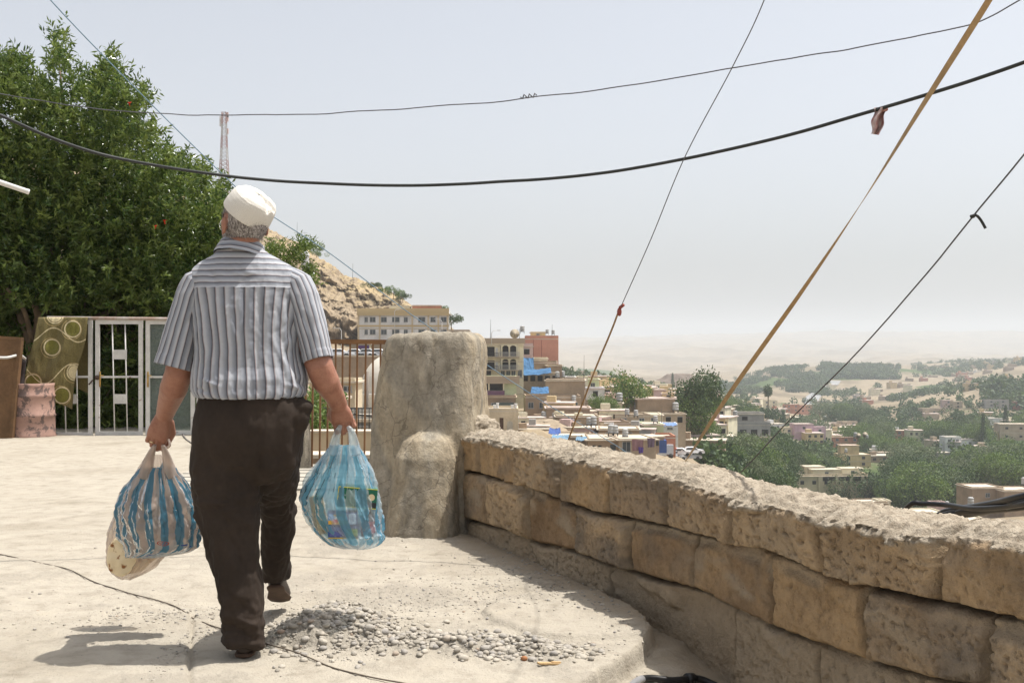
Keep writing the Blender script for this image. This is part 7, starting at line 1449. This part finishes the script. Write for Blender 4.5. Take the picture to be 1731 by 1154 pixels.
def aerial(x, yt, yb, D, label, cross=0, r_=.05):
    mb = MB(); mb.tube([P(x, yb, D), P(x+.5, yt, D)], [r_*1.2, r_*.6], 5); h_ = (yb-yt)*D/F
    for k in range(cross): z_ = P(x, yt+2+k*3, D); mb.tube([z_-Vector((.9, 0, 0)), z_+Vector((.9, 0, 0))], .035, 4)
    o = link('aerial', mb.mesh('aerial', IRON, True)); tag(o, label, 'aerial')
for a_ in [(878, 555, 574, 238, 'cross-armed aerial beside the tan dish', 2), (933, 548, 568, 264, 'thin aerial above the terracotta building', 0), (829, 540, 574, 235, 'tall thin aerial above the yellow building', 0), (502, 375, 402, 345, 'thin mast on the hill ridge nearest the cap', 0), (515, 392, 412, 345, 'short mast above the white turret', 1), (596, 445, 470, 335, 'lone mast halfway down the hill ridge', 0), (1172, 735, 760, 210, 'pole among the leafy trees by the strap', 0), (1118, 690, 722, 215, 'pole in front of the large brown-walled building', 0), (1143, 632, 650, 950, 'mast on the dark mound', 0), (1103, 655, 668, 262, 'small aerial on the olive building', 1), (1052, 650, 690, 236, 'pole beside the low cream house', 0), (987, 600, 640, 250, 'aerial by the white glazed house', 0)]: aerial(*a_)
# minaret turret
c_ = P(516, 452, 318); e_ = empty('white_turret', tuple(c_), 'small white turret with a conical cap on the hillside by the shoulder', 'turret'); mb = MB(); mb.add(*loft([sq(0, 0, z_, r_, r_, 2, 12) for z_, r_ in ((-5, 1.15), (3.2, 1.1), (3.21, 1.3), (3.4, 1.3))])); link('shaft', mb.mesh('shaft', HM['white'], False), e_); mb = MB(); mb.add(*loft([sq(0, 0, z_, r_, r_, 2, 12) for z_, r_ in ((3.402, 1.35), (4.6, .6), (5.0, .25), (5.6, .05))])); link('cap', mb.mesh('cap', HM['white'], False), e_)
for k in range(3): window(e_, -.4+k*.4, 2.2, .2, .5, y=-1.16, dark=True)
# lattice mast
Dm = 420; c_ = P(379, 352, Dm); Ht = (352-190)*Dm/F; e_ = empty('radio_mast', tuple(c_), 'red and white lattice mast standing beyond the tree left of the cap', 'mast')
def wd(t): return 1.5*(1-t)**1.6+.75
for seg in range(8):
    mb = MB(); t0, t1 = seg/8, (seg+1)/8
    for a_ in range(4):
        f_ = lambda t, q: Vector((wd(t)*(1 if q in (0, 3) else -1), wd(t)*(1 if q in (0, 1) else -1), t*Ht)); b_ = (a_+1) % 4
        mb.tube([f_(t0, a_), f_(t1, a_)], .13, 5)
        for k in range(3):
            s0, s1 = t0+(t1-t0)*k/3, t0+(t1-t0)*(k+1)/3; mb.tube([f_(s0, a_), f_(s1, b_)], .07, 4); mb.tube([f_(s1, a_), f_(s1, b_)], .07, 4); mb.tube([f_(s0, b_), f_(s1, a_)], .06, 4)
    link('lattice_section', mb.mesh('lattice_section', hm('mast_red', (.36, .23, .21)) if seg % 2 else hm('mast_white', (.45, .44, .43))), e_)
for z_, s_ in ((.93, 1), (.93, -1), (.80, 1), (.97, 1), (.88, -1), (.35, 1), (.25, -1)): mb = MB(); mb.box(s_*1.4-.2, s_*1.4+.25, -.6, .0, z_*Ht-1, z_*Ht+1); link('antenna_panel', mb.mesh('antenna_panel', HM['pink'] if s_ > 0 else HM['white']), e_)
# parked vehicles at the end of the lane
for x_, y_, c_, l_, rt in [(1132, 771, 'white', 'white car in the lane left of the strap', .3), (1142, 774, 'silver', 'silver car behind the white one in the lane', .5), (1150, 770, 'white', 'second white car in the lane near the trees', -.2), (1165, 777, 'silver', 'silver car half hidden by the wall at the strap', .2), (1170, 768, 'white', 'white car closest to the leafy slope', 0)]: car(x_, y_, 200, l_, c_, rt, 'cars in the lane by the trees')
c_ = P(1114, 772, 196); e_ = empty('blue_truck', tuple(c_), 'small truck with a dark blue canvas cover in the lane', 'truck'); mb = MB(); mb.box(-1.0, 1.0, -2.5, 2.0, .9, 3.1); link('canvas', mb.mesh('canvas', hm('dark_blue', ())), e_); mb = MB(); mb.box(-.95, .95, -2.6, 2.1, .5, .89); mb.box(1.01, 2.4, -.9, .9, .5, 2.2); link('cab', mb.mesh('cab', HM['white']), e_)
for x_ in (-.7, 1.7): mb = MB(); mb.tube([Vector((x_, -2.65, .4)), Vector((x_, -2.4, .4))], .42, 14); link('wheel', mb.mesh('wheel', IRON, True), e_)
tarp(1123, 1143, 756, 758, 200, 'red and white awning over the lane', .1, hm('awning_red', (.42, .13, .11)))
tarp(1120, 1143, 714, 719, 212, 'blue and red striped awning on the white house', .1, hm('awning_blue', (.18, .28, .50)))
# ---- scattered far houses
def ground_px(px, D): X_ = (px-CX)/F*D; return X_, float(terr_z(np.array([X_]), np.array([D]))[0])
PROT = []
for k, (mt_, w_, d_, h_) in enumerate([('beige', 11, 9, 3.6), ('tan', 13, 9, 3.4), ('cream', 10, 9, 6.4), ('pink', 11, 8, 3.6), ('grey', 10, 10, 4), ('brown', 14, 8, 3.4), ('ochre', 10, 9, 6.2), ('white', 11, 8, 3.4), ('brick', 12, 8, 4)]):
    mb = MB(); mb.box(-w_/2, w_/2, 0, d_, -5, h_); wl = mb.mesh('wall', HM[mt_]); mb = MB(); mb.box(-w_/2-.3, w_/2+.3, -.3, d_+.3, h_+.003, h_+.3); mb.cur = 1; mb.box(-w_/2+1, -w_/2+4, 2, 5, h_+.303, h_+2.2); rf = mb.mesh('roof', [HM['roof' if k % 2 else 'roofpink'], HM[mt_]])
    PROT.append((mt_, wl, rf, [(-w_/2+1.4+q*w_/3, 1+3*f_) for f_ in range(2 if h_ > 5 else 1) for q in range(3)]))
mb = MB(); mb.box(0, 1.5, -.05, .02, 0, 1.4); SW = mb.mesh('window', DK)
CN = dict(beige='beige', tan='tan brick', cream='two-storey cream', pink='pinkish', grey='grey block', brown='long brown', ochre='ochre two-storey', white='white', brick='reddish brick')
r5 = random.Random(17)
def scatter(n, pxr, Dr, zone, cat_='house', s_=1.0, accept=None):
    for k in range(n):
        for _ in range(20):
            px_ = r5.uniform(*pxr); D_ = math.exp(r5.uniform(math.log(Dr[0]), math.log(Dr[1])))
            if accept is None or accept(px_, D_): break
        X_, z_ = ground_px(px_, D_); q = r5.choice((0, 0, 0, 1, 1, 2, 3, 4, 4, 5, 5, 6, 7, 8)); mt_, wl, rf, wn_ = PROT[q]
        e_ = empty('small_house', (X_, D_, z_+.3), f'{CN[mt_]} flat-roofed house {zone}', 'house', f'houses {zone}', rz=r5.uniform(-.5, .5)); e_.scale = (s_*r5.uniform(.75, 1.15), s_*r5.uniform(.8, 1.1), s_*r5.uniform(.85, 1.1))
        link('wall', wl, e_); link('roof', rf, e_)
        if D_ < 650:
            for wx_, wz_ in wn_: o = link('window', SW, e_); o.location = (wx_, 0, wz_)
scatter(46, (1040, 1215), (280, 520), 'packed in the middle of the old town')
scatter(62, (935, 1095), (190, 290), 'squeezed between the terraced brown houses', s_=.62)
scatter(12, (884, 1000), (186, 206), 'on the bank beside the low cream house', s_=.5)
scatter(26, (1000, 1200), (240, 460), 'crowded under the broad dark tree', s_=.8)
scatter(70, (960, 1290), (500, 950), 'on the plain behind the broad tree', accept=lambda p_, D_: p_ > 1000 or D_ > 600)
scatter(22, (1230, 1440), (560, 900), 'among trees near the bare-trunked palm')
scatter(16, (1440, 1731), (520, 800), 'dotted through the orchards')
scatter(20, (1380, 1560), (1050, 1700), 'on the brown slopes across the valley')
scatter(44, (1560, 1760), (1500, 2600), 'in the far hazy settlement on the ridge')
scatter(12, (1640, 1760), (900, 1250), 'at the top of the yellow slope')
# ================= trees of the valley =================
VL = [leafmat('valley_leaf_bright', (.055, .110, .020), (.17, .24, .050), .55, .35), leafmat('valley_leaf_dark', (.026, .058, .016), (.085, .135, .036), .55, .3), leafmat('olive_leaf', (.08, .11, .05), (.20, .24, .12), .6, .3)]
def crownmesh(nm, kind, seed, n, leaf, mat):
    r2 = np.random.default_rng(seed); C = []
    if kind == 'round':
        lobes = [(r2.normal(0, .30), r2.normal(0, .30), r2.uniform(.35, .85), r2.uniform(.24, .42)) for _ in range(13)]
    elif kind == 'cypress': lobes = [(0, 0, t_, .12*(1.15-t_)+.02) for t_ in np.linspace(.08, 1.0, 12)]
    elif kind == 'bush': lobes = [(r2.normal(0, .38), r2.normal(0, .38), r2.uniform(.15, .5), r2.uniform(.2, .36)) for _ in range(10)]
    elif kind == 'palm': lobes = [(0, 0, .93, .10)]
    for i in range(n):
        x_, y_, z_, r_ = lobes[r2.integers(len(lobes))]; d_ = r2.normal(0, 1, 3); d_ /= np.linalg.norm(d_); C.append((x_+d_[0]*r_*r2.uniform(.6, 1)**.5, y_+d_[1]*r_*r2.uniform(.6, 1)**.5, z_+d_[2]*r_*(1.0 if kind != 'cypress' else .9)*r2.uniform(.5, 1)))
    C = np.array(C); d_ = r2.normal(0, 1, C.shape)
    return leaves(nm, C, d_, r2.uniform(.6, 1.4, n)*leaf, r2.uniform(.5, 1.0, n)*leaf, [mat], np.clip(r2.beta(2, 2.2, n)+.5*fbm(C[:, 0]*4, C[:, 1]*4, C[:, 2]*4, 2, seed), 0, 1), seed, .15)
def trunkmesh(h_, r_, s_, br_=True):
    mb = MB(); rr_ = random.Random(s_); mb.tube([(0, 0, -.3), (.01, 0, h_*.4), (.02, .01, h_)], [r_, r_*.75, r_*.4], 7)
    if br_:
        for k in range(5): a_ = k*1.26+rr_.random(); mb.tube([(0.01, 0, h_*.55), (math.cos(a_)*.15, math.sin(a_)*.15, h_*.9), (math.cos(a_)*.3, math.sin(a_)*.3, h_*1.25)], [r_*.5, r_*.3, r_*.12], 5)
    return mb.mesh('trunk', TRK, True)
TP = [(crownmesh('crown', 'round', 31+k, 2600, .060, VL[k % 3 if k < 5 else 1]), trunkmesh(.55, .035, k)) for k in range(6)]
TB = [(crownmesh('crown', 'bush', 51+k, 1500, .075, VL[k % 2]), trunkmesh(.3, .03, 9+k)) for k in range(3)]
TC = (crownmesh('crown', 'cypress', 61, 1600, .035, VL[1]), trunkmesh(.9, .012, 3, False))
def tree_at(px_, D_, h_, wr, prot, label, group, zoff=0, kind='tree', z=None):
    X_, z_ = ground_px(px_, D_); z_ = z if z is not None else z_
    e_ = empty('leafy_tree' if kind == 'tree' else kind, (X_, D_, z_+zoff), label, 'tree' if kind in ('tree', 'cypress_tree') else 'shrub', group, rz=r5.uniform(0, 6.28)); e_.scale = (h_*wr, h_*wr, h_)
    link('crown', prot[0], e_); link('trunk', prot[1], e_)
r5 = random.Random(29)
def forest(n, pxr, Dr, hr, zone, acc=None, wr=(.75, 1.1)):
    for k in range(n):
        for _ in range(40):
            px_ = r5.uniform(*pxr); D_ = math.exp(r5.uniform(math.log(Dr[0]), math.log(Dr[1])))
            if acc is None or acc(px_, D_): break
        q = r5.randrange(6); tree_at(px_, D_, r5.uniform(*hr), r5.uniform(*wr), TP[q], ('bright green', 'dark green', 'grey-green')[q % 3 if q < 5 else 1]+' bushy tree '+zone, 'trees '+zone)
py_of = lambda px_, D_: HY+(CZ-ground_px(px_, D_)[1])/D_*F
def clear(px_, D_):   # keep the hand-placed houses visible: no tree standing in front of one
    y1 = py_of(px_, D_); y0 = y1-(8 if D_ < 330 else 11)*F/D_
    for x0, x1, yt, yb, Dh in KEEP:
        if D_ < Dh and x0-3.2*F/D_ < px_ < x1+3.2*F/D_ and y0 < yb-1.2*F/D_ and y1 > yt: return False
    return True
KEEP = [(h_[0], h_[1], h_[2], h_[3], h_[4]) for h_ in HL+NR]+[(1346, 1470, 788, 846, 372), (1247, 1303, 697, 742, 372), (1346, 1400, 715, 742, 430)]
forest(52, (1140, 1345), (235, 360), (5.5, 9), 'on the slope between the strap and the grey building', clear)
forest(50, (1290, 1440), (340, 470), (6, 10), 'around the mauve house', clear)
forest(52, (1455, 1740), (330, 440), (8, 13), 'behind the cable bundle', clear)
forest(48, (1400, 1740), (450, 640), (8, 12), 'in the valley orchards', clear)
forest(30, (1290, 1500), (600, 900), (8, 13), 'on the far valley floor', clear)
forest(16, (1230, 1330), (450, 700), (6, 10), 'near the bare-trunked palm', clear)
def stuffwood(name, n, pxr, Dr, hr, label, seed, dens=None, leafk=.30):
    r2 = np.random.default_rng(seed); C = []; S_ = []
    px_ = r2.uniform(*pxr, n*3); D_ = np.exp(r2.uniform(math.log(Dr[0]), math.log(Dr[1]), n*3)); X_ = (px_-CX)/F*D_
    nz_ = fbm(X_/60., D_/90., 3, 3, seed); k_ = np.where(nz_ > (-.05 if dens is None else dens))[0][:n]; X_, D_ = X_[k_], D_[k_]; z_ = terr_z(X_, D_); pq = CX+X_/D_*F; y1 = HY+(CZ-z_)/D_*F; y0 = y1-hr[1]*.9*F/D_; ok = np.ones(len(X_), bool)
    for x0, x1, yt, yb, Dh in KEEP: ok &= ~((D_ < Dh) & (pq > x0-8) & (pq < x1+8) & (y0 < yb-1.2*F/D_) & (y1 > yt))
    X_, D_, z_ = X_[ok], D_[ok], z_[ok]; n = len(X_)
    h_ = r2.uniform(*hr, n); m_ = 46; d_ = r2.normal(0, 1, (n, m_, 3)); d_ /= np.linalg.norm(d_, axis=2, keepdims=True)
    c_ = np.stack([X_, D_, z_+h_*.55], 1)[:, None]+d_*np.stack([h_*.5, h_*.5, h_*.5], 1)[:, None]*r2.uniform(.6, 1, (n, m_, 1)); c_ = c_.reshape(-1, 3)
    me = leaves(name, c_, r2.normal(0, 1, c_.shape), np.repeat(h_, m_)*leafk, np.repeat(h_, m_)*leafk*.8, [VL[1]], np.clip(r2.beta(2, 2, len(c_))+np.repeat(.9*fbm(X_/14., D_/22., 1, 3, seed+2)+r2.normal(0, .15, n), m_), 0, 1), seed, .15)
    o = link(name, me, kind='stuff'); o['label'] = label
stuffwood('far_wood', 1100, (1190, 1400), (1350, 1950), (5, 8), 'dark planted wood on the pale ridge across the valley', 71, .0)
stuffwood('far_wood', 900, (1390, 1520), (1650, 1950), (6, 9), 'second planted wood along the ridge top', 72, .0)
stuffwood('valley_scrub', 420, (1330, 1700), (850, 1500), (4, 8), 'scattered scrub and hedges on the brown slopes', 73, .2)
stuffwood('orchard', 1050, (1280, 1760), (430, 900), (3.5, 6.5), 'dense orchard filling the valley floor', 74, -.12)
stuffwood('bank_wood', 420, (1665, 1900), (760, 980), (8, 12), 'wooded bank at the right edge above the orchards', 75, -.3)
stuffwood('slope_scrub', 500, (1180, 1345), (225, 380), (2.5, 5), 'low green undergrowth between the slope trees', 76, -.3, .35)
stuffwood('far_settlement_trees', 450, (1540, 1800), (1700, 2700), (6, 9), 'hazy trees of the far ridge settlement', 77, .02)
stuffwood('hillside_scrub', 900, (950, 2200), (45, 150), (.7, 1.8), 'low scrub on the slope below the terrace wall', 79, -.15, .22)
stuffwood('plain_trees', 380, (930, 1280), (500, 1300), (4, 7), 'small trees dotted over the far plain', 78, .1)
for px_, D_, h_, wr, q, lb in [(1062, 240, 8.5, .8, 0, 'bright palm-like tree beside the tall ochre wall'), (1184, 262, 10.5, .85, 1, 'broad dark tree standing alone behind the brown-walled building'), (1172, 258, 9, .8, 4, 'lower spreading half of the broad tree'), (1201, 262, 5, .9, 3, 'small green tree right of the broad one'), (1010, 222, 3.6, .8, 0, 'small bright green tree in the terrace yard'),
                              (1036, 226, 3.2, 1.1, 3, 'low shrubby tree right of the terrace yard'), (1630, 655, 15, .95, 1, 'big round tree above the orchards'), (1648, 655, 13, 1.0, 5, 'second big round tree joined to the round one')]: tree_at(px_, D_, h_, wr, TP[q], lb, None, 0, 'tree', z={1062: P(0, 700, 240).z, 1184: P(0, 706, 262).z, 1172: P(0, 704, 258).z, 1201: P(0, 706, 262).z, 1010: P(0, 700, 222).z, 1036: P(0, 702, 226).z}.get(px_))
for px_, D_, h_, lb in [(1700, 640, 16, 'tall dark cypress at the edge of the woods'), (1662, 560, 17, 'dark cypress in the middle of the orchards'), (1678, 430, 10, 'short cypress by the white slope'), (1394, 405, 11, 'dark bushy cypress before the red-brown house'), (1324, 640, 11, 'small cypress near the pale sheds'), (1137, 900, 16, 'cypress under the dark mound')]: tree_at(px_, D_, h_, .9 if h_ > 11 else 1.5, TC, lb, None, 0, 'cypress_tree')
# bare-trunked palm
X_, z_ = ground_px(1298, 600); z_ = P(0, 708, 600).z; e_ = empty('palm_tree', (X_, 600, z_), 'tall palm-like tree with a bare trunk and tufted top', 'tree'); mb = MB(); mb.tube([(0, 0, -2), (.2, 0, 10), (0, 0, 14)], [.45, .3, .25], 7); link('trunk', mb.mesh('trunk', TRK, True), e_)
r2 = np.random.default_rng(5); C = r2.normal(0, 1, (700, 3)); C /= np.linalg.norm(C, axis=1, keepdims=True); C = C*np.array([2.2, 2.2, 3.2])*r2.uniform(.3, 1, (700, 1))+np.array([0, 0, 15]); C2 = r2.normal(0, 1, (900, 3))*np.array([3, 3, 1.6])+np.array([1, 0, 2.6]); C = np.concatenate([C, C2]); link('crown', leaves('crown', C, r2.normal(0, 1, C.shape), np.full(len(C), 1.1), np.full(len(C), .7), [VL[1]], r2.uniform(0, .7, len(C)), 5), e_)
# shrubs on the crag and beside the long block
def on_hill(px_, py_, D_, h_, lb, q=0): c_ = P(px_, py_, D_); e_ = empty('hill_shrub', tuple(c_), lb, 'shrub', None, rz=px_); e_.scale = (h_*1.1, h_*1.1, h_); link('crown', TB[q][0], e_); link('trunk', TB[q][1], e_)
for a_ in [(537, 425, 338, 3.4, 'small tree on the ridge above the white turret', 0), (632, 487, 322, 2.4, 'dark shrub on the ridge edge, left of three', 1), (640, 486, 322, 2.0, 'dark shrub second on the ridge edge', 1), (655, 494, 320, 2.6, 'bright green shrub on the crag above the long block', 0), (665, 500, 318, 3.0, 'rounded green shrub lower on the crag', 0), (681, 507, 316, 2.8, 'dark green shrub near the corner of the crag', 1), (749, 526, 296, 2.0, 'green shrub on the roof edge of the long block', 0), (763, 550, 292, 4.2, 'tree at the right end of the long block', 1), (535, 432, 332, 2.2, 'tiny pale shrub beneath the ridge tree', 2), (575, 660, 110, 1.3, 'green bush beyond the railing by the pale building', 0), (528, 700, 60, 2.0, 'leafy bush behind the elbow and railing', 0), (535, 745, 30, 1.4, 'bush at the foot of the grey wall by the railing', 0)]: on_hill(*a_)
# bright palm fronds near the railing, dark mound, straw and rubble on the hillside
mound('dark_mound', 1150, 1000, 40, 22, 663, hm('mound_brown', (.17, .13, .10), s1=.05, s2=.6), 601); mound('pale_mound', 1112, 1050, 55, 16, 664, hm('mound_pale', (.30, .25, .17), s1=.05, s2=.6), 603)
mound('straw_bank', 905, 182, 7, 3.0, 741, hm('straw_ground', (.30, .235, .15), s1=.5, s2=6), 605); mound('rubble_bank', 925, 196, 9, 3.0, 722, hm('rubble_ground', (.33, .26, .18), s1=.6, s2=6), 607)
# pale road strips in the distance
def strip(name, pts, w_, mat, lift=.6):
    q = cable([Vector((*[(p_[0]-CX)/F*p_[1], p_[1]], 0)) for p_ in pts], 40); Vs = []
    for i, p_ in enumerate(q):
        t = (q[min(i+1, 39)]-q[max(i-1, 0)]).normalized(); n_ = Vector((-t.y, t.x, 0))*w_/2
        for s_ in (-1, -.33, .33, 1): x_, y_ = p_.x+n_.x*s_, p_.y+n_.y*s_; Vs.append((x_, y_, float(terr_z(np.array([x_]), np.array([y_]))[0])+lift))
    link(name, mesh_np(name, np.array(Vs), grid_faces(40, 4), [mat], True), kind='structure')
RDM = hm('far_road', (.30, .30, .30)); strip('far_road', [(1376, 1150), (1372, 1250), (1380, 1380), (1398, 1480), (1412, 1600)], 16, RDM, 1.2); strip('valley_road', [(1485, 690), (1500, 670), (1515, 655), (1535, 650)], 9, RDM, 1.0)
strip('concrete_slope', [(1655, 430), (1666, 445), (1676, 470)], 14, hm('pale_concrete', (.50, .49, .46)), 1.0)
# ================= haze =================
m = bpy.data.materials.new('haze_air'); m.use_nodes = True; nt = m.node_tree; nt.nodes.remove(nt.nodes['Principled BSDF'])
pv = N(nt, 'ShaderNodeVolumePrincipled'); pv.inputs['Color'].default_value = (.72, .765, .81, 1); pv.inputs['Density'].default_value = 2.0e-4; pv.inputs['Anisotropy'].default_value = 0.15
nt.links.new(pv.outputs[0], nt.nodes['Material Output'].inputs['Volume'])
mb = MB(); mb.box(-15000, 15000, -15000, 15000, -620, 310)
link('haze', mb.mesh('haze', m), kind='stuff')
